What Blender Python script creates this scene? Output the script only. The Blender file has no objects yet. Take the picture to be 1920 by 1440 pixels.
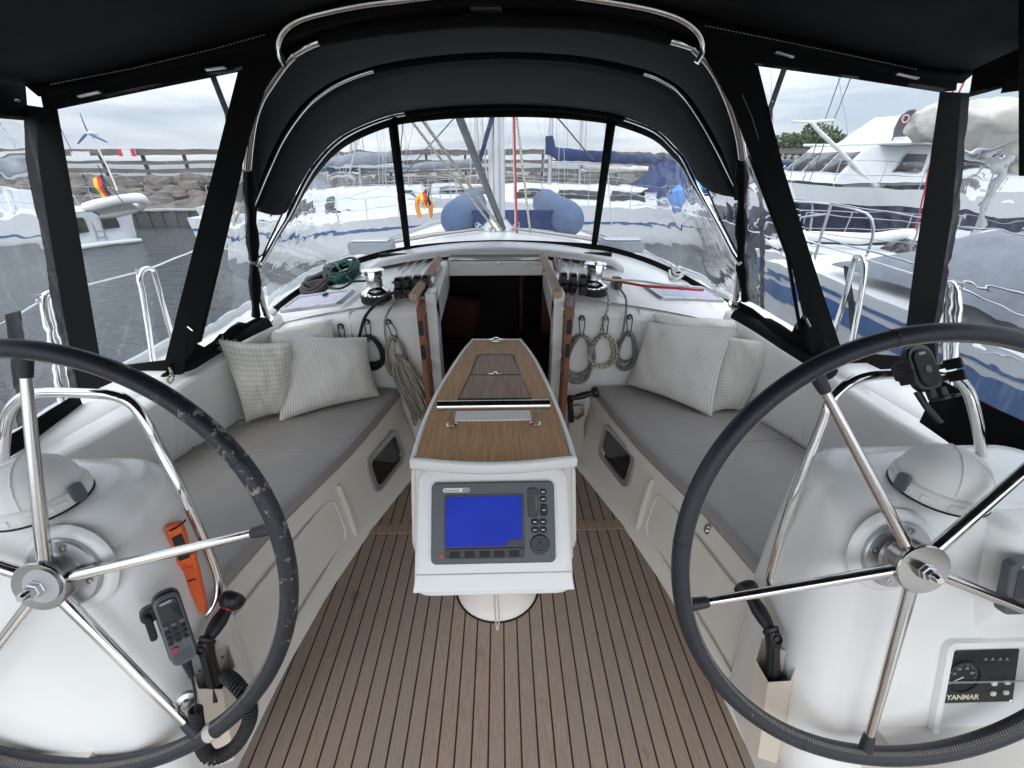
import bpy, bmesh, math, random
from mathutils import Vector, Matrix, noise
random.seed(7)
PI = math.pi; rad = math.radians
S = bpy.context.scene; COL = S.collection
# ---------------------------------------------------------------- camera
FPX = 800.0; PIT = math.atan(420/FPX); YAW = math.atan(23/math.hypot(FPX, 420)); EYE = Vector((0.03, 0, 1.55))
cam = bpy.data.cameras.new('camera'); camo = bpy.data.objects.new('camera', cam); COL.objects.link(camo)
cam.sensor_width = 36; cam.lens = 36*FPX/1920; cam.clip_start = .02; cam.clip_end = 3000
camo.location = EYE; camo.rotation_euler = (PI/2-PIT, 0, -YAW); S.camera = camo
# ---------------------------------------------------------------- world and sun
SUN_EL, SUN_AZ = 48, 200      # azimuth clockwise from +Y: the bright part of the overcast is astern
W = bpy.data.worlds.new('World'); S.world = W; W.use_nodes = True
wn = W.node_tree.nodes; wl = W.node_tree.links; wn.clear()
def wnode(t, **k):
    n = wn.new(t)
    for a, b in k.items(): setattr(n, a, b)
    return n
sky = wnode('ShaderNodeTexSky', sky_type='NISHITA', sun_disc=False)
sky.sun_elevation = rad(SUN_EL); sky.sun_rotation = rad(SUN_AZ); sky.dust_density = 2.5; sky.air_density = 1.2
tc = wnode('ShaderNodeTexCoord'); mp = wnode('ShaderNodeMapping'); mp.inputs['Scale'].default_value = (1.1, 1.1, 9.0)
nz = wnode('ShaderNodeTexNoise'); nz.inputs['Scale'].default_value = 2.2; nz.inputs['Detail'].default_value = 7; nz.inputs['Roughness'].default_value = .52
rp = wnode('ShaderNodeValToRGB'); rp.color_ramp.elements[0].position = .36; rp.color_ramp.elements[1].position = .66
rp.color_ramp.elements[0].color = (3.9, 4.5, 5.3, 1); rp.color_ramp.elements[1].color = (7.7, 7.8, 7.95, 1)
sepw = wnode('ShaderNodeSeparateXYZ'); zen = wnode('ShaderNodeMapRange'); zen.inputs['From Min'].default_value = .0; zen.inputs['From Max'].default_value = .9
zen.inputs['To Min'].default_value = 1.0; zen.inputs['To Max'].default_value = 2.2
aft = wnode('ShaderNodeMapRange'); aft.inputs['From Min'].default_value = .4; aft.inputs['From Max'].default_value = -1.0
aft.inputs['To Min'].default_value = .72; aft.inputs['To Max'].default_value = 1.1
mulw = wnode('ShaderNodeMath', operation='MULTIPLY'); vm = wnode('ShaderNodeVectorMath', operation='SCALE')
mx = wnode('ShaderNodeMixRGB'); mx.inputs[0].default_value = .88
bg = wnode('ShaderNodeBackground'); bg.inputs['Strength'].default_value = .1; ow = wnode('ShaderNodeOutputWorld')
wl.new(tc.outputs['Generated'], mp.inputs[0]); wl.new(mp.outputs[0], nz.inputs[0]); wl.new(nz.outputs[0], rp.inputs[0])
wl.new(tc.outputs['Generated'], sepw.inputs[0]); wl.new(sepw.outputs[2], zen.inputs[0]); wl.new(sepw.outputs[1], aft.inputs[0])
wl.new(zen.outputs[0], mulw.inputs[0]); wl.new(aft.outputs[0], mulw.inputs[1])
wl.new(rp.outputs[0], vm.inputs[0]); wl.new(mulw.outputs[0], vm.inputs['Scale'])
wl.new(sky.outputs[0], mx.inputs[1]); wl.new(vm.outputs[0], mx.inputs[2]); wl.new(mx.outputs[0], bg.inputs[0]); wl.new(bg.outputs[0], ow.inputs[0])
sl = bpy.data.lights.new('sun', 'SUN'); sl.energy = .5; sl.angle = rad(28); sl.color = (1, .97, .92)
so = bpy.data.objects.new('sun', sl); COL.objects.link(so); so.location = (0, -3, 6)
sd = Vector((math.sin(rad(SUN_AZ))*math.cos(rad(SUN_EL)), math.cos(rad(SUN_AZ))*math.cos(rad(SUN_EL)), math.sin(rad(SUN_EL))))
so.rotation_euler = sd.to_track_quat('Z', 'Y').to_euler()
S.view_settings.view_transform = 'Standard'; S.view_settings.look = 'None'; S.view_settings.exposure = 1.32; S.view_settings.gamma = 1
S.cycles.max_bounces = 10; S.cycles.diffuse_bounces = 4; S.cycles.glossy_bounces = 4; S.cycles.transmission_bounces = 8; S.cycles.transparent_max_bounces = 12
S.cycles.sample_clamp_indirect = 6; S.cycles.blur_glossy = .5
S.cycles.use_denoising = True
# ---------------------------------------------------------------- rays: where a direction from the eye meets a real plane
_cp, _sp, _cy, _sy = math.cos(PIT), math.sin(PIT), math.cos(YAW), math.sin(YAW)
_R = Vector((_cy, -_sy, 0)); _F = Vector((_sy*_cp, _cy*_cp, -_sp)); _U = Vector((_sy*_sp, _cy*_sp, _cp))
def ray(px, py): return _F + (px-960)/FPX*_R + (720-py)/FPX*_U
def at(px, py, X=None, Y=None, Z=None):
    d = ray(px, py)
    t = (Y-EYE.y)/d.y if Y is not None else (Z-EYE.z)/d.z if Z is not None else (X-EYE.x)/d.x
    return EYE + t*d
def onp(px, py, P0, n):
    d = ray(px, py); n = Vector(n); return EYE + d*((Vector(P0)-EYE).dot(n)/d.dot(n))
# ---------------------------------------------------------------- object helpers
def tag(o, label=None, cat=None, group=None, kind=None):
    if label: o['label'] = label
    if cat: o['category'] = cat
    if group: o['group'] = group
    if kind: o['kind'] = kind
    return o
def thing(name, label, cat, loc=(0, 0, 0), group=None):
    o = bpy.data.objects.new(name, None); COL.objects.link(o); o.location = loc; o.empty_display_size = .05
    return tag(o, label, cat, group)
def origin_of(p):
    v = Vector((0, 0, 0))
    while p is not None: v += p.location; p = p.parent
    return v
def link(name, me, mat, parent=None):
    o = bpy.data.objects.new(name, me); COL.objects.link(o)
    if mat: me.materials.append(mat)
    if parent: o.parent = parent
    return o
class MB:
    def __init__(s): s.V = []; s.F = []; s.UV = []     # UV: per face list or None
    def add(s, V, F, UV=None):
        b = len(s.V); s.V += [Vector(v) for v in V]
        for i, f in enumerate(F): s.F.append([b+j for j in f]); s.UV.append(UV[i] if UV else None)
        return s
    def box(s, c, d, M=None):
        c = Vector(c); V = []
        for x in (-1, 1):
            for y in (-1, 1):
                for z in (-1, 1):
                    v = Vector((x*d[0]/2, y*d[1]/2, z*d[2]/2)); V.append(c+(M @ v if M else v))
        return s.add(V, [(0, 1, 3, 2), (4, 6, 7, 5), (0, 4, 5, 1), (2, 3, 7, 6), (0, 2, 6, 4), (1, 5, 7, 3)])
    def tube(s, P, r, seg=12, closed=False, cap=True, flat=1.0, up=None):
        P = [Vector(p) for p in P]; n = len(P); rr = r if isinstance(r, (list, tuple)) else [r]*n
        V = []; prev = None; L = 0; Ls = []
        for i, p in enumerate(P):
            a = P[i-1] if (i > 0 or closed) else p; b = P[(i+1) % n] if (i < n-1 or closed) else p
            t = (b-a); t = t.normalized() if t.length > 1e-9 else Vector((0, 0, 1))
            if prev is None:
                u = Vector(up) if up else (Vector((0, 0, 1)) if abs(t.z) < .9 else Vector((1, 0, 0)))
                u = (u-t*u.dot(t)).normalized()
            else:
                u = prev-t*prev.dot(t); u = u.normalized() if u.length > 1e-6 else t.orthogonal().normalized()
            prev = u; w = t.cross(u)
            if i: L += (p-P[i-1]).length
            Ls.append(L)
            for k in range(seg):
                q = 2*PI*k/seg; V.append(p+rr[i]*(math.cos(q)*u*flat+math.sin(q)*w))
        Fc = []; UV = []; m = n if closed else n-1
        for i in range(m):
            j = (i+1) % n; l0 = Ls[i]; l1 = Ls[j] if j else L+(P[0]-P[-1]).length
            for k in range(seg):
                k2 = (k+1) % seg; Fc.append((i*seg+k, i*seg+k2, j*seg+k2, j*seg+k))
                UV.append([(l0, k/seg), (l0, (k+1)/seg), (l1, (k+1)/seg), (l1, k/seg)])
        if cap and not closed:
            Fc.append(tuple(reversed(range(seg)))); UV.append(None); Fc.append(tuple((n-1)*seg+k for k in range(seg))); UV.append(None)
        return s.add(V, Fc, UV)
    def lathe(s, prof, c=(0, 0, 0), ax=(0, 0, 1), seg=32):
        ax = Vector(ax).normalized(); u = ax.orthogonal().normalized(); w = ax.cross(u); c = Vector(c)
        V = []; Fc = []
        for r, h in prof:
            for k in range(seg):
                q = 2*PI*k/seg; V.append(c+ax*h+max(r, 1e-5)*(math.cos(q)*u+math.sin(q)*w))
        for i in range(len(prof)-1):
            for k in range(seg):
                k2 = (k+1) % seg; Fc.append((i*seg+k, i*seg+k2, (i+1)*seg+k2, (i+1)*seg+k))
        return s.add(V, Fc)
    def prism(s, poly, d):     # polygon extruded along d
        d = Vector(d); n = len(poly); V = [Vector(p) for p in poly]; V += [p+d for p in V[:n]]
        Fc = [tuple(range(n)), tuple(reversed(range(n, 2*n)))]
        for i in range(n): j = (i+1) % n; Fc.append((i, i+n, j+n, j))
        return s.add(V, Fc)
    def grid(s, rows, closed=False, uv=True):
        n = len(rows[0]); V = [p for r in rows for p in r]; Fc = []; UV = []
        for i in range(len(rows)-1):
            for j in range(n if closed else n-1):
                j2 = (j+1) % n; Fc.append((i*n+j, i*n+j2, (i+1)*n+j2, (i+1)*n+j))
                a, b = i/(len(rows)-1), (i+1)/(len(rows)-1); c_, d_ = j/(n-1), (j+1)/(n-1)
                UV.append([(c_, a), (d_, a), (d_, b), (c_, b)])
        return s.add(V, Fc, UV)
    def build(s, name, mat, parent=None, smooth=38, bevel=0, bseg=2, sub=0, solid=0, fix=True):
        me = bpy.data.meshes.new(name); o0 = origin_of(parent)
        me.from_pydata([v-o0 for v in s.V], [], s.F); me.update()
        if any(s.UV):
            ul = me.uv_layers.new(name='UVMap')
            for p, uv in zip(me.polygons, s.UV):
                if uv and len(uv) == len(p.loop_indices):
                    for li, c in zip(p.loop_indices, uv): ul.data[li].uv = c
        if fix:
            bm = bmesh.new(); bm.from_mesh(me); bmesh.ops.recalc_face_normals(bm, faces=bm.faces); bm.to_mesh(me); bm.free()
        if smooth:
            me.polygons.foreach_set('use_smooth', [True]*len(me.polygons)); me.set_sharp_from_angle(angle=rad(smooth))
        o = link(name, me, mat, parent)
        if solid: m = o.modifiers.new('thickness', 'SOLIDIFY'); m.thickness = solid; m.offset = 0
        if bevel: m = o.modifiers.new('bevel', 'BEVEL'); m.width = bevel; m.segments = bseg; m.limit_method = 'ANGLE'; m.angle_limit = rad(35)
        if sub: m = o.modifiers.new('sub', 'SUBSURF'); m.levels = sub; m.render_levels = sub
        return o
def smoothpath(P, k=6, closed=False):     # Catmull-Rom through P
    P = [Vector(p) for p in P]; n = len(P); out = []
    for i in range(n if closed else n-1):
        if closed: a, b, c, d = P[i-1], P[i], P[(i+1) % n], P[(i+2) % n]
        else: a, b, c, d = P[max(i-1, 0)], P[i], P[i+1], P[min(i+2, n-1)]
        for j in range(k):
            t = j/k; out.append(.5*((2*b)+(c-a)*t+(2*a-5*b+4*c-d)*t*t+(3*b-a-3*c+d)*t**3))
    if not closed: out.append(P[-1])
    return out
def resample(P, n):
    P = [Vector(p) for p in P]; L = [0]
    for a, b in zip(P, P[1:]): L.append(L[-1]+(b-a).length)
    out = []; k = 0
    for i in range(n):
        s = L[-1]*i/(n-1)
        while k < len(L)-2 and L[k+1] < s: k += 1
        t = (s-L[k])/max(L[k+1]-L[k], 1e-9); out.append(P[k].lerp(P[k+1], min(max(t, 0), 1)))
    return out
def lerp(a, b, t): return a+(b-a)*t
def interp(tab, x):
    if x <= tab[0][0]: return tab[0][1]
    for (a, u), (b, v) in zip(tab, tab[1:]):
        if x <= b: return u+(v-u)*(x-a)/(b-a)
    return tab[-1][1]
def rrect(w, h, r, k=5):
    out = []
    for cx, cy, a0 in ((w/2-r, h/2-r, 0), (-w/2+r, h/2-r, 90), (-w/2+r, -h/2+r, 180), (w/2-r, -h/2+r, 270)):
        for i in range(k+1): a = rad(a0+90*i/k); out.append((cx+r*math.cos(a), cy+r*math.sin(a)))
    return out
class Fr:      # a little frame of reference: origin and three axes
    def __init__(s, o, x, z):
        s.o = Vector(o); s.x = Vector(x).normalized(); s.z = Vector(z).normalized(); s.y = s.z.cross(s.x).normalized(); s.x = s.y.cross(s.z)
    def __call__(s, a, b, c=0): return s.o+s.x*a+s.y*b+s.z*c
    def M(s): return Matrix((s.x, s.y, s.z)).transposed()
def plate(mb, fr, pts2, c0, c1):     # flat outline in a frame, from height c0 to c1
    mb.prism([fr(a, b, c0) for a, b in pts2], fr.z*(c1-c0)); return mb
def text(name, s, size, fr, mat, parent, ext=.0004, align='CENTER', bold=0):
    cu = bpy.data.curves.new(name, 'FONT'); cu.body = s; cu.size = size; cu.extrude = ext; cu.align_x = align; cu.align_y = 'CENTER'; cu.offset = bold
    tmp = bpy.data.objects.new('t', cu); COL.objects.link(tmp)
    dg = bpy.context.evaluated_depsgraph_get(); me = bpy.data.meshes.new_from_object(tmp.evaluated_get(dg)); bpy.data.objects.remove(tmp)
    M = fr.M(); o0 = origin_of(parent)
    for v in me.vertices: v.co = fr.o+M @ v.co-o0
    me.materials.clear(); me.name = name
    return link(name, me, mat, parent)
# ---------------------------------------------------------------- materials
MAT = {}
def mat(name, col=(.5, .5, .5), rough=.5, metal=0, spec=.5, coat=0, build=None, **k):
    m = bpy.data.materials.new(name); m.use_nodes = True; nt = m.node_tree; b = nt.nodes['Principled BSDF']
    b.inputs['Base Color'].default_value = (*col, 1); b.inputs['Roughness'].default_value = rough; b.inputs['Metallic'].default_value = metal
    b.inputs['Specular IOR Level'].default_value = spec; b.inputs['Coat Weight'].default_value = coat
    if build: build(N(nt), b)
    MAT[name] = m; return m
class N:
    def __init__(s, nt): s.t = nt
    def n(s, typ, ins=None, **k):
        x = s.t.nodes.new('ShaderNode'+typ)
        for a, b in k.items(): setattr(x, a, b)
        for a, b in (ins or {}).items():
            if isinstance(b, bpy.types.NodeSocket): s.t.links.new(b, x.inputs[a])
            else: x.inputs[a].default_value = b
        return x
    def l(s, a, b): s.t.links.new(a, b)
    def obj(s, sc=(1, 1, 1), which='Object', loc=(0, 0, 0), rot=(0, 0, 0)):
        return s.n('Mapping', {0: s.n('TexCoord').outputs[which], 'Scale': sc, 'Location': loc, 'Rotation': rot}).outputs[0]
    def pos(s, sc=(1, 1, 1)): return s.n('Mapping', {0: s.n('NewGeometry').outputs['Position'], 'Scale': sc}).outputs[0]
    def noise(s, v, scale, det=4, rough=.5): return s.n('TexNoise', {'Vector': v, 'Scale': scale, 'Detail': det, 'Roughness': rough}).outputs[0]
    def ramp(s, f, a, b, ca, cb):
        r = s.n('ValToRGB', {0: f}); e = r.color_ramp.elements; e[0].position = a; e[1].position = b; e[0].color = (*ca, 1); e[1].color = (*cb, 1); return r.outputs[0]
    def mr(s, f, a, b, c, d): return s.n('MapRange', {0: f, 1: a, 2: b, 3: c, 4: d}).outputs[0]
    def math(s, op, a, b=0): return s.n('Math', {0: a, 1: b}, operation=op).outputs[0]
    def mix(s, f, a, b):
        r = s.n('MixRGB', {0: f})
        for i, c in ((1, a), (2, b)):
            if isinstance(c, bpy.types.NodeSocket): s.l(c, r.inputs[i])
            else: r.inputs[i].default_value = (*c, 1)
        return r.outputs[0]
    def bump(s, b, h, strength=.3, dist=.01):
        s.l(s.n('Bump', {'Height': h, 'Strength': strength, 'Distance': dist}).outputs[0], b.inputs['Normal'])
def gel(c, r0=.22):
    def f(n, b):
        v = n.pos(); a = n.noise(v, 2.5, 5, .6); d = n.noise(v, 30, 4, .7)
        g = n.ramp(a, .3, .75, tuple(x*.95 for x in c), c)
        g = n.mix(n.mr(d, .66, .82, 0, .07), g, tuple(x*y for x, y in zip(c, (.78, .76, .70)))); n.l(g, b.inputs['Base Color'])
        n.l(n.mr(d, .3, .7, r0, r0+.05), b.inputs['Roughness']); n.bump(b, n.noise(v, 2.2, 2), .12, .01)
    return f
mat('gelcoat', coat=.12, build=gel((.84, .84, .82)))
mat('gelcoat_cream', build=gel((.80, .76, .70), .3))
mat('gelcoat_grey', build=gel((.60, .62, .62), .3))
mat('plastic_white', build=gel((.86, .86, .84), .6), spec=.3)
mat('hull_white', build=gel((.66, .68, .70), .3))
mat('hull_navy', (.012, .015, .045), .25)
mat('stripe_blue', (.04, .12, .30), .35)
mat('chrome', (.78, .77, .75), .09, 1)
def steel(n, b):
    v = n.obj((1, 1, 1)); n.l(n.mr(n.noise(v, 60, 4), .3, .7, .10, .2), b.inputs['Roughness'])
mat('stainless', (.66, .64, .61), .14, 1, build=steel)
mat('stainless_dull', (.40, .385, .37), .2, 1)
mat('steel_satin', (.55, .56, .57), .33, 1)
mat('canvas_plum', (.07, .055, .075), .8); mat('alloy_light', (.62, .64, .67), .4, .3)
mat('alloy', (.52, .53, .54), .42, .8)
mat('black_plastic', (.012, .012, .013), .38)
mat('black_rubber', (.016, .016, .018), .7)
mat('grey_plastic', (.085, .095, .105), .45)
mat('mid_grey_plastic', (.105, .12, .14), .45)
mat('orange_plastic', (.86, .13, .02), .4)
mat('red_plastic', (.55, .02, .02), .35)
def canvas(c):
    def f(n, b):
        v = n.obj((1, 1, 1)); w = n.noise(v, 700, 2); a = n.noise(v, 3.5, 4, .6)
        n.l(n.ramp(a, .3, .7, tuple(x*.8 for x in c), tuple(x*1.25 for x in c)), b.inputs['Base Color'])
        n.bump(b, n.math('ADD', n.math('MULTIPLY', w, .05), a), .35, .02)
    return f
mat('canvas', rough=.85, spec=.2, build=canvas((.0095, .010, .011)))
mat('canvas_edge', rough=.75, spec=.15, build=canvas((.0035, .0035, .0038)))
mat('canvas_blue', rough=.85, spec=.2, build=canvas((.02, .035, .10)))
mat('canvas_grey', rough=.85, spec=.2, build=canvas((.20, .22, .25)))
mat('canvas_tan', rough=.9, spec=.2, build=canvas((.52, .50, .45)))
mat('fender_blue', (.045, .085, .17), .6)
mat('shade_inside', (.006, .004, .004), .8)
def leather(n, b):
    v = n.obj(); f = n.noise(v, 260, 3, .6); w = n.noise(v, 26, 6, .75); big = n.noise(v, 4, 3)
    s_ = n.math('MULTIPLY', n.mr(w, .66, .70, 0, 1), n.mr(big, .5, .62, 0, 1)); sp = n.mr(n.noise(v, 120, 2), .74, .77, 0, .8)
    s_ = n.math('MAXIMUM', s_, sp)
    n.l(n.mix(s_, n.ramp(f, .3, .7, (.012, .015, .021), (.024, .029, .038)), (.27, .25, .22)), b.inputs['Base Color'])
    n.l(n.mr(f, .3, .7, .36, .55), b.inputs['Roughness']); n.bump(b, n.math('SUBTRACT', f, s_), .12, .002)
mat('leather', build=leather, rough=.5)
def leather2(n, b):
    v = n.obj(); f = n.noise(v, 260, 3, .6); w = n.noise(v, 34, 6, .8); big = n.noise(v, 3.2, 2); x = n.n('SeparateXYZ', {0: v})
    side = n.mr(n.math('ADD', x.outputs[0], n.math('MULTIPLY', x.outputs[2], .35)), .12, .40, -.16, .085)
    s_ = n.mr(n.math('ADD', w, side), .66, .68, 0, 1); sp = n.mr(n.noise(v, 120, 2), .74, .77, 0, .8); s_ = n.math('MAXIMUM', s_, sp)
    n.l(n.mix(s_, n.ramp(f, .3, .7, (.012, .015, .021), (.024, .029, .038)), (.30, .27, .23)), b.inputs['Base Color'])
    n.l(n.mr(f, .3, .7, .36, .55), b.inputs['Roughness']); n.bump(b, n.math('SUBTRACT', f, s_), .12, .002)
mat('leather_worn', build=leather2, rough=.5)
def teakdeck(n, b):
    p = n.n('NewGeometry').outputs['Position']; sx = n.n('SeparateXYZ', {0: p}); P_ = .0493
    u = n.math('MULTIPLY', sx.outputs[0], 1/P_); fr = n.math('FRACT', n.math('ADD', u, 100.5)); pid = n.math('FLOOR', n.math('ADD', u, 100.5))
    dist = n.math('ABSOLUTE', n.math('SUBTRACT', fr, .5)); seam = n.mr(dist, .440, .452, 0, 1)
    grain = n.noise(n.n('Mapping', {0: p, 'Scale': (190, 9, 1)}).outputs[0], 1.6, 6, .7)
    grain2 = n.noise(n.n('Mapping', {0: p, 'Scale': (420, 30, 1)}).outputs[0], 2.2, 3, .6)
    plank = n.n('TexWhiteNoise', {'W': pid}, noise_dimensions='1D').outputs[0]
    c = n.mix(n.mr(grain, .3, .7, 0, 1), (.222, .150, .104), (.43, .325, .248))
    c = n.mix(n.mr(grain2, .48, .68, 0, .55), c, (.115, .082, .064))
    c = n.mix(n.mr(plank, 0, 1, 0, .5), c, (.26, .20, .165))
    st = n.noise(p, 3.2, 4, .6); c = n.mix(n.mr(st, .35, .7, 0, .35), c, (.30, .255, .22))
    d2 = n.noise(p, 7.5, 3, .5); c = n.mix(n.mr(d2, .66, .74, 0, .55), c, (.07, .05, .04))
    n.l(n.mix(seam, c, (.006, .006, .006)), b.inputs['Base Color']); n.l(n.mr(grain, 0, 1, .55, .8), b.inputs['Roughness'])
    n.bump(b, n.math('SUBTRACT', n.math('MULTIPLY', grain2, .4), n.math('MULTIPLY', seam, .7)), .35, .003)
mat('teak_deck', build=teakdeck)
def wood(c0, c1, sc=(60, 4, 60), rough=.45, k=1.5):
    def f(n, b):
        v = n.pos(sc); g = n.noise(v, k, 6, .65); g2 = n.noise(n.pos(tuple(x*4 for x in sc)), k, 3, .6)
        c = n.mix(n.mr(g, .3, .72, 0, 1), c0, c1); c = n.mix(n.mr(g2, .52, .7, 0, .45), c, tuple(x*.55 for x in c0))
        n.l(c, b.inputs['Base Color']); n.l(n.mr(g, .3, .7, rough, rough+.15), b.inputs['Roughness']); n.bump(b, g2, .12, .002)
    return f
mat('teak_table', build=wood((.38, .195, .085), (.62, .385, .20), (110, 5, 110)))
mat('teak_lid', build=wood((.25, .155, .10), (.46, .335, .24), (90, 5, 90), .5))
mat('teak_rail', build=wood((.42, .27, .17), (.60, .43, .30), (70, 6, 70), .55))
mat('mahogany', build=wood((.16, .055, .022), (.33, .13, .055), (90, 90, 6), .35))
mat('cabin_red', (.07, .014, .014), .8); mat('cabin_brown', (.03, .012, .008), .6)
def cush(n, b):
    v = n.pos(); f = n.noise(v, 900, 2); a = n.noise(v, 4, 4, .6)
    n.l(n.ramp(a, .25, .8, (.31, .29, .273), (.38, .357, .338)), b.inputs['Base Color']); n.bump(b, n.math('ADD', a, n.math('MULTIPLY', f, .02)), .3, .02)
mat('cushion', rough=.62, spec=.35, build=cush)
def stripe(n, b):
    uv = n.n('TexCoord').outputs['UV']; sx = n.n('SeparateXYZ', {0: uv}); w = n.math('FRACT', n.math('MULTIPLY', sx.outputs[0], 40))
    s_ = n.mr(n.math('ABSOLUTE', n.math('SUBTRACT', w, .5)), .2, .27, 0, 1); f = n.noise(n.pos(), 500, 3)
    c = n.mix(s_, (.80, .78, .735), (.60, .575, .54)); n.l(n.mix(n.mr(f, .4, .7, 0, .25), c, (.5, .48, .45)), b.inputs['Base Color']); n.bump(b, f, .3, .002)
mat('pillow_stripe', rough=.95, spec=.1, build=stripe)
def check(sc, c1, c2):
    def f_(n, b):
        uv = n.n('TexCoord').outputs['UV']; sx = n.n('SeparateXYZ', {0: uv}); o = []
        for i in (0, 1): o.append(n.mr(n.math('ABSOLUTE', n.math('SUBTRACT', n.math('FRACT', n.math('MULTIPLY', sx.outputs[i], sc)), .5)), .22, .3, 0, 1))
        s_ = n.math('MULTIPLY', n.math('ADD', o[0], o[1]), .5); f = n.noise(n.pos(), 420, 3)
        c = n.mix(s_, c1, c2); n.l(n.mix(n.mr(f, .4, .7, 0, .3), c, tuple(x*.8 for x in c1)), b.inputs['Base Color']); n.bump(b, f, .4, .003)
    return f_
mat('pillow_check', rough=.95, spec=.1, build=check(17, (.73, .71, .64), (.56, .54, .47)))
mat('pillow_linen', rough=.95, spec=.1, build=check(26, (.72, .70, .64), (.54, .53, .49)))
def rope(c, f1, f2=None, k1=(55, 3), amt=.6):
    def f(n, b):
        uv = n.n('TexCoord').outputs['UV']; sx = n.n('SeparateXYZ', {0: uv}); pass
        L = sx.outputs[0]; a = sx.outputs[1]
        br = n.math('SINE', n.math('MULTIPLY', n.math('ADD', n.math('MULTIPLY', L, 330), a), 6.283)); br2 = n.math('SINE', n.math('MULTIPLY', n.math('SUBTRACT', n.math('MULTIPLY', L, 330), n.math('MULTIPLY', a, 4)), 6.283))
        w = n.math('MULTIPLY', n.math('SINE', n.math('MULTIPLY', L, k1[0]*6.283/2)), n.math('SINE', n.math('MULTIPLY', n.math('ADD', a, n.math('MULTIPLY', L, 7)), 6.283*k1[1]/1)))
        cc = n.mix(n.mr(w, .25, .4, 0, amt), c, f1)
        if f2: cc = n.mix(n.mr(w, -.25, -.4, 0, amt), cc, f2)
        cc = n.mix(n.mr(br, .5, 1, 0, .35), cc, tuple(x*.5 for x in c)); n.l(cc, b.inputs['Base Color']); n.bump(b, n.math('ADD', br, br2), .5, .001)
    return f
mat('rope_beige', rough=.9, build=rope((.52, .47, .40), (.03, .03, .03), None, (150, 1), .9))
mat('rope_blue', rough=.9, build=rope((.50, .46, .38), (.06, .12, .25), (.08, .07, .06), (70, 1), .8))
mat('rope_yellow', rough=.9, build=rope((.58, .55, .40), (.05, .06, .04), None, (90, 1), .8))
mat('rope_grey', rough=.9, build=rope((.26, .25, .24), (.2, .2, .2)))
mat('rope_dark', rough=.9, build=rope((.075, .065, .065), (.05, .05, .05)))
mat('rope_black', rough=.6, build=rope((.008, .008, .009), (.012, .012, .012)))
mat('rope_green', rough=.8, build=rope((.008, .07, .055), (.01, .03, .03)))
mat('rope_white', rough=.85, build=rope((.66, .63, .60), (.5, .48, .45)))
mat('rope_pink', rough=.85, build=rope((.66, .58, .56), (.5, .12, .12), None, (60, 1), .5))
mat('rope_red', rough=.7, build=rope((.50, .012, .02), (.4, .01, .01)))
mat('tape', (.55, .50, .45), .6)
mat('leather_cream', rough=.6, build=gel((.60, .53, .45), .5))
mat('lavender', (.34, .31, .44), .08, coat=.5)
mat('dark_glass', (.006, .007, .009), .06, coat=.3)
def screen(n, b):
    v = n.obj((1, 1, 1)); a = n.noise(v, 9, 3)
    c = n.ramp(a, .3, .7, (.003, .018, .27), (.005, .024, .34)); n.l(c, b.inputs['Emission Color']); b.inputs['Emission Strength'].default_value = .44; b.inputs['Specular IOR Level'].default_value = .12; b.inputs['Roughness'].default_value = .3
mat('blue_screen', (.004, .006, .05), .12, build=screen)
mat('ink_white', (.78, .78, .74), .5); mat('ink_cream', (.72, .69, .50), .5); mat('ink_black', (.01, .01, .01), .5); mat('ink_grey', (.35, .36, .37), .5)
mat('badge', (.55, .57, .60), .35, .3)
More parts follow.
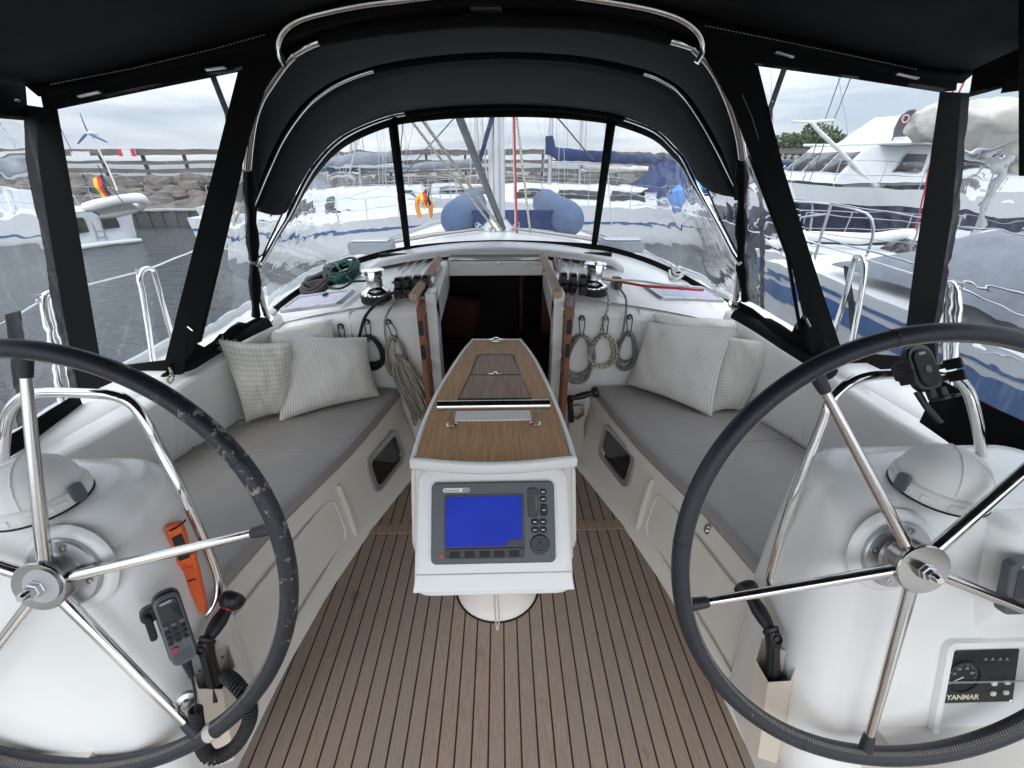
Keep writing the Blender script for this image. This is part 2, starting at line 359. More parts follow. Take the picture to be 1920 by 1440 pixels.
# clear flexible vinyl: bends what is seen through it a little, with creases that catch the light, and rain drops
def vinyl(name, wav, haze, drops, seed):
    m = bpy.data.materials.new(name); m.use_nodes = True; nt = m.node_tree; nt.nodes.clear(); n = N(nt)
    p = n.n('NewGeometry').outputs['Position']
    w1 = n.noise(n.n('Mapping', {0: p, 'Scale': (3.0, 3.0, 5.0), 'Location': (seed, 0, 0)}).outputs[0], 1.6, 2, .45)
    w2 = n.noise(n.n('Mapping', {0: p, 'Scale': (40, 40, 2.5), 'Location': (seed, 1, 0)}).outputs[0], .7, 3, .6)
    h = n.math('ADD', w1, n.math('MULTIPLY', w2, .022))
    bf = n.n('NewGeometry').outputs['Backfacing']
    bmp = n.n('Bump', {'Height': h, 'Strength': 1.0, 'Distance': wav}).outputs[0]
    refr = n.n('BsdfRefraction', {'Color': (.77, .79, .81, 1), 'Roughness': 0.0, 'IOR': n.mr(bf, 0, 1, 1.012, 1/1.012), 'Normal': bmp})
    b2 = n.n('Bump', {'Height': n.math('ADD', w1, n.math('MULTIPLY', w2, .05)), 'Strength': 1.0, 'Distance': wav*.25}).outputs[0]
    glo = n.n('BsdfGlossy', {'Color': (1, 1, 1, 1), 'Roughness': .07, 'Normal': b2})
    fres = n.n('Fresnel', {'IOR': n.mr(bf, 0, 1, 1.40, 1/1.40), 'Normal': b2}).outputs[0]
    tr = n.n('BsdfTranslucent', {'Color': (.85, .88, .92, 1)}); df = n.n('BsdfDiffuse', {'Color': (.8, .84, .9, 1)})
    hz = n.n('MixShader', {0: .35, 1: tr.outputs[0], 2: df.outputs[0]})
    st = n.noise(n.n('Mapping', {0: p, 'Scale': (26, 26, 1.2), 'Location': (0, seed, 0)}).outputs[0], 1.0, 5, .7)
    hf = n.math('ADD', n.mr(st, .50, .74, haze*.35, haze*1.9), haze*.25)
    a = n.n('MixShader', {0: hf, 1: refr.outputs[0], 2: hz.outputs[0]})
    vo = n.n('TexVoronoi', {'Vector': p, 'Scale': 62.0, 'Randomness': 1.0}); gate = n.n('SeparateColor', {0: vo.outputs['Color']}).outputs[0]
    big = n.noise(p, 3.0, 2); dr = n.math('MULTIPLY', n.math('LESS_THAN', vo.outputs['Distance'], .13), n.math('GREATER_THAN', n.math('ADD', gate, n.math('MULTIPLY', n.math('SUBTRACT', big, .5), .8)), 1-drops))
    dm = n.n('MixShader', {0: gate, 1: n.n('BsdfTranslucent', {'Color': (1, 1, 1, 1)}).outputs[0], 2: n.n('BsdfRefraction', {'Color': (.6, .62, .65, 1), 'IOR': 1.33, 'Roughness': .1, 'Normal': b2}).outputs[0]})
    a2 = n.n('MixShader', {0: n.math('MULTIPLY', dr, .75), 1: a.outputs[0], 2: dm.outputs[0]})
    o = n.n('MixShader', {0: n.math('MULTIPLY', fres, .9), 1: a2.outputs[0], 2: glo.outputs[0]})
    n.l(o.outputs[0], n.n('OutputMaterial').inputs[0]); MAT[name] = m
vinyl('vinyl_flat', .018, .035, .12, 3.1); vinyl('vinyl_wavy', .034, .06, .04, 8.7); vinyl('vinyl_front', .03, .04, .12, 5.5); vinyl('vinyl_loose', .12, .08, .03, 1.7)
M = MAT
# ================================================================ the yacht: hull, cockpit, coach roof
yacht = thing('sailing_yacht', 'white sailing yacht with teak cockpit sole under black canopies', 'sailing yacht')
FLT = [(-1.2, .86), (0, .84), (.3, .80), (.57, .766), (.85, .745), (1.15, .70), (1.5, .61), (1.75, .525), (1.93, .46)]
SIT = [(-1.2, .95), (.45, .88), (.84, .82), (1.12, .76), (1.5, .640), (1.75, .585), (2.05, .53)]
SOT = [(-1.2, 1.40), (.6, 1.42), (1.28, 1.34), (1.48, 1.29), (1.76, 1.19), (2.05, 1.08)]
def ss(t): t = min(max(t, 0), 1); return t*t*(3-2*t)
def zroof(x, y): return .945-.11*x*x+.07*ss((y-2.05)/.8)-.075*max(0, y-3.35)-(.10*ss((abs(x)-1.27)/.15))
ZCO = [(-1, .70), (.5, .72), (1.2, .745), (1.7, .81), (2.05, .865)]
def zco(x, y): return interp(ZCO, y)
def zc3(x, y): return interp(ZCO, y)+.035
def onz(px, py, zf, k=12):
    z = .9
    for _ in range(k): p = at(px, py, Z=z); z = .5*z+.5*zf(p.x, p.y)
    return p
ys = [-1.2+i*.1 for i in range(32)]+[1.93]
b = MB(); b.grid([[Vector((s*interp(FLT, y)*1.01, y, 0)) for s in [-1+2*i/24 for i in range(25)]] for y in [-1.2+i*.1 for i in range(33)]])
sole = b.build('cockpit_sole', M['teak_deck'], yacht)
b = MB(); b.box((0, 1.483, .0025), (1.24, .05, .005)); sole_x = b.build('cross_plank', M['teak_lid'], sole)
def lockp(s, y, z):      # point of the locker front
    t = z/.41; x = interp(FLT, y)+(interp(SIT, y)-interp(FLT, y))*t**1.3; x += .018*(1-ss(z/.05)*1.0)*-1
    if .36 < z: x -= .012
    return Vector((s*x, y, z))
for s in (-1, 1):
    b = MB(); zs = [0.0, .012, .03, .05, .1, .16, .22, .28, .33, .355, .365, .395, .408, .41]
    yy = [-1.2+i*.08 for i in range(40)]+[2.02]
    b.grid([[lockp(s, y, z)+Vector((s*(.006 if z > .40 else 0), 0, 0)) for z in zs]+[Vector((s*(interp(SIT, y)+.3), y, .41)), Vector((s*(interp(SOT, y)+.06), y, .41))] for y in yy])
    lk = b.build('seat_locker', M['gelcoat_cream'], yacht, smooth=50)
    def onlock(px, py):
        best = None; d = ray(px, py)
        for i in range(400):
            t = .6+i*.008; p = EYE+d*t
            if p.z < .41 and 0 < p.z and abs(p.x) >= abs(lockp(s, p.y, p.z).x): return p
        return EYE+d*2
    # moulded relief: raised beads round the locker lids
    for y0, y1, z0, z1 in ((.55, 1.36, .09, .325), (-.5, .47, .09, .325)):
        b = MB(); c = [(y0+(y1-y0)/2+a, z0+(z1-z0)/2+h) for a, h in rrect(y1-y0, z1-z0, .05, 4)]
        b.tube([lockp(s, y, z)-Vector((s*.0, 0, 0)) for y, z in c], .007, 8, closed=True, flat=.7); b.build('moulded_bead', M['gelcoat_cream'], lk)
    for yb in (1.40, .51):
        b = MB(); b.tube([lockp(s, yb, z)+Vector((-s*.004, 0, 0)) for z in (.06, .12, .2, .3, .35)], [.009, .013, .014, .013, .009], 8); b.build('moulded_rib', M['gelcoat_cream'], lk)
    # opening port in the locker front
    pc = onlock(722, 862) if s < 0 else onlock(1158, 852)
    e1 = (lockp(s, pc.y+.05, pc.z)-lockp(s, pc.y-.05, pc.z)).normalized(); e2 = (lockp(s, pc.y, .3)-lockp(s, pc.y, .12)).normalized()
    nn = e1.cross(e2)*1.0
    if nn.x*s > 0: nn = -nn
    fr = Fr(pc+nn*.004, e1, nn)
    o_ = rrect(.30, .20, .045, 6); i_ = rrect(.245, .145, .03, 6); k = len(o_)
    b = MB(); b.grid([[fr(*o_[j], 0) for j in range(k)]+[fr(*o_[0], 0)], [fr(*[q*.985 for q in o_[j]], .012) for j in range(k)]+[fr(*[q*.985 for q in o_[0]], .012)],
                      [fr(*i_[j], .012) for j in range(k)]+[fr(*i_[0], .012)], [fr(*i_[j], -.004) for j in range(k)]+[fr(*i_[0], -.004)]])
    pt = b.build('opening_port', M['alloy'], yacht); b = MB(); b.prism([fr(*q, -.002) for q in i_], nn*.004); b.build('pane', M['dark_glass'], pt)
# coamings
P2 = {-1: [(-1.2, 1.56), (.6, 1.52), (.8, 1.47), (1.0, 1.40), (1.1, 1.36), (1.2, 1.32), (1.37, 1.25), (1.5, 1.20), (1.7, 1.155), (1.95, 1.10), (2.05, 1.08)],
      1: [(-1.2, 1.62), (.48, 1.58), (.7, 1.53), (.87, 1.49), (1.0, 1.455), (1.13, 1.42), (1.22, 1.395), (1.36, 1.37), (1.45, 1.345), (1.63, 1.30), (1.78, 1.25), (1.98, 1.20), (2.05, 1.185)]}
P3 = {-1: [(-1.2, 1.64), (.6, 1.57), (.84, 1.51), (1.04, 1.46), (1.15, 1.44), (1.3, 1.405), (1.41, 1.35), (1.5, 1.29), (1.62, 1.24), (1.8, 1.18), (2.05, 1.12)],
      1: [(-1.2, 1.70), (.59, 1.66), (.78, 1.62), (.97, 1.57), (1.06, 1.55), (1.22, 1.52), (1.38, 1.47), (1.5, 1.41), (1.64, 1.36), (1.84, 1.30), (2.05, 1.24)]}
C2 = {}; C3 = {}
for s in (-1, 1):
    YC = [-1.2+i*(2.10+1.2)/66 for i in range(67)]; C2[s] = [Vector((s*interp(P2[s], y), y, zco(0, y))) for y in YC]; C3[s] = [Vector((s*interp(P3[s], y), y, zc3(0, y))) for y in YC]
    for K_ in (C2[s], C3[s]):
        for _ in range(3): K_[1:-1] = [(K_[i-1]+K_[i]*2+K_[i+1])/4 for i in range(1, len(K_)-1)]
    rows = []
    for a, c in zip(C2[s], C3[s]):
        y = a.y; so_ = Vector((s*(interp(SOT, y)+.04), y, .40)); out = Vector((s, 0, 0))
        if abs(so_.x) < abs(a.x)-.02: so_.x = a.x-s*.02
        m1 = so_.lerp(a, .45)+Vector((0, 0, 0)); r = [so_, so_.lerp(a, .25), m1, so_.lerp(a, .8)]
        r += [a+Vector((-s*.0, 0, -.022)), a+Vector((s*.006, 0, -.008)), a+Vector((s*.02, 0, 0)), a+Vector((s*.03, 0, .002))]
        r += [a.lerp(c, .45), a.lerp(c, .5)+Vector((0, 0, -.004)), a.lerp(c, .54), c, c+Vector((s*.09, .02, .005)), c+Vector((s*.13, .02, -.02)), c+Vector((s*.17, .02, -.17)), Vector((s*max(1.70, abs(c.x)+.2), c.y+.02, .62)), Vector((s*max(1.74, abs(c.x)+.24), c.y+.02, .60))]
        rows.append(r)
    b = MB(); b.grid(rows); co = b.build('coaming', M['gelcoat'], yacht, smooth=60)
    for y_ in (1.44, 1.50):
        i = min(range(len(C2[s])), key=lambda k: abs(C2[s][k].y-y_)); a = C2[s][i]; so_ = Vector((s*(interp(SOT, a.y)+.04), a.y, .40)); so_.x = a.x-s*.02 if abs(so_.x) < abs(a.x)-.02 else so_.x
        b = MB(); b.tube([so_.lerp(a, t)+Vector((s*.002, 0, 0)) for t in (.1, .3, .5, .7, .82)], [.002, .005, .006, .005, .002], 8); b.build('moulded_rib', M['gelcoat'], co, smooth=80)
# bulkhead in front of the cockpit, with the companionway opening
BY = 2.05; OW = .29
def btop(x): return zroof(x, BY)-.015
for s in (-1, 1):
    xs = [.33+i*(.95/16) for i in range(17)]
    rows = []
    for x in xs:
        zt = btop(min(x, 1.2)); yb = BY+.0-(.06*ss((x-.8)/.4))
        rows.append([Vector((s*x, yb, z)) for z in (0, .1, .2, .3, .41, .5, .6, .7, zt-.045)]+[Vector((s*x, yb+.006, zt-.022)), Vector((s*x, yb+.02, zt-.006)), Vector((s*x, yb+.04, zt+.001)), Vector((s*x, yb+.06, zt+.004)), Vector((s*x, BY+.10, zroof(x, BY+.10)+.002)), Vector((s*x, BY+.14, zroof(x, BY+.14)-.01))])
    b = MB(); b.grid(rows); bk = b.build('bulkhead', M['gelcoat'], yacht, smooth=60)
    for xg in ((.70, .68) if s < 0 else (.80, .78)):
        pass
    b = MB(); b.tube([Vector((s*.735, BY-.0, .45)), Vector((s*.735, BY-.004, .6)), Vector((s*.735, BY-.004, .80)), Vector((s*.733, BY+.02, btop(.735))), Vector((s*.715, BY+.10, btop(.72)+.008)), Vector((s*.66, BY+.2, zroof(.66, BY+.2)))], .007, 8); b.build('moulded_step', M['gelcoat'], bk)
    b = MB(); b.box((s*.31, 2.055, .64), (.05, .11, .70)); jm = b.build('companionway_jamb', M['gelcoat'], yacht, bevel=.006)
    b = MB(); b.prism([(s*.285, 2.005, .93), (s*.285, 2.62, 1.015), (s*.285, 2.62, .86), (s*.285, 2.1, .80)], (s*.05, 0, 0)); b.build('hatch_coaming', M['gelcoat'], yacht, bevel=.005)
b = MB(); b.box((0, 2.0, .14), (.66, .10, .28)); b.box((0, 1.955, .29), (.68, .05, .03)); b.build('companionway_sill', M['gelcoat'], yacht, bevel=.006)
b = MB(); b.box((0, 2.625, .970), (.57, .03, .088)); b.build('companionway_header', M['gelcoat'], yacht, bevel=.004)
# coach roof skin, left out over the open companionway
yr = [2.10, 2.2, 2.3, 2.45, 2.6, 2.75, 2.9, 3.1, 3.3, 3.6, 4.0, 4.5, 5.2, 6.0, 6.8]
def rw(y): return interp([(2.0, 1.40), (2.6, 1.42), (3.3, 1.36), (4.5, 1.05), (6.0, .7), (6.8, .45)], y)
b = MB()
for s in (-1, 1):
    b.grid([[Vector((s*(OW+.03+(rw(y)-OW-.03)*k/14), y, zroof(OW+.03+(rw(y)-OW-.03)*k/14, y))) for k in range(15)]+[Vector((s*(rw(y)+.05), y, .66)), Vector((s*(rw(y)+.07), y, .60))] for y in yr])
b.grid([[Vector(((OW+.03)*k, y, zroof((OW+.03)*k, y))) for k in (-1, -.5, 0, .5, 1)] for y in yr if y >= 2.6])
b.build('coach_roof', M['gelcoat'], yacht, smooth=50)
def bw(y): return interp([(-1.2, 1.62), (.5, 1.76), (2, 1.86), (3.5, 1.84), (5, 1.62), (7, 1.08), (8.5, .42), (9.2, .04)], y)
yd = [-1.2, -.5, 0, .5, 1, 1.5, 2, 2.5, 3, 3.5, 4, 4.5, 5, 5.5, 6, 6.5, 7, 7.5, 8, 8.5, 9, 9.2]
b = MB()
for s in (-1, 1): b.grid([[Vector((s*lerp(min(rw(y)+.03, bw(y)*.9) if y < 6.8 else 0, bw(y), k), y, .60+.012*max(0, y-3))) for k in (0, .3, .6, 1)] for y in yd if y >= 2.0])
b.grid([[Vector((k, y, .60+.012*(y-3))) for k in (-.5, 0, .5)] for y in (6.7, 7.6)])
for s in (-1, 1):
    b.grid([[Vector((s*k*bw(y), y, .60+.012*max(0, y-3))) for k in (.8, .9, 1)] for y in yd if y <= 2.0])
b.build('side_deck', M['gelcoat'], yacht, smooth=50)
b = MB(); b.grid([[Vector((k*bw(y)*(1-.14*d), y, .63+.012*max(0, y-3)-d*1.3)) for k, d in ((-1, 0), (-1, .25), (-1, .5), (-.9, .8), (-.6, 1), (0, 1.1), (.6, 1), (.9, .8), (1, .5), (1, .25), (1, 0))] for y in yd])
b.build('hull', M['hull_white'], yacht, smooth=60)
for s in (-1, 1):
    b = MB(); b.tube([Vector((s*(bw(y)-.01), y, .645+.012*max(0, y-3))) for y in yd], .018, 8); b.build('toe_rail', M['steel_satin'], yacht)
# sliding hatch, its garage hood, dark strip painted as the shade beneath the hood
g = MB(); N_ = 24; rows = []
for yv, zz in ((2.74, .0), (2.742, .018), (2.755, .034), (2.80, .040), (2.9, .040), (3.02, .030), (3.16, .008)):
    w = .80 if yv > 2.76 else .79
    rows.append([Vector((w*k/N_*2-w, yv-.10*abs(k/N_*2-1)**2.2+(.0 if yv < 3.1 else .05*(1-abs(k/N_*2-1)**2)), zroof(w*k/N_*2-w, 2.9)+.012+zz-(.03*ss((abs(k/N_*2-1)-.93)/.07)))) for k in range(N_+1)])
g.grid(rows); g.build('hatch_garage', M['gelcoat'], yacht, smooth=60)
b = MB(); b.box((0, 2.76, 1.015), (1.46, .03, .035)); b.build('garage_shade_strip', M['shade_inside'], yacht)
hatch = thing('sliding_hatch', 'smoked sliding companionway hatch with steel front strip, slid open', 'hatch', (0, 2.65, 1.02))
b = MB(); b.box((0, 2.69, 1.024), (.56, .12, .008)); b.build('hatch_pane', M['dark_glass'], hatch)
b = MB(); b.box((0, 2.625, 1.023), (.57, .018, .013)); b.build('edge_strip', M['chrome'], hatch, bevel=.003)
b = MB(); b.lathe([(0, 0), (.012, 0), (.012, .02), (.008, .026), (0, .026)], (.015, 2.61, 1.0), (0, -1, 0), 16); b.build('lock', M['chrome'], hatch)
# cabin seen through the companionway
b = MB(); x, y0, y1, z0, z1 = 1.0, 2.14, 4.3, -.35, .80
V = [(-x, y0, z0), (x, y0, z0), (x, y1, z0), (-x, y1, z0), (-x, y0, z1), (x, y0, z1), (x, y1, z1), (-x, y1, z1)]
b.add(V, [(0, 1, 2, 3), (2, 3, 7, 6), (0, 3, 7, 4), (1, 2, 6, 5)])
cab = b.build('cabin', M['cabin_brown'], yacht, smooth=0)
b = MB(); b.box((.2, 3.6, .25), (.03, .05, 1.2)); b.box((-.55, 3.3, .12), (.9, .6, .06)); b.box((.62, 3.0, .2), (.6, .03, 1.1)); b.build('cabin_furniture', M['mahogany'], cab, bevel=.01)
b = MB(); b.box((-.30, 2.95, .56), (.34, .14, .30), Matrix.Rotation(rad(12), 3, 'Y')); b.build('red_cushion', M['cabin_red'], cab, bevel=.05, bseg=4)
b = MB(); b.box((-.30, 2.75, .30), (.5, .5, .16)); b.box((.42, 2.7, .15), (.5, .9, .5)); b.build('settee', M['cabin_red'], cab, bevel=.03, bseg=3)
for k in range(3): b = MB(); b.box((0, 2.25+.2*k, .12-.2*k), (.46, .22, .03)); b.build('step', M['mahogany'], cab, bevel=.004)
# ================================================================ helm stations
AFTN = Vector((0, -.95, .31)).normalized()
def ya(z): return .61-(.83-z)*.325
def pedestal(s):
    root = thing('helm_pedestal', 'white moulded helm pedestal carrying the %s' % ('left wheel, handset on its side' if s < 0 else 'right wheel, engine panel in its face'), 'helm pedestal', (s*.95, .7, 0), 'helm pedestals')
    XI = [(0, .745), (.3, .718), (.5, .70), (.7, .715), (.85, .745), (.93, .765)]; XO = [(0, 1.36), (.6, 1.38), (.8, 1.30), (.93, 1.14)] if s < 0 else [(0, 1.36), (.93, 1.36)]
    YF = [(0, .80), (.41, .80), (.75, .84), (.93, .88)]
    b = MB(); rows = []; T = .925
    for z in [0, .08, .16, .25, .33, .41, .5, .6, .7, .78, .84, .875, .895, .91, .92, T]:
        q = max(0, (z-.85)/(T-.85)); ins = .055*(1-math.sqrt(max(0, 1-q*q)))
        if z == T: ins = .075
        x0 = interp(XI, z)+ins; x1 = interp(XO, z)-ins; y0 = ya(z)+ins*.8; y1 = interp(YF, z)-ins
        r = min(.085-.2*ins, .45*(y1-y0), .45*(x1-x0))
        rows.append([Vector((s*((x0+x1)/2+a), (y0+y1)/2+c, z)) for a, c in rrect(x1-x0, y1-y0, r, 8)])
    b.grid(rows, closed=True); n = len(rows[0]); b.F.append([len(b.V)-n+i for i in range(n)]); b.UV.append(None)
    b.build('housing', M['gelcoat'], root, smooth=55)
    # soft swelling round the shaft flange
    fc = Vector((s*.842, .603, .825)); b = MB(); b.lathe([(.094, -.008), (.090, -.004), (.084, .0), (.077, .0015), (0, .0015)], fc, AFTN, 48); b.build('shaft_boss', M['gelcoat'], root, smooth=60)
    b = MB(); b.lathe([(.072, .001), (.072, .009), (.069, .012), (.045, .013), (.040, .018), (.036, .030), (.034, .05), (0, .05)], fc, AFTN, 48); fl = b.build('shaft_flange', M['alloy'], root, smooth=40)
    F_ = Fr(fc, (1, 0, 0), AFTN)
    for a in (75, 165, 255, 345):
        b = MB(); b.lathe([(.0075, .012), (.0075, .0145), (.004, .0145), (.003, .012), (0, .012)], F_(.057*math.cos(rad(a)), .057*math.sin(rad(a))), AFTN, 12); b.build('screw', M['stainless'], fl)
    return root
PED = {s: pedestal(s) for s in (-1, 1)}
WH = {1: (Vector((.832, .557, .850)), 18.0, -3.9, (1535, 712)), -1: (Vector((-.851, .579, .829)), 16.7, 1.6, (47, 688))}
for s, lab in ((-1, 'left steering wheel with worn black leather rim and white tape'), (1, 'right steering wheel with dark leather rim and five steel spokes')):
    C_, ti, yw, sp0 = WH[s]; nt = rad(ti); ny = rad(yw)
    nn = Vector((math.sin(ny)*math.cos(nt), -math.cos(ny)*math.cos(nt), math.sin(nt)))
    w = thing('steering_wheel', lab, 'steering wheel', C_, 'steering wheels'); F_ = Fr(C_, (1, 0, 0), nn); R_ = .45
    b = MB(); b.tube([F_(R_*math.cos(2*PI*i/120), R_*math.sin(2*PI*i/120)) for i in range(120)], .0178, 16, closed=True); rim = b.build('rim', M['leather_worn' if s < 0 else 'leather'], w, smooth=80)
    b = MB(); P = []
    for i in range(1000):     # cross stitch along the inner side of the rim
        a = 2*PI*i/1000; q = rad(148+(13 if i % 2 else -13)); rr = R_+.0181*math.cos(q); P.append(F_(rr*math.cos(a), rr*math.sin(a), .0181*math.sin(q)))
    b.tube(P, .0008, 4, closed=True); b.build('stitching', M['tape'], rim, smooth=0)
    for a in (31, 103, 175, 247, 319):
        b = MB(); c_ = F_(R_*math.cos(rad(a)), R_*math.sin(rad(a))); tt = F_(-math.sin(rad(a)), math.cos(rad(a)))-C_
        b.tube([c_-tt*.0015, c_+tt*.0015], .01835, 16, cap=False); b.build('leather_joint', M['black_rubber'], rim)
    p = onp(*sp0, C_, nn)-C_; a0 = math.degrees(math.atan2(p.dot(F_.y), p.dot(F_.x)))
    for k in range(5):
        a = rad(a0+72*k); u = F_(math.cos(a), math.sin(a))-C_; b = MB()
        b.tube([C_+u*.035+nn*.006, C_+u*.075+nn*.006, C_+u*.30+nn*.003, C_+u*(R_-.012)], [.0118, .0112, .0092, .0078], 16); spk = b.build('spoke', M['stainless'], w, smooth=80)
        b = MB(); b.tube([C_+u*(R_-.050)+nn*.001, C_+u*(R_-.044)+nn*.001, C_+u*(R_-.012)], [.0100, .0110, .0130], 12); b.build('leather_sleeve', M['leather'], spk)
    b = MB(); b.lathe([(0, -.024), (.040, -.024), (.045, -.018), (.045, .010), (.048, .012), (.050, .015), (.050, .021), (.048, .023), (0, .023)], C_, nn, 40); hub = b.build('hub', M['stainless_dull'], w)
    b = MB(); b.lathe([(.017, .023), (.017, .028), (.0155, .029), (.0155, .036), (.012, .037), (.012, .044), (0, .044)], C_, nn, 6); b.build('hub_nut', M['steel_satin'], hub, smooth=0)
    b = MB(); b.lathe([(.0085, .043), (.0085, .052), (.006, .056), (0, .056)], C_, nn, 20); b.build('shaft_end', M['stainless'], hub)
    if s < 0:
        p = onp(402, 1372, C_, nn)-C_; a = math.atan2(p.dot(F_.y), p.dot(F_.x)); b = MB()
        b.tube([F_(R_*math.cos(a+d), R_*math.sin(a+d)) for d in (-.022, -.01, .01, .022)], .0188, 16, cap=False); b.build('tape_mark', M['tape'], rim)
# binnacle compasses under their white covers
for s, px, lab in ((-1, 78, 'left compass under a white domed cover with grey clips'), (1, 1755, 'right compass under a white domed cover with grey clips')):
    c = at(px, 918 if s > 0 else 940, Z=.925); c.z = .924; root = thing('compass', lab, 'compass', c, 'compasses on the pedestals')
    nk = len(root.children)
    b = MB(); b.lathe([(.104, 0), (.106, .002), (.106, .004), (.100, .006), (0, .006)], c, seg=48); b.build('gasket', M['black_rubber'], root)
    b = MB(); b.lathe([(.102, .005), (.104, .008), (.102, .038), (.099, .041), (.092, .044), (.0905, .058), (.083, .082), (.068, .104), (.047, .119), (.024, .127), (0, .129)], c, seg=56); cv = b.build('cover', M['plastic_white'], root, smooth=50)
    for k in range(12):
        a = 2*PI*k/12+.1; b = MB(); F_ = Fr(c+Vector((.1025*math.cos(a), .1025*math.sin(a), .021)), (-math.sin(a), math.cos(a), 0), (math.cos(a), math.sin(a), 0)); b.box(F_.o, (.034, .020, .005), F_.M()); b.build('moulded_rib', M['plastic_white'], cv, bevel=.002)
    for a in (60, 120):
        b = MB(); u = Vector((math.cos(rad(a)), math.sin(rad(a)), 0))
        b.tube([c+u*r_+Vector((0, 0, h)) for r_, h in ((.0925, .044), (.091, .058), (.084, .082), (.069, .1045), (.048, .1195), (.024, .1275), (0, .1295), (-.024, .1275), (-.048, .1195), (-.069, .1045), (-.084, .082), (-.091, .058), (-.0925, .044))], .0022, 6); b.build('seam_line', M['plastic_white'], cv)
    for sg in (-1, 1):
        b = MB(); F_ = Fr(c+Vector((sg*.104, 0, .03)), (0, 1, 0), (sg, 0, 0)); plate(b, F_, rrect(.034, .052, .014, 5), -.004, .006); b.build('clip', M['mid_grey_plastic'], root, bevel=.002)
    for ch in [k for k in root.children]+[g for k in root.children for g in k.children]:
        for v in ch.data.vertices: v.co *= .80
# stainless guard hoops in front of the wheels
G = {-1: [(378, 1160, .68), (398, 1140, .70), (408, 1105, .725), (400, 1060, .745), (345, 930, .775), (300, 845, .80), (278, 800, .81), (252, 762, .82), (215, 742, .82), (150, 737, .82), (75, 737, .82), (38, 748, .815), (14, 780, .81), (6, 830, .80), (4, 880, .79), (0, 960, .77)],
     1: [(1472, 1140, .68), (1452, 1120, .70), (1446, 1095, .71), (1450, 1060, .725), (1490, 930, .76), (1540, 800, .79), (1556, 757, .80), (1580, 727, .81), (1620, 707, .82), (1680, 700, .82), (1745, 695, .82), (1785, 702, .82), (1812, 728, .82), (1826, 765, .81), (1838, 830, .80), (1844, 900, .79), (1840, 970, .78)]}
for s in (-1, 1):
    pts = smoothpath([at(px, py, Y=y) for px, py, y in G[s]], 6); d = pts[1]-pts[0]
    root = thing('guard_rail', '%s stainless guard hoop bent round the front of the %s wheel pedestal' % (('left', 'left') if s < 0 else ('right', 'right')), 'guard rail', pts[0], 'guard hoops at the helms')
    if s < 0: root['label'] = 'stainless guard hoop round the left pedestal, orange knife strapped to it'
    else: root['label'] = 'stainless guard hoop round the right pedestal, carrying a black phone holder'
    b = MB(); b.tube(pts, .0112, 16); b.build('tube', M['chrome'], root, smooth=80)
    b = MB(); b.lathe([(.026, -.004), (.026, 0), (.022, .004), (.013, .006), (.013, .01)], pts[0], (-s, -.15, 0), 24); b.build('foot_flange', M['chrome'], root)
    if s > 0:
        p0 = at(1503, 976, Y=.755); p1 = p0+Vector((.045, .02, -.01)); b = MB(); b.tube([p0, p1], .007, 12); b.lathe([(.018, -.004), (.018, .003), (.010, .004)], p1, (p0-p1), 20); b.build('standoff', M['chrome'], root)
# console with the small display beside the right pedestal
def onaft(px, py, off=0): return onp(px, py, Vector((.8, .61, .83))+AFTN*off, AFTN)
b = MB(); rows = []
for z, d in ((.40, .0), (.62, .0), (.66, .015), (.70, .035), (.80, .04), (.87, .04), (.895, .03), (.903, .005), (.895, -.07)):
    rows.append([Vector((x, ya(z)-d+q, z)) for x, q in ((1.03, .06), (1.05, .012), (1.075, 0), (1.2, 0), (1.45, 0))])
b.grid(rows); b.build('console_swelling', M['gelcoat'], PED[1], smooth=60)
dsp = thing('instrument_display', 'small grey instrument display at the right edge beside right wheel', 'display')
dc = onaft(1925, 1092, .05); F_ = Fr(dc, (1, 0, 0), AFTN); b = MB(); plate(b, F_, rrect(.125, .115, .014), 0, .020); b.build('bezel', M['grey_plastic'], dsp, bevel=.004)
b = MB(); plate(b, F_, [(a, c+.010) for a, c in rrect(.098, .062, .004)], .020, .0208); b.build('screen', M['dark_glass'], dsp)
b = MB(); plate(b, F_, [(a-.02, c+.048) for a, c in rrect(.045, .006, .003)], .020, .0206); b.build('badge', M['badge'], dsp)
for k in range(4): b = MB(); plate(b, F_, [(a-.036+.024*k, c-.036) for a, c in rrect(.016, .010, .004)], .020, .023); b.build('button', M['black_rubber'], dsp)
# engine panel in a framed recess low on the right pedestal
c0, c1, c2, c3 = onaft(1757, 1208), onaft(1985, 1200), onaft(1985, 1385), onaft(1735, 1388)
EP = thing('engine_panel', 'black engine instrument panel with rev counter in white recess, right edge', 'engine panel'); EF = Fr(onaft(1835, 1265, -.0), (1, 0, 0), AFTN)
def ep(px, py, h=0): p = onaft(px, py)-EF.o; return (p.dot(EF.x), p.dot(EF.y))
oc = [ep(*q) for q in ((1752, 1198), (1990, 1192), (1990, 1388), (1733, 1390))]
w_, h_ = oc[1][0]-oc[3][0], oc[0][1]-oc[3][1]; cxy = ((oc[1][0]+oc[3][0])/2, (oc[0][1]+oc[3][1])/2)
o_ = rrect(w_, h_, .018, 6); i_ = rrect(w_-.034, h_-.034, .010, 6); k = len(o_)
b = MB(); b.grid([[EF(o_[j % k][0]+cxy[0], o_[j % k][1]+cxy[1], .0) for j in range(k+1)], [EF(o_[j % k][0]*.985+cxy[0], o_[j % k][1]*.985+cxy[1], .012) for j in range(k+1)], [EF(i_[j % k][0]*1.02+cxy[0], i_[j % k][1]*1.02+cxy[1], .013) for j in range(k+1)], [EF(i_[j % k][0]+cxy[0], i_[j % k][1]+cxy[1], .009) for j in range(k+1)], [EF(i_[j % k][0]*.97+cxy[0], i_[j % k][1]*.97+cxy[1], .0025) for j in range(k+1)]])
b.build('recess_frame', M['gelcoat'], EP, smooth=60)
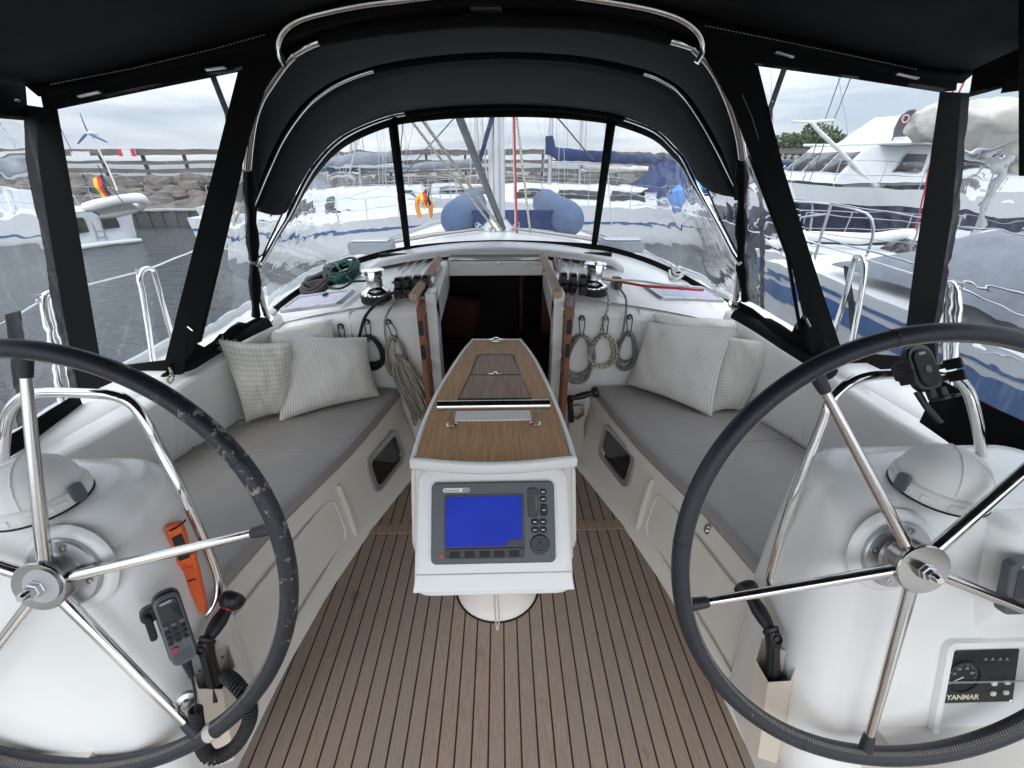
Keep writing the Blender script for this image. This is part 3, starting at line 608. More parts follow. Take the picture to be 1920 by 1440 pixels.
b = MB(); plate(b, EF, [(q[0]*.97+cxy[0], q[1]*.97+cxy[1]) for q in i_], .001, .0024); b.build('recess_floor', M['gelcoat_grey'], EP)
pp = [ep(*q) for q in ((1768, 1218), (1906, 1214), (1893, 1311), (1756, 1315))]; b = MB(); plate(b, EF, pp, .0024, .006); b.build('panel', M['black_plastic'], EP, bevel=.001)
g0 = ep(1799, 1264); b = MB(); b.lathe([(0, .0062), (.036, .0062), (.0365, .010), (.039, .010), (.0395, .006)], EF(*g0), AFTN, 40); gg = b.build('rev_counter', M['black_rubber'], EP)
for k in range(19):
    a = rad(215-250*k/18); b = MB(); r0 = .030 if k % 2 else .027; u = Vector((math.cos(a), math.sin(a)))
    b.box(EF(g0[0]+u[0]*(r0+.033)/2, g0[1]+u[1]*(r0+.033)/2, .0066), (.033-r0, .0010, .0004), Fr(EF.o, EF(u[0], u[1])-EF.o, AFTN).M()); b.build('scale_mark', M['ink_grey'], gg)
b = MB(); b.tube([EF(g0[0], g0[1], .008), EF(g0[0]-.024, g0[1]-.012, .008)], [.0012, .0006], 6); b.build('needle', M['ink_white'], gg)
for t_, a in (('10', 160), ('20', 118), ('30', 72), ('40', 22)): text('number', t_, .0085, Fr(EF(g0[0]+.0215*math.cos(rad(a)), g0[1]+.0215*math.sin(rad(a)), .0066), EF.x, AFTN), M['ink_grey'], gg)
tp = ep(1797, 1303); text('maker_name', 'YANMAR', .0180, Fr(EF(tp[0]+.003, tp[1], .0062), (EF(*ep(1815, 1303))-EF(*ep(1775, 1304))), AFTN), M['ink_cream'], EP, bold=.0004)
for px, py in ((1857, 1276), (1882, 1274), (1855, 1295), (1879, 1293)): q = ep(px, py); b = MB(); plate(b, EF, [(a+q[0], c+q[1]) for a, c in rrect(.011, .010, .002)], .006, .009); b.build('push_button', M['ink_white'], EP)
for px in (1842, 1855, 1869, 1882):
    q = ep(px, 1233); b = MB(); b.box(EF(q[0], q[1], .0063), (.008, .0014, .0006), EF.M()); b.box(EF(q[0], q[1]+.003, .0063), (.0014, .005, .0006), EF.M()); b.build('warning_symbol', M['ink_grey'], EP)
for px, py in ((1773, 1216), (1766, 1257), (1888, 1309)): b = MB(); b.lathe([(.0042, .003), (.0042, .008), (.002, .0095), (0, .0095)], EF(*ep(px, py)), AFTN, 14); b.build('screw', M['chrome'], EP)
b = MB(); a_ = [ep(1760, 1272), ep(1990, 1268)]; b.box((EF(*a_[0], .011)+EF(*a_[1], .011))/2, ((a_[1][0]-a_[0][0]), .0016, .003), Fr(EF.o, EF(*a_[1])-EF(*a_[0]), AFTN).M()); b.build('cover_edge', M['badge'], EP)
# ================================================================ cockpit table
TZ = .78
tbl = thing('cockpit_table', 'cockpit table with teak top, folded white leaves and steel grab bar', 'table', (0, 1.2, 0))
LO = [(767, 862), (786, 800), (812, 740), (840, 693), (867, 653), (884, 634)]; RO = [(1083, 858), (1064, 800), (1038, 735), (1011, 680), (993, 652), (978, 634)]
lo = smoothpath([at(*p, Z=TZ) for p in LO], 4); ro = smoothpath([at(*p, Z=TZ) for p in RO], 4); m = len(lo)
near = [lo[0].lerp(ro[0], t)+Vector((0, -.028*math.sin(PI*t), 0)) for t in [i/12 for i in range(13)]]
out = near[:-1]+ro+list(reversed(lo))[:-1]+[lo[0]]
out = near+ro[1:]+list(reversed(lo))[:-1]
cen = sum(out, Vector())/len(out)
def inset(P, d):
    n = len(P); R2 = []
    for i in range(n):
        a, c, e = P[i-1], P[i], P[(i+1) % n]; t = (e-a).normalized(); q = Vector((-t.y, t.x, 0))
        if (cen-c).dot(q) < 0: q = -q
        R2.append(c+q*d)
    return R2
def zof(P, z): return [Vector((p.x, p.y, z)) for p in P]
i1 = inset(out, .006); i2 = inset(out, .014); i3 = inset(out, .017)
b = MB(); b.grid([zof(inset(out, .05), TZ-.045), zof(i1, TZ-.040), zof(out, TZ-.030), zof(out, TZ-.006), zof(i1, TZ), zof(i2, TZ), zof(i3, TZ-.006)], closed=True)
b.build('top_moulding', M['gelcoat'], tbl, smooth=60)
tk = inset(out, .0165); b = MB(); b.prism(zof(tk, TZ-.012), (0, 0, .009)); b.build('teak_top', M['teak_table'], tbl)
def lid(pts, name, z0, z1, mt): b = MB(); b.prism([at(*p, Z=TZ+z0) for p in pts], (0, 0, z1-z0)); return b.build(name, M[mt], tbl)
lid([(857, 750), (998, 749), (975, 700), (964, 667), (955, 664), (903, 664), (894, 667), (880, 703)], 'lid_gap', -.0030, -.0022, 'ink_black')
lid([(861, 747), (995, 746), (976, 704.5), (882, 704.5)], 'locker_lid', -.0024, -.0004, 'teak_lid')
lid([(883, 702.5), (975, 702), (961, 669), (953, 666), (905, 666), (897, 669)], 'locker_lid', -.0024, -.0004, 'teak_lid')
b = MB(); p = at(928, 702, Z=TZ); b.box(p+Vector((0, 0, .002)), (.055, .007, .004)); b.lathe([(.010, 0), (.010, .005), (0, .006)], p+Vector((0, .004, .002)), seg=20); b.build('lid_latch', M['chrome'], tbl, bevel=.001)
p = at(930, 638, Z=TZ); b = MB(); b.add([], []); V = []
rows = []
for r_, h in ((1, 0), (.96, .005), (.8, .007), (.62, .004), (.5, .001), (0.02, .0)): rows.append([p+Vector((.036*r_*math.cos(a), .024*r_*math.sin(a), h)) for a in [2*PI*i/28 for i in range(28)]])
b.grid(rows, closed=True); pe = b.build('pad_eye', M['chrome'], tbl); b = MB(); b.tube([p+Vector((x, 0, .004+.012*math.cos(x/.02*PI/2))) for x in (-.02, -.01, 0, .01, .02)], .003, 8); b.build('ring', M['chrome'], pe)
# tray and grab bar
b = MB(); q = [at(852, 789, Z=TZ), at(996, 787, Z=TZ), at(993, 766, Z=TZ), at(857, 767, Z=TZ)]; b.prism([v+Vector((0, 0, -.003)) for v in q], (0, 0, .0045)); b.build('white_tray', M['gelcoat'], tbl, bevel=.001)
gb = at(848, 797, Z=TZ); gy = gb.y; zb = at(925, 760, Y=gy).z; b = MB(); b.tube([(-.178, gy, zb), (.181, gy, zb)], .0172, 24); bar = b.build('grab_bar', M['stainless'], tbl)
for x in (-.137, .136): b = MB(); b.tube([(x, gy, TZ-.003), (x, gy, zb-.006)], .0108, 16); b.lathe([(.0185, -.003), (.0185, .003), (.014, .006), (.0108, .007)], (x, gy, TZ), seg=24); b.build('bar_post', M['stainless'], tbl)
# instrument pod below the aft end
PT = Vector((0, 1.012, .742)); PB_ = Vector((0, .805, .442)); pu = (PT-PB_).normalized(); pn = Vector((1, 0, 0)).cross(pu).normalized(); PF = Fr((PT+PB_)/2, (1, 0, 0), pn); PF.o.x = -.001
hh = (PT-PB_).length
def podsec(d, sc=1.0):
    w0, w1 = .221*sc, .232*sc; P = []
    base = [(-w1, -hh/2*sc), (w1, -hh/2*sc), (w0, hh/2*sc), (-w0, hh/2*sc)]
    r = .05; 
    for i in range(4):
        A, B_, Cc = Vector(base[i-1]), Vector(base[i]), Vector(base[(i+1) % 4]); u = (A-B_).normalized(); v = (Cc-B_).normalized()
        for k in range(6):
            t = k/5; P.append(PF(*((B_+u*r*(1-t)**2+v*r*t*t)), d))
    return P
b = MB(); secs = [podsec(-.24, .72), podsec(-.16, .95), podsec(-.05, 1), podsec(-.012, 1), podsec(-.003, .994), podsec(0, .975), podsec(.0015, .90), podsec(.002, .86)]
for k in (0,): secs[0] = [Vector((p.x, p.y, max(p.z, .50))) for p in secs[0]]
b.grid(secs, closed=True); n = len(secs[0]); b.F.append([len(b.V)-n+i for i in range(n)]); b.UV.append(None); b.F.append(list(range(n))); b.UV.append(None)
b.build('instrument_pod', M['gelcoat'], tbl, smooth=50)
b = MB(); b.prism([PF(-.225, -hh/2+.062, .0), PF(.225, -hh/2+.062, .0), PF(.232, -hh/2+.012, .0), PF(-.232, -hh/2+.012, .0)], pn*.006); b.build('pod_lip', M['gelcoat'], tbl, bevel=.006, bseg=3)
for s in (-1, 1):
    b = MB(); pr_ = [(1.05, .715), (1.03, .69), (.945, .50), (.955, .455), (1.0, .44), (1.80, .44), (1.88, .50), (1.93, .735)]
    xa = lambda y: interp([(.9, .241), (1.02, .241), (1.5, .200), (1.95, .132)], y)
    n = len(pr_); V = [Vector((s*(xa(y)-.004), y, z)) for y, z in pr_]+[Vector((s*(xa(y)+.015), y, z)) for y, z in pr_]
    b.add(V, [tuple(range(n)), tuple(reversed(range(n, 2*n)))]+[(i, i+n, (i+1) % n+n, (i+1) % n) for i in range(n)]); b.build('folded_leaf', M['gelcoat_cream'], tbl, bevel=.008, bseg=3)
b = MB(); b.prism([(-.236, 1.03, .725), (-.236, .875, .50), (-.236, .90, .46), (-.236, 1.30, .52), (-.236, 1.30, .725)], (.472, 0, 0)); b.build('pod_housing', M['gelcoat_cream'], tbl, bevel=.01, bseg=3)
b = MB(); rows = []
for z, rx, ry in ((0, .162, .150), (.006, .162, .150), (.012, .155, .143), (.035, .140, .125), (.10, .125, .11), (.45, .115, .10)):
    rows.append([Vector((rx*math.cos(2*PI*i/40), 1.165+ry*math.sin(2*PI*i/40), z)) for i in range(40)])
b.grid(rows, closed=True); b.build('column', M['gelcoat_cream'], tbl, smooth=60)
b = MB(); b.grid([[Vector((r_*math.cos(2*PI*i/40), 1.165+(r_-.012)*math.sin(2*PI*i/40), .0012+k*.0005)) for i in range(40)] for k, r_ in enumerate((.171, .160))], closed=True); b.build('caulk_ring', M['ink_black'], tbl)
b = MB(); b.tube(smoothpath([(0, .93, .47), (.001, .955, .40), (.0, .97, .30), (-.006, .985, .20), (-.007, .99, .10), (0, .97, .02), (.008, .985, .06), (.006, .985, .16), (.002, .975, .27), (0, .96, .38)], 5), .003, 6)
tag(b.build('lanyard', M['rope_white']), 'thin beige cord loop hanging below the white plotter pod', 'cord')
# chart plotter
K = .358/1280
cp_ = thing('chart_plotter', 'grey chart plotter with bright blue screen on the table end', 'chart plotter')
def pc(zx, zy): return ((zx-865)*K, (628-zy)*K)
pcen = onp(925, 978, PF(0, 0, .0025), pn)
CF = Fr(pcen, (1, 0, 0), pn)
def cpl(name, zx, zy, w, h, r, c0, c1, m_, par=None, bevel=0):
    o = pc(zx, zy); b = MB(); plate(b, CF, [(a+o[0], c+o[1]) for a, c in rrect(w*K, h*K, r*K, 4)], c0, c1); return b.build(name, M[m_], par or cp_, bevel=bevel)
bz = cpl('bezel', 865, 628, 1280, 820, 55, 0, .014, 'grey_plastic', bevel=.003)
cpl('screen_surround', 772, 622, 830, 570, 20, .014, .0148, 'black_plastic')
b = MB(); sp_ = [pc(*q) for q in ((374, 360), (1168, 360), (1160, 800), (1030, 804), (1008, 824), (1000, 862), (374, 862))]; plate(b, CF, sp_, .0148, .0154); b.build('screen', M['blue_screen'], cp_)
kb = cpl('key_bar', 775, 930, 810, 100, 28, .014, .0175, 'black_plastic', bevel=.001)
for zx in (470, 622, 775, 925, 1078): cpl('soft_key', zx, 938, 105, 62, 8, .0175, .0188, 'black_rubber', kb, .0008)
cd = cpl('card_door', 1280, 430, 108, 296, 30, .014, .018, 'black_plastic', bevel=.0015); cpl('door_catch', 1316, 430, 22, 160, 8, .018, .0195, 'grey_plastic', cd)
for zx, zy, w, h in ((1388, 325, 72, 58), (1388, 398, 68, 60), (1393, 510, 74, 120), (1295, 628, 76, 62), (1380, 628, 76, 62), (1295, 708, 76, 62), (1380, 708, 76, 62)):
    kk = cpl('key', zx, zy, w, h, 24, .014, .0175, 'black_rubber', bevel=.0012); cpl('key_mark', zx, zy, 34, 9, 3, .0175, .0179, 'ink_white', kk)
b = MB(); o = pc(1342, 852); b.lathe([(98*K, .014), (98*K, .018), (90*K, .021), (60*K, .0215), (56*K, .020), (30*K, .0195), (24*K, .0215), (0, .022)], CF(*o), pn, 40); b.build('rotary_dial', M['black_plastic'], cp_, smooth=30)
b = MB(); o = pc(331, 947); b.lathe([(22*K, .014), (22*K, .0165), (0, .017)], CF(*o), pn, 20); b.build('power_key', M['red_plastic'], cp_)
bd = cpl('badge', 485, 294, 280, 44, 20, .014, .0148, 'ink_white'); text('badge_text', 'Raymarine', .0098, Fr(CF(*pc(435, 296), .0149), CF.x, pn), M['ink_black'], bd, ext=.0002)
cpl('badge_end', 585, 294, 66, 34, 14, .0148, .0150, 'grey_plastic', bd); text('badge_text', 'E80', .0085, Fr(CF(*pc(585, 296), .0151), CF.x, pn), M['ink_white'], bd, ext=.0002)
# ================================================================ sprayhood: three bows, canvas, clear windows
NC = (0, .97, .40); PCP = (0, 1.9, .93)
def plane_n(p, top): d = Vector((0, top[0]-p.y, top[1]-p.z)); return Vector((0, d.z, -d.y)).normalized()
PCL = [(501, 600), (491, 562), (481, 522), (476, 491), (467, 430), (463, 380), (463, 320), (471, 240), (485, 190), (507, 153), (530, 120), (548, 101)]
PCR = [(1378, 571), (1383, 530), (1390, 490), (1396, 424), (1398, 380), (1393, 300), (1386, 250), (1372, 200), (1353, 155), (1330, 117), (1302, 88)]
PCM = [(600, 76), (690, 58), (773, 48), (860, 40), (940, 38), (1030, 41), (1107, 45), (1190, 58), (1255, 74)]
PC = [onp(*p, PCP, NC) for p in PCL+PCM+list(reversed(PCR))]
fB = onp(468, 390, PCP, NC); nB = plane_n(fB, (2.2, 1.93)); fA = onp(486, 492, PCP, NC); nA = plane_n(fA, (3.0, 1.79))
PBl = [(470, 392), (477, 378), (500, 323), (530, 260), (567, 207), (600, 177), (640, 153), (700, 132), (773, 118), (850, 109), (935, 105), (1020, 107), (1107, 115), (1207, 137), (1250, 155), (1280, 177), (1313, 223), (1347, 283), (1375, 340), (1394, 375)]
PAl = [(487, 494), (500, 474), (520, 437), (543, 399), (570, 345), (592, 310), (624, 274), (660, 249), (715, 226), (760, 215), (840, 206), (935, 202), (1030, 204), (1120, 213), (1170, 224), (1228, 247), (1264, 280), (1282, 301), (1300, 337), (1328, 388), (1355, 437), (1373, 473), (1387, 494)]
PB = [onp(*p, fB, nB) for p in PBl]; PA = [onp(*p, fA, nA) for p in PAl]
BLl = [(501, 592), (530, 568), (565, 543), (605, 520), (645, 500), (700, 482), (765, 469), (850, 461), (940, 458), (1030, 460), (1113, 464), (1165, 474), (1215, 490), (1262, 510), (1305, 533), (1345, 556), (1380, 572)]
BL = [onz(*p, lambda x, y: zroof(x, y)+.012) for p in BLl]
sph = thing('sprayhood', 'black canvas sprayhood over the companionway with clear vinyl windows', 'sprayhood', (0, 2.2, .95))
def bow(P, r, seg, name='bow'): b = MB(); b.tube(smoothpath(P, 5), r, 12); return b.build(name, M['chrome'], sph, smooth=80)
iC = len(PCL)
bow(PC[:iC], .0135, 12); bow(PC[-len(PCR):], .0135, 12); bow(PC[iC-1:iC+len(PCM)+1], .0105, 12)
bow(PB, .0085, 12); bow(PA, .0095, 12)
for q in (PC[0], PC[-1]): b = MB(); b.lathe([(.03, -.006), (.03, .006), (.02, .010), (.018, .03), (.0, .03)], q, (0, -.4, .95), 20); b.build('bow_foot', M['chrome'], sph)
for P, k in ((PC, 3), (PC, -4), (PC, 4), (PC, -5)):
    b = MB(); q = P[k]; t = (P[k+1]-P[k-1]).normalized(); b.lathe([(.0165, -.013), (.0175, -.01), (.0175, .01), (.0165, .013)], q, t, 16); b.build('bow_joint', M['stainless'], sph)
def off(P, d, c=Vector((0, 2.2, 1.0))):     # push a line away from the middle of the hood
    R2 = []
    for p in P:
        v = Vector((p.x, 0, p.z-1.05)); R2.append(p+(v.normalized()*d if v.length else Vector((0, 0, d))))
    return R2
def sag(A, B, n, rows, dz=.0):
    A = resample(A, n); B = resample(B, n); R2 = []
    for i in range(rows+1):
        t = i/rows; R2.append([a.lerp(c, t)-Vector((a.x*.02, 0, .02))*math.sin(PI*t)*dz for a, c in zip(A, B)])
    return R2
PCs, PBs, PAs = smoothpath(PC, 4), smoothpath(PB, 4), smoothpath(PA, 4)
def cut(P, k0, k1): return P[k0*4:k1*4+1]
nC, nB_, nA_ = len(PC)-1, len(PB)-1, len(PA)-1
b = MB(); b.grid(sag(off(cut(PCs, 5, nC-4), .016), off(PBs, .014), 60, 6, 1.0)); c1_ = b.build('canvas', M['canvas'], sph, smooth=80, solid=.003)
b = MB(); b.grid(sag(off(PBs, .014), off(cut(PAs, 3, nA_-4), .014), 60, 6, 1.0)); c2_ = b.build('canvas', M['canvas'], sph, smooth=80, solid=.003)
def strip(P, wv, name, mt, par, th=.003, n=50):     # band of cloth along a line; wv(i) gives its width vector
    P = resample(P, n); b = MB(); b.grid([[p, p+wv(p, i/(n-1))] for i, p in enumerate(P)]); return b.build(name, M[mt], par, smooth=80, solid=th)
# pockets (sleeves) over the bows and the dark borders
def sleeve(P, r, par, mt='canvas_edge'): b = MB(); b.tube(off(P, .004), r, 10, flat=1.0); return b.build('bow_sleeve', M[mt], par, smooth=80)
sleeve(cut(PCs, 12, 20), .021, sph); sleeve(cut(PBs, 7, 13), .020, sph); sleeve(cut(PAs, 9, 14), .022, sph)
strip(cut(PAs, 9, 14), lambda p, t: Vector((0, .05, -.035)), 'hem', 'canvas_edge', sph)
strip(off(PBs, .010), lambda p, t: (Vector((-p.x*.02, .05, -.003))), 'seam_band', 'canvas_edge', sph)
strip(off(cut(PCs, 5, nC-4), .013), lambda p, t: (Vector((-p.x*.03, .055, .0))), 'seam_band', 'canvas_edge', sph)
# glazing between the front bow and the coach roof
def near_i(P, px, py):
    best = min(range(len(P)), key=lambda i: (ray(px, py).normalized()-(P[i]-EYE).normalized()).length); return best
BLs = smoothpath(BL, 4)
a1, a2 = near_i(PAs, 735, 220), near_i(PAs, 1149, 220); b1, b2 = near_i(BLs, 765, 468), near_i(BLs, 1112, 464)
def pane(A, B, n, rows, name, mt, par=None, bulge=.0, z=None):
    A = resample(A, n); B = resample(B, n); R2 = []
    for i in range(rows+1):
        t = i/rows; R2.append([a.lerp(c, t)+Vector((0, bulge, 0))*math.sin(PI*t) for a, c in zip(A, B)])
    b = MB(); b.grid(R2); return b.build(name, M[mt], par or sph, smooth=80)
pane(PAs[:a1+1], BLs[:b1+1], 24, 14, 'window', 'vinyl_wavy', bulge=.03); pane(PAs[a1:a2+1], BLs[b1:b2+1], 24, 14, 'window', 'vinyl_front'); pane(PAs[a2:], BLs[b2:], 24, 14, 'window', 'vinyl_wavy', bulge=.03)
for ai, bi, w in ((a1, b1, .058), (a2, b2, .058)):
    A_, B_ = PAs[ai], BLs[bi]; b = MB(); P = [A_.lerp(B_, t)-Vector((0, .008, 0)) for t in (0, .25, .5, .75, 1)]
    b.grid([[p-Vector((w*(1-.25*i/4), 0, 0))*.5, p+Vector((w*(1-.25*i/4), 0, 0))*.5] for i, p in enumerate(P)]); b.build('window_strap', M['canvas_edge'], sph, solid=.005)
# dark border under the bow and along the roof
def border(P, Q, w0, w1, n=60):     # along P toward Q
    P = resample(P, n); Q = resample(Q, n); b = MB(); b.grid([[p+Vector((0, -.004, 0)), p+(q-p).normalized()*lerp(w0, w1, abs(i/(n-1)*2-1))+Vector((0, -.004, 0))] for i, (p, q) in enumerate(zip(P, Q))]); return b.build('window_border', M['canvas_edge'], sph, solid=.003)
for A_, B_ in ((PAs[:a1+1], BLs[:b1+1]), (PAs[a1:a2+1], BLs[b1:b2+1]), (PAs[a2:], BLs[b2:])):
    w_ = (.05, .05) if A_ is not None and len(A_) > 0 else 0
    border(A_, B_, .05, .045); border(B_, A_, .03, .028)
b = MB(); b.tube(resample(BLs, 70), .019, 8); b.build('roof_track', M['canvas_edge'], sph)
# little side windows between the two forward bows
for sd_, pl in ((0, [(480, 384), (510, 370), (543, 371), (520, 420), (493, 478), (484, 482), (478, 440)]), (1, [(1388, 369), (1360, 355), (1326, 354), (1345, 400), (1376, 462), (1384, 478), (1389, 430)])):
    Bf = PBs[0] if sd_ == 0 else PBs[-1]; Am = PA[3] if sd_ == 0 else PA[-5]; Af = PA[0] if sd_ == 0 else PA[-1]
    nn = (Am-Bf).cross(Af-Bf).normalized(); v = [onp(*p, Bf, nn) for p in pl]; cc = sum(v, Vector())/len(v)
    b = MB(); b.add([cc]+v, [(0, i+1, (i+1) % len(v)+1) for i in range(len(v))]); b.build('window', M['vinyl_wavy'], sph)
    b = MB(); b.tube(v+[v[0]], .004, 6); b.build('window_border', M['canvas_edge'], sph)
# leathered grab handle and buckle under the aft bow
b = MB(); c_ = at(912, 8, Y=1.47); b.box(c_, (.085, .03, .032)); b.box(at(915, 36, Y=1.50), (.12, .012, .02)); b.build('bow_clamp', M['black_plastic'], sph, bevel=.006)
for px in (922, 938): b = MB(); q = at(px, 106, Y=2.18); b.tube([q, q+Vector((0, 0, -.03))], .0016, 6); b.build('tie_cord', M['black_rubber'], sph)
# ================================================================ bimini and its side curtains
bim = thing('bimini', 'black canvas bimini roof over the helms with steel bows', 'bimini', (0, .6, 1.85))
def PFp(s): return (0, 1.45, 1.75)
nF = (0, 1, .09)
def fpt(px, py, o=0): return onp(px, py, (0, 1.45-o, 1.75), nF)
RE = [(-60, 200), (45, 158), (150, 145), (250, 118), (350, 95), (450, 70), (520, 50), (600, 25), (700, 2), (820, -14), (940, -20), (1060, -14), (1180, 0), (1290, 22), (1370, 42), (1480, 65), (1600, 92), (1720, 120), (1830, 134)]
re_ = resample(smoothpath([fpt(*p) for p in RE[1:]], 4), 60)
rows = []
for i in range(13):
    t = i/12; rows.append([Vector((p.x*(1+.16*t), p.y-t*2.4, p.z+.06*math.sin(PI*t)+.04*min(1,t*5)*(1-abs(p.x)/1.3))) for p in re_])  # unseen aft end lengthened to keep sky light off the pedestals
b = MB(); b.grid(rows); b.build('roof', M['canvas'], bim, smooth=80, solid=.003)
b = MB(); b.grid([[p, p+Vector((-p.x*.02, .0, -.028))] for p in re_]); b.build('front_hem', M['canvas_edge'], bim, solid=.004)
hoop = [(533, 125), (523, 100), (521, 78), (534, 54), (562, 36), (610, 22), (680, 8), (760, -2), (850, -12), (940, -15), (1040, -12), (1130, 0), (1220, 16), (1275, 34), (1306, 56), (1318, 78), (1317, 98), (1306, 118)]
b = MB(); b.tube(smoothpath([fpt(px, py, .03) for px, py in hoop], 5), .0078, 12); b.build('front_bow', M['chrome'], bim, smooth=80)
for yv in (.75, .05):
    b = MB(); i = int((1.45-yv)/1.75*12); b.tube([p+Vector((0, 0, -.016)) for p in rows[i]], .012, 10); b.build('roof_bow', M['canvas_edge'], bim, smooth=80)
# joining cloth between bimini and sprayhood
top_ = resample([p for p in re_ if abs(p.x) < .80], 50)
b = MB(); b.grid(sag(top_, off(cut(PCs, 9, nC-9), .012), 50, 3)); b.build('joining_flap', M['canvas_edge'], bim, solid=.003)
def poly(par, name, pts, mt, o=0, th=.004, fn=fpt, smooth=0):
    v = [fn(px, py, o) for px, py in pts]; cc = sum(v, Vector())/len(v); b = MB(); n = len(v)
    b.F.append(list(range(n))); b.UV.append(None); b.V = v; ob = b.build(name, M[mt], par, smooth=0)
    if th: m_ = ob.modifiers.new('thickness', 'SOLIDIFY'); m_.thickness = th; m_.offset = 0
    return ob
cur = {}
cur[-1] = thing('side_curtain', 'black and clear vinyl curtain on the left between bimini and sprayhood', 'side curtain', (-1.2, 1.5, .85), 'canvas side curtains')
cur[1] = thing('side_curtain', 'black and clear vinyl curtain on the right between bimini and sprayhood', 'side curtain', (1.2, 1.5, .85), 'canvas side curtains')
L, R_c = cur[-1], cur[1]
def gridpane(par, name, quad, mt, fn=fpt, n=14, wv=.012, seed=0):
    a, b_, c, d = [fn(*q) for q in quad]; rows = []
    nn = (b_-a).cross(d-a).normalized()
    for i in range(n+1):
        r_ = []
        for j in range(n+1):
            u, v = j/n, i/n; p = a.lerp(b_, u).lerp(d.lerp(c, u), v); e_ = min(u, 1-u, v, 1-v)*4
            r_.append(p+nn*wv*min(e_, 1)*noise.noise(Vector((u*2.5+seed, v*1.5, seed))))
        rows.append(r_)
    m_ = MB(); m_.grid(rows); return m_.build(name, M[mt], par, smooth=80)
gridpane(L, 'window', [(100, 196), (455, 124), (305, 688), (186, 702)], 'vinyl_flat', seed=1.3)
gridpane(R_c, 'window', [(1415, 118), (1772, 165), (1686, 682), (1583, 672)], 'vinyl_flat', seed=4.3)
poly(L, 'zip_strap', [(44, 196), (107, 205), (148, 440), (190, 690), (200, 765), (150, 772), (133, 745), (95, 560), (70, 420), (48, 300)], 'canvas_edge')
poly(L, 'valance', [(75, 168), (150, 147), (300, 108), (450, 72), (530, 48), (524, 82), (530, 112), (500, 150), (447, 135), (280, 169), (107, 205), (82, 203)], 'canvas_edge', -.004)
poly(L, 'zip_strap', [(447, 133), (540, 110), (500, 160), (470, 250), (450, 326), (412, 480), (371, 643), (352, 672), (300, 716), (272, 712), (310, 675), (380, 400)], 'canvas_edge', .002)
poly(L, 'hem', [(190, 690), (310, 675), (350, 640), (345, 700), (300, 712), (233, 733), (200, 768)], 'canvas_edge', .004)
poly(R_c, 'zip_strap', [(1763, 172), (1820, 174), (1800, 400), (1782, 510), (1763, 617), (1760, 700), (1770, 760), (1700, 735), (1693, 665), (1717, 480), (1742, 320)], 'canvas_edge')
poly(R_c, 'valance', [(1310, 30), (1370, 44), (1480, 67), (1600, 94), (1720, 122), (1796, 134), (1792, 170), (1762, 173), (1600, 148), (1421, 124), (1370, 150), (1322, 110), (1320, 75)], 'canvas_edge', -.004)
poly(R_c, 'zip_strap', [(1320, 105), (1421, 123), (1470, 320), (1520, 480), (1577, 653), (1600, 700), (1560, 700), (1510, 650), (1507, 597), (1480, 480), (1404, 285), (1372, 200)], 'canvas_edge', .002)
poly(R_c, 'hem', [(1510, 600), (1577, 655), (1640, 664), (1692, 668), (1706, 738), (1673, 728), (1580, 694), (1520, 662)], 'canvas_edge', .004)
# triangular windows between the straps and the aft bow
def fan(par, name, v, mt, solid=0): cc = sum(v, Vector())/len(v); b = MB(); b.add([cc]+v, [(0, i+1, (i+1) % len(v)+1) for i in range(len(v))]); o = b.build(name, M[mt], par, smooth=80, solid=solid); return o
def quadp(par, A, B, mt, n=10): b = MB(); b.grid([[a.lerp(c, t/n) for t in range(n+1)] for a, c in zip(A, B)]); return b.build('window', M[mt], par, smooth=80)
lt = [fpt(*p) for p in ((452, 320), (412, 480), (371, 643))]; lc = [PC[6], PC[3]+Vector((0, 0, 0)), at(480, 592, Y=1.86)]
quadp(L, resample(lt, 10), resample(lc, 10), 'vinyl_wavy')
rt = [fpt(*p) for p in ((1404, 290), (1480, 480), (1504, 622))]; rc = [PC[-6], PC[-3], at(1398, 562, Y=1.86)]
quadp(R_c, resample(rt, 10), resample(rc, 10), 'vinyl_wavy')
for par, T_, C_, n0 in ((L, lt, lc, 0), (R_c, rt, rc, 1)):
    b = MB(); b.grid([[p, p+(q-p).normalized()*.018] for p, q in zip(resample(T_, 12), resample(C_, 12))]); b.build('window_border', M['canvas_edge'], par, solid=.003)
    b = MB(); pts = resample(C_[:], 12); b.tube([p+Vector((0, -.0, 0)) for p in pts], [.020+.006*math.sin(i*1.7) for i in range(12)], 10); b.build('gathered_edge', M['canvas_edge'], par, smooth=80)
# rolled bolsters on the coamings and the slack cloth above them
for s, par, pp, rr in ((-1, L, [(300, 716), (345, 692), (400, 657), (450, 630), (506, 603)], .024), (1, R_c, [(1378, 588), (1420, 612), (1470, 644), (1515, 672), (1560, 702)], .026)):
    P = [at(px, py, Z=zc) for (px, py), zc in zip(pp, ([.79, .81, .84, .865, .90] if s < 0 else [.91, .885, .86, .84, .82]))]
    b = MB(); b.tube(smoothpath(P, 6), rr, 16); b.build('rolled_bolster', M['canvas'], par, smooth=70)
    e = [P[-1], P[-2], P[-3], P[1], P[0]] if s < 0 else P
    low = resample(P if s > 0 else list(reversed(P)), 14); up = resample([PC[0 if s < 0 else -1]+Vector((0, -.02, .02)), (at(440, 607, Z=.93) if s < 0 else at(1432, 592, Z=.93)), (at(388, 648, Y=1.56) if s < 0 else at(1498, 626, Y=1.56)), (fpt(345, 640) if s < 0 else fpt(1513, 560)), (fpt(320, 690) if s < 0 else fpt(1560, 660))], 14)
    b = MB(); b.grid([[a.lerp(c, t)+Vector((s*.0, -.012*math.sin(i*1.9+t*5), .006*math.sin(i*2.3))) for t in (0, .25, .5, .75, 1)] for i, (a, c) in enumerate(zip(low, up))]); b.build('slack_cloth', M['canvas_edge'], par, smooth=80, solid=.003)
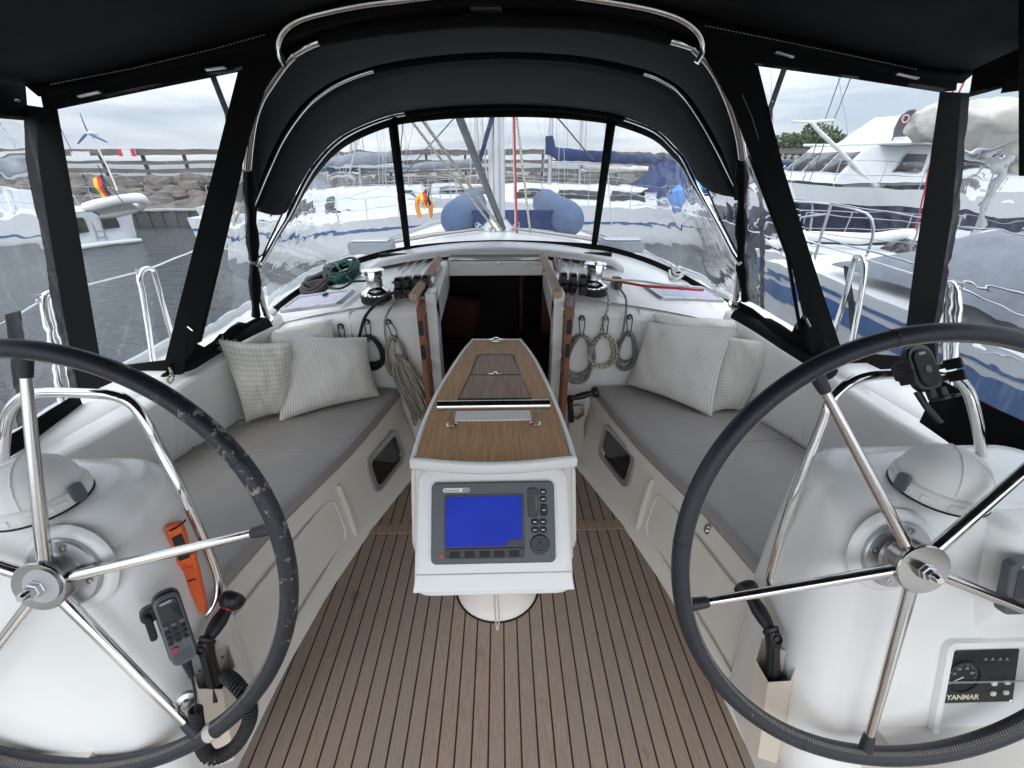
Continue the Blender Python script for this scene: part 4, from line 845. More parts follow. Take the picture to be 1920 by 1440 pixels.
for pts in (((352, 612), (362, 620)), ((1511, 596), (1519, 612))):
    q = fpt(*pts[0], .012); b = MB(); b.tube([q, fpt(*pts[1], .014)], .004, 8); b.lathe([(.008, -.002), (.008, .002)], q, (0, 1, 0), 12); b.build('zip_puller', M['chrome'], L if pts[0][0] < 900 else R_c)
b = MB(); b.tube(smoothpath([at(317, 690, Y=1.44), at(322, 700, Y=1.42), at(314, 712, Y=1.41), at(320, 718, Y=1.41), at(326, 706, Y=1.42), at(318, 695, Y=1.43)], 4), .004, 6); b.build('tie_cord', M['rope_beige'], L)
for px, py, dx, dy, par in ((20, 186, 26, 6, L), (168, 176, 40, -9, L), (405, 128, 36, -5, L), (1470, 102, 34, 10, R_c), (1700, 142, 40, 9, R_c), (1850, 148, 28, -12, R_c)):
    b = MB(); p, q = fpt(px-dx/2, py-dy/2, .02), fpt(px+dx/2, py+dy/2, .02); b.tube([p, q], .0085, 8, flat=.5); b.build('clamp_strap', M['steel_satin'], par, bevel=.001)
for par, runs in ((R_c, (((1322, 48), (1480, 80), (1600, 105), (1722, 131)), ((1392, 178), (1410, 220), (1423, 262)))), (L, (((95, 158), (250, 128), (400, 92), (500, 64)), ((330, 560), (352, 480), (400, 300))))):
    for r_ in runs:
        P = resample([fpt(px, py, .012) for px, py in r_], 60); b = MB()
        for i in range(0, 59, 1): b.tube([P[i], P[i].lerp(P[i+1], .55)], .0009, 4)
        b.build('stitching', M['ink_grey'], par, smooth=0)
# aft side curtains
def side_fn(s): return lambda px, py, o=0: onp(px, py, (s*(1.44-o), 0, .79), (s*1, -.02, .19))
for s, lab, win, edge, low in ((-1, 'left aft vinyl side curtain beside the left wheel', [(48, 222), (52, 300), (72, 420), (97, 560), (133, 742)], 0, 0), (1, 'right aft vinyl side curtain behind the phone holder', [(1821, 174), (1802, 400), (1783, 510), (1765, 617), (1772, 716)], 0, 0)):
    ac = thing('aft_curtain', lab, 'side curtain', (s*1.42, 1.1, .8), 'aft side curtains'); fn = side_fn(s)
    e = resample([fn(*p) for p in win], 14); rows = []
    for p in e:
        row = []
        for j in range(16):
            t = j/15; zb = 0 if p.z > 1.3 else (1.3-p.z)/.5; y = lerp(p.y, -.30, t); z = p.z-(.05*t if p.z < .9 else -.02*t)
            x = s*(1.44-(z-.79)*.19)+.014*math.sin(t*17+z*3)*s*min(1, t*6); row.append(Vector((x, y, z)))
        rows.append(row)
    b = MB(); b.grid(rows); b.build('window', M['vinyl_loose'], ac, smooth=80)
    b = MB(); lo_ = [p for p in rows[-1]]; b.grid([[p+Vector((0, 0, .01)), p+Vector((s*.004, 0, -.03)), Vector((p.x+s*.01, p.y, zco(0, p.y)+.03))] for p in lo_]); b.build('hem', M['canvas_edge'], ac, smooth=80, solid=.004)
    pl = [(-90, 130), (46, 150), (52, 226), (-90, 215)] if s < 0 else [(1826, 130), (2000, 50), (2000, 145), (1900, 160), (1818, 182)]
    v = [fn(*q) for q in pl]; b = MB(); b.F.append(list(range(len(v)))); b.UV.append(None); b.V = v; b.build('valance', M['canvas_edge'], ac, smooth=0, solid=.004)
    b = MB(); hi = [p for p in rows[0]]; b.grid([[p-Vector((0, 0, .015)), p+Vector((-s*.01, 0, .045))] for p in hi[1:]]); b.build('valance', M['canvas_edge'], ac, solid=.004)
    b = MB(); pts = [at(1913 if s > 0 else 4, py, Y=.95) for py in (-10, 120, 240, 330)]
    if s > 0: b.grid([[p, p+Vector((.03, .0, 0))] for p in pts]); b.build('hanging_strap', M['canvas_edge'], ac, solid=.006)
for s, q, par in ((-1, ((44, 160), (78, 168), (82, 205), (75, 240), (40, 240), (-40, 250), (-60, 205), (20, 190), (47, 178)), L), (1, ((1795, 134), (1830, 134), (1830, 170), (1960, 120), (1960, 205), (1800, 190), (1790, 165)), R_c)): pass
# ================================================================ cushions and pillows
for s, lab in ((-1, 'long grey vinyl seat cushion on the left cockpit bench'), (1, 'long grey vinyl seat cushion on the right cockpit bench')):
    b = MB(); ysec = [.74+i*.06 for i in range(21)]+[2.03]; rows = []
    for y in ysec:
        xi = interp(SIT, y)-.012; xo = interp(SOT, y)+.03; z0, z1 = .412, .462
        rows.append([Vector((s*x, y, z)) for x, z in ((xi+.01, z0), (xi, z0+.008), (xi-.002, z0+.03), (xi+.001, z1-.008), (xi+.012, z1), (xi+.06, z1+.003), (lerp(xi, xo, .5), z1+.006), (xo-.03, z1+.001), (xo, z1-.012), (xo, z0))])
    b.grid(rows, closed=True); n = 10; b.F.append(list(range(n))); b.UV.append(None); b.F.append([len(b.V)-n+i for i in range(n)]); b.UV.append(None)
    cu = tag(b.build('seat_cushion', M['cushion'], smooth=50), lab, 'cushion', 'bench cushions')
    b = MB(); b.tube([Vector((s*(interp(SIT, y)-.008), y, .4635)) for y in ysec], .0030, 6); b.build('piping', M['cushion'], cu)
    b = MB(); y = 1.43; b.tube([(s*(interp(SIT, y)-.014), y, .43), (s*(interp(SIT, y)-.011), y, .462), (s*(interp(SIT, y)+.05), y+.01, .4665), (s*1.0, y+.06, .4685), (s*(interp(SOT, y)), y+.09, .4645)], .0022, 6); b.build('seam', M['cushion'], cu)
def pillow(name, lab, c4, th, mt, fringe=0, seed=0, grp='cushions on the benches'):
    a, b_, c, d = [Vector(q) for q in c4]; N2 = 26; nn = (b_-a).cross(d-a).normalized()
    if nn.y > 0: nn = -nn
    root = thing(name, lab, 'pillow', a.lerp(b_, .5), grp)
    for sg, nm in ((1, 'front_cover'), (-1, 'back_cover')):
        rows = []
        for i in range(N2+1):
            r_ = []
            for j in range(N2+1):
                u, v = j/N2, i/N2
                pinch = .030*(abs(2*u-1)**2)*math.sin(PI*v); pv = .030*(abs(2*v-1)**2)*math.sin(PI*u)
                uu = u+(pinch if u < .5 else -pinch)*1.2; vv = v+(pv if v < .5 else -pv)*1.2
                p = a.lerp(b_, uu).lerp(d.lerp(c, uu), vv)
                f = (max(0, 1-abs(2*u-1)**2.6)*max(0, 1-abs(2*v-1)**2.6))**.55
                wr = noise.noise(Vector((u*3.2+seed, v*3.2, seed)))*.016+noise.noise(Vector((u*9+seed, v*5, seed+3)))*.006
                wr += .006*math.sin((u+v*.6)*22+seed)*(1-f)
                r_.append(p+nn*sg*(th*f+wr*(f**.4)+.001))
            rows.append(r_)
        m_ = MB(); m_.grid(rows); o = m_.build(nm, M[mt], root, smooth=80, sub=1)
    m_ = MB(); edge = [a, b_, c, d]
    if fringe:
        for k in range(4):
            p0, p1 = edge[k], edge[(k+1) % 4]; outd = ((p0+p1)/2-(a+b_+c+d)/4).normalized()
            for i in range(26):
                u = i/25; pin = .036*math.sin(PI*u); p = p0.lerp(p1, u)-outd*pin; L_ = .012+.016*random.random()
                m_.tube([p, p+outd*L_*.5+Vector((random.uniform(-.004, .004), random.uniform(-.004, .004), random.uniform(-.004, .004))), p+outd*L_+Vector((random.uniform(-.008, .008), random.uniform(-.004, .004), random.uniform(-.008, .008)))], .0011, 4)
        m_.build('fringe', M[mt], root)
    return root
pillow('pillow', 'linen pillow with fine check lying behind the left striped pillow', [at(490, 655, Y=2.0), at(640, 660, Y=1.96), at(622, 598, Y=2.02), at(484, 622, Y=2.02)], .05, 'pillow_linen', 1, 5.2)
pillow('pillow', 'cream gingham pillow leaning on the left coaming', [at(462, 792, Z=.468), at(556, 770, Z=.47), at(548, 640, Y=1.78), at(408, 636, Y=1.66)], .06, 'pillow_check', 1, 1.1)
pillow('pillow', 'grey and white striped pillow on the left bench', [at(524, 790, Z=.468), at(712, 742, Z=.47), at(688, 632, Y=1.98), at(508, 622, Y=1.84)], .072, 'pillow_stripe', 0, 2.7)
pillow('pillow', 'pale linen pillow peeking over the right striped pillow', [at(1225, 640, Y=2.02), at(1425, 660, Y=1.96), at(1398, 600, Y=2.02), at(1222, 588, Y=2.03)], .045, 'pillow_linen', 1, 8.2)
pillow('pillow', 'frayed beige linen pillow leaning in the right corner', [at(1325, 776, Z=.468), at(1392, 768, Z=.468), at(1462, 640, Y=1.80), at(1330, 622, Y=1.96)], .05, 'pillow_linen', 1, 9.9)
pillow('pillow', 'grey and white striped pillow on the right bench', [at(1172, 720, Z=.47), at(1335, 782, Z=.468), at(1378, 612, Y=1.84), at(1212, 602, Y=2.0)], .07, 'pillow_stripe', 0, 6.3)
# ================================================================ wood: grab rails and louvred doors
for pts, lab in (([(775, 556), (800, 520), (822, 486)], 'left round teak grab rail beside the companionway hatch'), ([(1046, 552), (1033, 515), (1018, 480)], 'right round teak grab rail beside the companionway hatch')):
    y_ = (1.985, 2.3, 2.72); zz = (.985, 1.0, 1.035); P = [at(px, py, Z=z) for (px, py), z in zip(pts, zz)]
    root = thing('grab_rail', lab, 'grab rail', P[0], 'teak grab rails'); d = (P[0]-P[2]).normalized()
    b = MB(); b.tube([P[0]+d*.008, P[0]]+smoothpath(P, 4)[1:], [.019]+[.0225]*9, 18); b.build('rail', M['teak_rail'], root, smooth=60)
    for t in (.12, .8): p = P[0].lerp(P[2], t); b = MB(); b.tube([p, Vector((p.x, p.y, zroof(p.x, p.y)-.01))], .012, 10); b.build('post', M['teak_rail'], root)
for s, lab in ((-1, 'left louvred mahogany companionway door folded open'), (1, 'right louvred mahogany companionway door folded open')):
    root = thing('louvred_door', lab, 'door', (s*.345, 1.95, .3), 'companionway doors')
    x = s*.345
    def bx(nm, c, d, M_=None, mt='mahogany', bev=.003): b = MB(); b.box(c, d, M_); return b.build(nm, M[mt], root, bevel=bev)
    y0, y1, z0, z1 = 1.88, 2.03, .30, .955
    bx('stile', (x, y0+.018, (z0+z1)/2), (.026, .036, z1-z0)); bx('stile', (x, y1-.014, (z0+z1)/2), (.026, .028, z1-z0))
    for z in (z0+.03, .62, z1-.03): bx('rail', (x, (y0+y1)/2, z), (.026, y1-y0-.06, .055))
    k = 0; z = z0+.075
    while z < z1-.07:
        if abs(z-.62) > .045: bx('slat', (x, (y0+y1)/2+.002, z), (.008, y1-y0-.062, .024), Matrix.Rotation(rad(40*s), 3, 'Y'), bev=0)
        z += .026
    for z in (.86, .74): bx('hinge', (x-s*.001, y0-.003, z), (.022, .012, .07), mt='black_plastic')
    b = MB(); b.box((x-s*.016, 1.99, .90), (.006, .03, .045)); b.build('catch', M['chrome'], root, bevel=.002)
# ================================================================ winches
def winch(px, py, lab, wrap):
    c = at(px, py, Z=.925); z0 = zroof(c.x, c.y)-.004; c.z = z0
    root = thing('winch', lab, 'winch', c, 'chrome cabin top winches'); A = (0, 0, 1)
    b = MB(); b.lathe([(0, 0), (.066, 0), (.068, .003), (.068, .030), (.066, .034), (0, .034)], c, A, 40); b.build('base_ring', M['black_rubber'], root)
    b = MB(); prof = [(.060, .034), (.067, .036), (.0665, .043), (.060, .050), (.050, .056), (.040, .062), (.036, .070)]; b.lathe(prof, c, A, 40); sk = b.build('skirt', M['chrome'], root, smooth=40)
    for k in range(20):
        a = 2*PI*k/20; b = MB(); u = Vector((math.cos(a), math.sin(a), 0)); b.box(c+u*.0665+Vector((0, 0, .040)), (.003, .008, .007), Fr(c, u, A).M())
        b.build('skirt_notch', M['steel_satin'], sk)
    b = MB(); b.lathe([(.036, .070), (.0335, .078), (.0330, .100), (.0345, .110), (.037, .116)], c, A, 40); dr = b.build('drum', M['steel_satin'], root, smooth=60)
    for sg in (1, -1):
        for k in range(22):
            b = MB() if k == 0 else b
            b.tube([c+Vector((.0338*math.cos(2*PI*k/22+sg*t*1.0), .0338*math.sin(2*PI*k/22+sg*t*1.0), .076+.036*t)) for t in (0, .25, .5, .75, 1)], .0008, 4)
        b.build('knurling', M['chrome'], dr)
    b = MB(); b.lathe([(.030, .116), (.047, .118), (.050, .121), (.047, .124), (.033, .127), (.033, .131), (.047, .134), (.051, .138), (.047, .142), (.030, .145), (.024, .147), (.012, .147), (.011, .140), (0, .140)], c, A, 40); b.build('self_tailer', M['chrome'], root, smooth=35)
    b = MB(); b.lathe([(.032, .126), (.040, .1265), (.040, .1325), (.032, .133)], c, A, 30); b.build('tailer_gap', M['black_rubber'], root)
    b = MB(); F_ = Fr(c+Vector((.006, -.046, .118)), (1, 0, 0), (0, -1, .2)); plate(b, F_, [(-.012, -.018), (.010, -.018), (.016, .022), (-.016, .024)], -.002, .008); b.build('feeder_arm', M['chrome'], root, bevel=.002)
    for ch in list(root.children)+[g for k in root.children for g in k.children]:
        if ch.type == 'MESH':
            for v in ch.data.vertices: v.co *= 1.14
    return c
wl_ = winch(706, 557, 'left chrome cabin top winch beside the green rope coil', 0); wr_ = winch(1112, 549, 'right chrome cabin top winch with a red line led off it', 1)
# rope clutches
for s, pxs, py, lab, n_ in ((-1, (748, 765, 783, 800), 523, 'left row of black rope clutches beside the teak rail', 4), (1, (1056, 1074, 1092), 519, 'right row of black rope clutches beside the winch', 3)):
    p0 = at(pxs[0], py+14, Z=.985); root = thing('rope_clutch', lab, 'rope clutch', p0, 'banks of rope clutches')
    for i, px in enumerate(pxs):
        p = at(px, py+14, Z=.975); p.z = zroof(p.x, p.y); d = Vector((-.15*s if s < 0 else -.1, 1, 0)).normalized()
        F_ = Fr(p+Vector((0, 0, 0)), Vector((1, 0, 0)), (0, 0, 1))
        b = MB(); prof = [(-.05, 0), (-.05, .045), (-.03, .052), (.06, .052), (.09, .03), (.09, 0)]
        b.prism([p+Vector((-.020, y, z)) for y, z in prof], (.040, 0, 0)); b.build('clutch_body', M['black_plastic'], root, bevel=.003)
        b = MB(); prof = [(-.036, .050), (-.034, .088), (-.012, .100), (.050, .092), (.064, .062), (.055, .050)]; b.prism([p+Vector((-.016, y, z)) for y, z in prof], (.032, 0, 0)); b.build('clutch_lever', M['black_plastic'], root, bevel=.005, bseg=3)
    p = at((pxs[0]+pxs[-1])/2, py+14, Z=.97); b = MB(); b.box(Vector((p.x, p.y+.01, zroof(p.x, p.y)+.001)), (.20 if n_ == 4 else .15, .13, .008)); b.build('base_plate', M['alloy'], root, bevel=.002)
b = MB(); 
for px, py, sc in ((1158, 514, 1.0),):
    p = at(px, py, Z=.99); p.z = zroof(p.x, p.y); b.prism([p+Vector((-.02, y, z)) for y, z in ((-.05, 0), (-.045, .035), (-.02, .058), (.03, .055), (.05, .03), (.06, 0))], (.04, 0, 0))
tag(b.build('cam_cleat', M['black_plastic'], bevel=.004), 'single black cleat right of the right winch', 'cleat')
# deck portlights
for pts, lab in (([(533, 592), (556, 562), (664, 547), (640, 578)], 'left deck hatch with lavender pane in silver frame'), ([(1346, 577), (1322, 548), (1208, 533), (1238, 562)], 'right deck hatch with lavender pane in silver frame')):
    q = [onz(px, py, lambda x, y: zroof(x, y)+.008) for px, py in pts]; c = sum(q, Vector())/4; ex = ((q[3]-q[0])+(q[2]-q[1])) if pts[0][0] < 900 else ((q[0]-q[3])+(q[1]-q[2]))
    ey = (q[1]-q[0]); e_ = .04; nn = Vector((-(zroof(c.x+e_, c.y)-zroof(c.x-e_, c.y))/(2*e_), -(zroof(c.x, c.y+e_)-zroof(c.x, c.y-e_))/(2*e_), 1)).normalized(); c += nn*.006; F_ = Fr(c, ex, nn); w_ = ex.length/2+.01; h_ = .19
    root = thing('deck_hatch', lab, 'deck hatch', c, 'small deck hatches'); o_ = rrect(w_, h_, .035, 6); i_ = rrect(w_-.044, h_-.044, .024, 6); k = len(o_)
    b = MB(); b.grid([[F_(o_[j % k][0]*f, o_[j % k][1]*f, h) for j in range(k+1)] for f, h in ((1.03, -.012), (1.03, .004), (1.0, .018), (.985, .021))]+[[F_(*i_[j % k], .021) for j in range(k+1)], [F_(*i_[j % k], .016) for j in range(k+1)]])
    b.build('frame', M['alloy'], root, smooth=50); b = MB(); b.grid([[F_(o_[j % k][0]*f, o_[j % k][1]*f, h) for j in range(k+1)] for f, h in ((1.35, -.05), (1.14, .001), (1.08, .003), (1.0, .003))]); b.build('moulded_flange', M['gelcoat'], root, smooth=60)
    b = MB(); plate(b, F_, i_, .010, .0175); b.build('pane', M['lavender'], root)
    for t in (-.07, .05): b = MB(); b.box(F_(t, -h_/2+.008, .020), (.045, .020, .006), F_.M()); b.build('hinge', M['alloy'], root, bevel=.001)
    b = MB(); b.lathe([(.016, .017), (.016, .026), (.011, .029), (0, .029)], F_(.02, h_/2-.04, 0), nn, 20); b.build('handle_knob', M['black_plastic'], root)
# ================================================================ ropes
def ropeobj(name, pts, r, mt, lab, cat='rope', group=None, seg=8, closed=False, parent=None):
    b = MB(); b.tube(pts, r, seg, closed=closed); o = b.build(name, M[mt], parent, smooth=80)
    if lab: tag(o, lab, cat, group)
    return o
def hangcoil(c, rx, rz, n, r, seed, tail=None, droop=0, tall=None):
    rnd = random.Random(seed); P = []
    steps = 26
    for i in range(n*steps+1):
        k = i/steps; lp = int(k); rnd2 = random.Random(seed*100+lp); fx = 1+rnd2.uniform(-.20, .14); fz = 1+rnd2.uniform(-.12, .22); ox = rnd2.uniform(-.006, .006); a = 2*PI*(k % 1)
        rnd3 = random.Random(seed*100+lp+1); fx2 = 1+rnd3.uniform(-.20, .14); fz2 = 1+rnd3.uniform(-.12, .22); t = ss((k % 1))
        f1 = lerp(fx, fx2, t); f2 = lerp(fz, fz2, t)
        z = math.cos(a); x = math.sin(a)
        P.append(Vector((c.x+rx*x*f1*(1-.25*z)+ox, c.y-.012-r*1.1*(lp % 4)-.004*math.sin(a*2+lp), c.z-(rz*f2)*(1-z))))
    return P
def wrap(c, w, r, mt, lab, n=4):     # turns round the head of a coil
    b = MB(); P = [Vector((c.x+w*math.cos(a), c.y-.02+.022*math.sin(a), c.z+(a/(2*PI)-n/2)*r*2)) for a in [2*PI*n*i/(n*14) for i in range(n*14+1)]]; b.tube(P, r, 8); return b
HK = {-1: [(640, 611), (689, 603), (729, 603)], 1: [(1091, 596), (1135, 596), (1180, 594)]}
for s in (-1, 1):
    for i, (px, py) in enumerate(HK[s]):
        c = at(px, py, Y=BY-.004); names = {(-1, 0): 'left of the three hooks by the left winch', (-1, 1): 'middle of the three hooks by the left winch', (-1, 2): 'hook above the black flecked rope hank', (1, 0): 'hook above the blue flecked rope hank', (1, 1): 'hook above the green flecked rope coil', (1, 2): 'hook above the plain grey coil'}
        root = thing('rope_hook', 'black elastic '+names[(s, i)], 'rope hook', c, 'elastic rope hooks on the bulkhead')
        b = MB(); b.lathe([(.0135, 0), (.0135, .006), (.009, .011), (0, .011)], c, (0, -1, 0), 20); b.build('button', M['grey_plastic'], root); b = MB(); b.lathe([(.004, .010), (.004, .0125), (0, .0125)], c, (0, -1, 0), 10); b.build('screw', M['ink_white'], root)
        L_ = .085 if not (s < 0 and i == 2) else .085
        dx = .012 if s < 0 and i == 2 else .0
        b = MB(); b.tube(smoothpath([c+Vector(v) for v in ((0, -.008, .016), (-.0135, -.010, .004), (-.012+dx, -.014, -.03), (-.004+dx*2, -.030, -L_), (.006+dx*2, -.030, -L_-.004), (.013+dx*2, -.016, -.05), (.013, -.010, -.002), (0, -.008, .016))], 5), .0026, 6); b.build('elastic_loop', M['black_rubber'], root)
def hk(s, i, dz=-.078, dx=0): c = at(*HK[s][i], Y=BY-.004); return Vector((c.x+dx, c.y, c.z+dz))
# left side: black hose coil, long beige hank, grey end
c = hk(-1, 1, -.07); P = hangcoil(c, .056, .080, 7, .0065, 11); Pw = [at(741, 548, Y=2.0), at(722, 556, Y=1.99), at(700, 575, Y=2.02), at(682, 600, Y=2.03), at(670, 650, Y=2.035)]
ropeobj('shore_line', smoothpath(Pw, 5)+P, .0075, 'rope_black', 'black line coiled on the middle hook left of the hatch', 'rope', 'ropes hanging on the bulkhead')
def hank(c, x0, w, zt, zb, n, r, seed, slant=0, d0=.02):
    rnd = random.Random(seed); P = []
    for i in range(n):
        u = (i+.5)/n-.5; x = c.x+u*w; up = Vector((c.x+u*w*.5, c.y-d0-rnd.uniform(0, .02), zt+rnd.uniform(-.006, .012))); a = rnd.uniform(.8, 1.15)
        xb = c.x+slant+u*w*1.25+rnd.uniform(-.01, .01); zb_ = zb+rnd.uniform(-.0, .06)
        P += [up, Vector((lerp(x, xb, .3)-.012, c.y-d0-rnd.uniform(0, .025), lerp(zt, zb_, .35))), Vector((xb-.012, c.y-d0-rnd.uniform(0, .03), lerp(zt, zb_, .8))), Vector((xb-.006, c.y-d0-.01, zb_)), Vector((xb+.010, c.y-d0-.015, zb_+.004)), Vector((xb+.014, c.y-d0-rnd.uniform(0, .03), lerp(zt, zb_, .75))), Vector((lerp(x, xb, .3)+.012, c.y-d0-rnd.uniform(0, .025), lerp(zt, zb_, .3)))]
    return smoothpath(P, 4)
c = hk(-1, 2, -.085, .012)
lead = smoothpath([wl_+Vector((.10, .12, .05)), at(790, 533, Z=.975), at(770, 545, Z=.955), at(748, 560, Z=.925), at(724, 592, Y=2.0), at(722, 625, Y=2.03), at(726, 650, Y=2.03)], 5)
P = hangcoil(c+Vector((.006, 0, .012)), .050, .11, 6, .0055, 23)
P2_ = hank(c+Vector((.030, -.012, -.10)), 0, .115, c.z-.09, .245, 10, .0058, 5, slant=.085, d0=.022)
o = ropeobj('rope_hank', lead+P+P2_, .0058, 'rope_beige', 'long beige rope hank with black flecks hanging left of the hatch', 'rope', 'ropes hanging on the bulkhead')
# three coils on the right
c = hk(1, 0, -.085); lead = smoothpath([at(1087, 532, Z=.965), at(1078, 560, Y=2.02), at(1074, 600, Y=2.035), at(1069, 640, Y=2.035), at(1072, 655, Y=2.03)], 5)
ropeobj('rope_hank', lead+hangcoil(c, .068, .120, 7, .0055, 31)+smoothpath([c+Vector((-.05, -.03, -.05)), c+Vector((-.075, -.035, -.12)), c+Vector((-.085, -.03, -.17))], 4), .0056, 'rope_blue', 'beige rope coil with blue flecks nearest the hatch', 'rope', 'ropes hanging on the bulkhead')
c = hk(1, 1, -.083); lead = smoothpath([wr_+Vector((.055, -.03, .05)), at(1141, 566, Y=2.03), at(1133, 600, Y=2.035), at(1120, 640, Y=2.035)], 5)
ropeobj('rope_hank', lead+hangcoil(c, .068, .088, 7, .0055, 44), .0056, 'rope_yellow', 'cream rope coil with green flecks between two other hanging coils', 'rope', 'ropes hanging on the bulkhead')
c = hk(1, 2, -.075); lead = smoothpath([at(1156, 524, Z=.97), at(1165, 545, Z=.95), at(1174, 562, Z=.93), at(1172, 600, Y=2.03), at(1164, 640, Y=2.03)], 5)
ropeobj('rope_hank', lead+hangcoil(c, .046, .090, 6, .005, 52), .0055, 'rope_grey', 'plain grey rope coil hanging beside the right striped pillow', 'rope', 'ropes hanging on the bulkhead')
# heaps of rope on the coach roof
def heap(pts2, n, r, seed, z0, jit=.02, big=1.0):     # loose loops over a quadrilateral of the roof
    rnd = random.Random(seed); q = [onz(px, py, lambda x, y: zroof(x, y)+r) for px, py in pts2]; c = sum(q, Vector())/4; ex = (q[1]-q[0]+q[2]-q[3])/4; ey = (q[3]-q[0]+q[2]-q[1])/4; P = []
    for i in range(n):
        f = rnd.uniform(.62, 1.0); o = Vector((rnd.uniform(-jit, jit), rnd.uniform(-jit, jit), 0)); h = r*2.0*i*.42
        for k in range(18):
            a = 2*PI*k/18+i*.25; p = c+o+ex*f*math.cos(a)*1.0+ey*f*math.sin(a)*(.9+.2*math.sin(i)); p = c.lerp(p, .95*big); P.append(Vector((p.x, p.y, zroof(p.x, p.y)+r+h+.006*math.sin(3*a+i))))
    return smoothpath(P, 2)
g = heap([(598, 545), (652, 540), (690, 494), (622, 500)], 12, .0056, 3, 0, .02, 1.12)
g += smoothpath([at(660, 528, Z=.96), at(690, 527, Z=.955), wl_+Vector((-.03, -.01, .09))], 5)
ropeobj('coiled_rope', g, .0062, 'rope_green', 'dark green rope coil on the cabin top beside left winch', 'rope')
ropeobj('coiled_rope', heap([(556, 556), (610, 550), (640, 515), (590, 520)], 6, .010, 9, 0), .0105, 'rope_dark', 'thick dark grey rope heap beside the green coil', 'rope')
ropeobj('coiled_rope', heap([(1262, 525), (1308, 530), (1290, 503), (1245, 500)], 7, .0085, 14, 0, .012, 1.0), .0088, 'rope_white', 'thick white rope bundle beside the right deck hatch', 'rope')
ropeobj('control_line', smoothpath([wr_+Vector((.035, -.005, .088)), wr_+Vector((.10, -.0, .075)), at(1200, 527, Z=.96), at(1250, 534, Z=.945), at(1290, 536, Z=.92)], 5), .006, 'rope_white', 'white line led from the right winch to the white bundle', 'rope')
ropeobj('control_line', smoothpath([wr_+Vector((.036, .0, .080)), at(1172, 530, Z=.965), at(1215, 537, Z=.955), at(1262, 540, Z=.94), at(1300, 543, Z=.915), at(1318, 544, Z=.895)], 5), .0068, 'rope_red', 'thick red line led from the right winch under the white bundle', 'rope')
ropeobj('coiled_rope', heap([(1041, 510), (1052, 510), (1048, 484), (1038, 484)], 5, .006, 19, 0, .008), .0062, 'rope_pink', 'small pinkish rope bundle between rail and right clutches', 'rope')
for i, (px, py, qx, qy, mt) in enumerate(((748, 505, 800, 470, 'rope_beige'), (765, 503, 812, 468, 'rope_white'), (782, 500, 824, 468, 'rope_white'), (1058, 500, 1045, 470, 'rope_white'), (1075, 500, 1062, 470, 'rope_beige'), (1092, 500, 1085, 472, 'rope_grey'))):
    p, q = onz(px, py, lambda x, y: zroof(x, y)+.02), onz(qx, qy, lambda x, y: zroof(x, y)+.02)
    ropeobj('control_line', [p, q], .005, mt, ['grey flecked', 'middle', 'innermost', 'innermost', 'middle', 'grey'][i]+' line running into the %s clutches under the hatch hood' % ('left' if i < 3 else 'right'), 'rope', 'lines led into the clutches')
ropeobj('control_line', smoothpath([at(735, 530, Z=.975), at(760, 526, Z=.99), at(785, 528, Z=.985)], 5), .006, 'rope_grey', 'short grey rope bend between the left winch and clutches', 'rope')
ropeobj('elastic_cord', smoothpath([at(1060, 528, Z=.97), at(1072, 540, Z=.965), at(1090, 535, Z=.97), at(1084, 546, Z=.96), at(1062, 545, Z=.96), at(1052, 536, Z=.97), at(1075, 532, Z=.985), at(1094, 542, Z=.96)], 6), .005, 'rope_black', 'tangle of black elastic cord left of the right winch', 'cord')
# ================================================================ winch handles in their cream leather holders
def handle(lab, K_, J, E_, up):      # knob, joint, lower end
    root = thing('cranked_winch', lab, 'winch handle', J, 'black winch handles'); d = (J-K_).normalized()
    b = MB(); b.lathe([(0, -.012), (.020, -.012), (.0285, -.006), (.030, .004), (.028, .014), (.020, .022), (.0145, .026)], K_, d, 32); b.build('knob', M['black_plastic'], root)
    L_ = (J-K_).length; b = MB(); b.lathe([(.0145, .024), (.0165, .04), (.0185, L_*.5), (.0165, L_*.72), (.0135, L_*.82), (.0135, L_*.86), (.019, L_*.88), (.020, L_*.92), (.018, L_*.95), (.012, L_*1.0), (0, L_)], K_, d, 28); b.build('grip', M['black_plastic'], root)
    b = MB(); b.lathe([(.0155, .024), (.0158, .027), (.0146, .029)], K_, d, 28); b.build('red_ring', M['red_plastic'], root)
    e = (E_-J); dd = e.normalized(); side = dd.cross(Vector((0, 1, 0))).normalized(); fw = side.cross(dd); F_ = Fr(J, side, dd)
    b = MB(); secs = [(-.012, .010, .012), (.0, .016, .015), (.02, .015, .014), (.04, .013, .011), (e.length, .017, .010)]
    b.grid([[F_(x*w_*2, y*h_*2, t) for x, y in rrect(1, 1, .3, 3)] for t, w_, h_ in secs], closed=True)
    n = 16; b.F += [list(range(n)), [len(b.V)-n+i for i in range(n)]]; b.UV += [None, None]; b.build('arm', M['black_plastic'], root)
    b = MB(); b.box(F_(0, 0, .09), (.014, .030, .14), F_.M()); b.build('arm_rib', M['black_rubber'], root)
    b = MB(); b.lathe([(.010, -.02), (.010, .02)], J, fw, 20); b.build('joint_pin', M['black_rubber'], root)
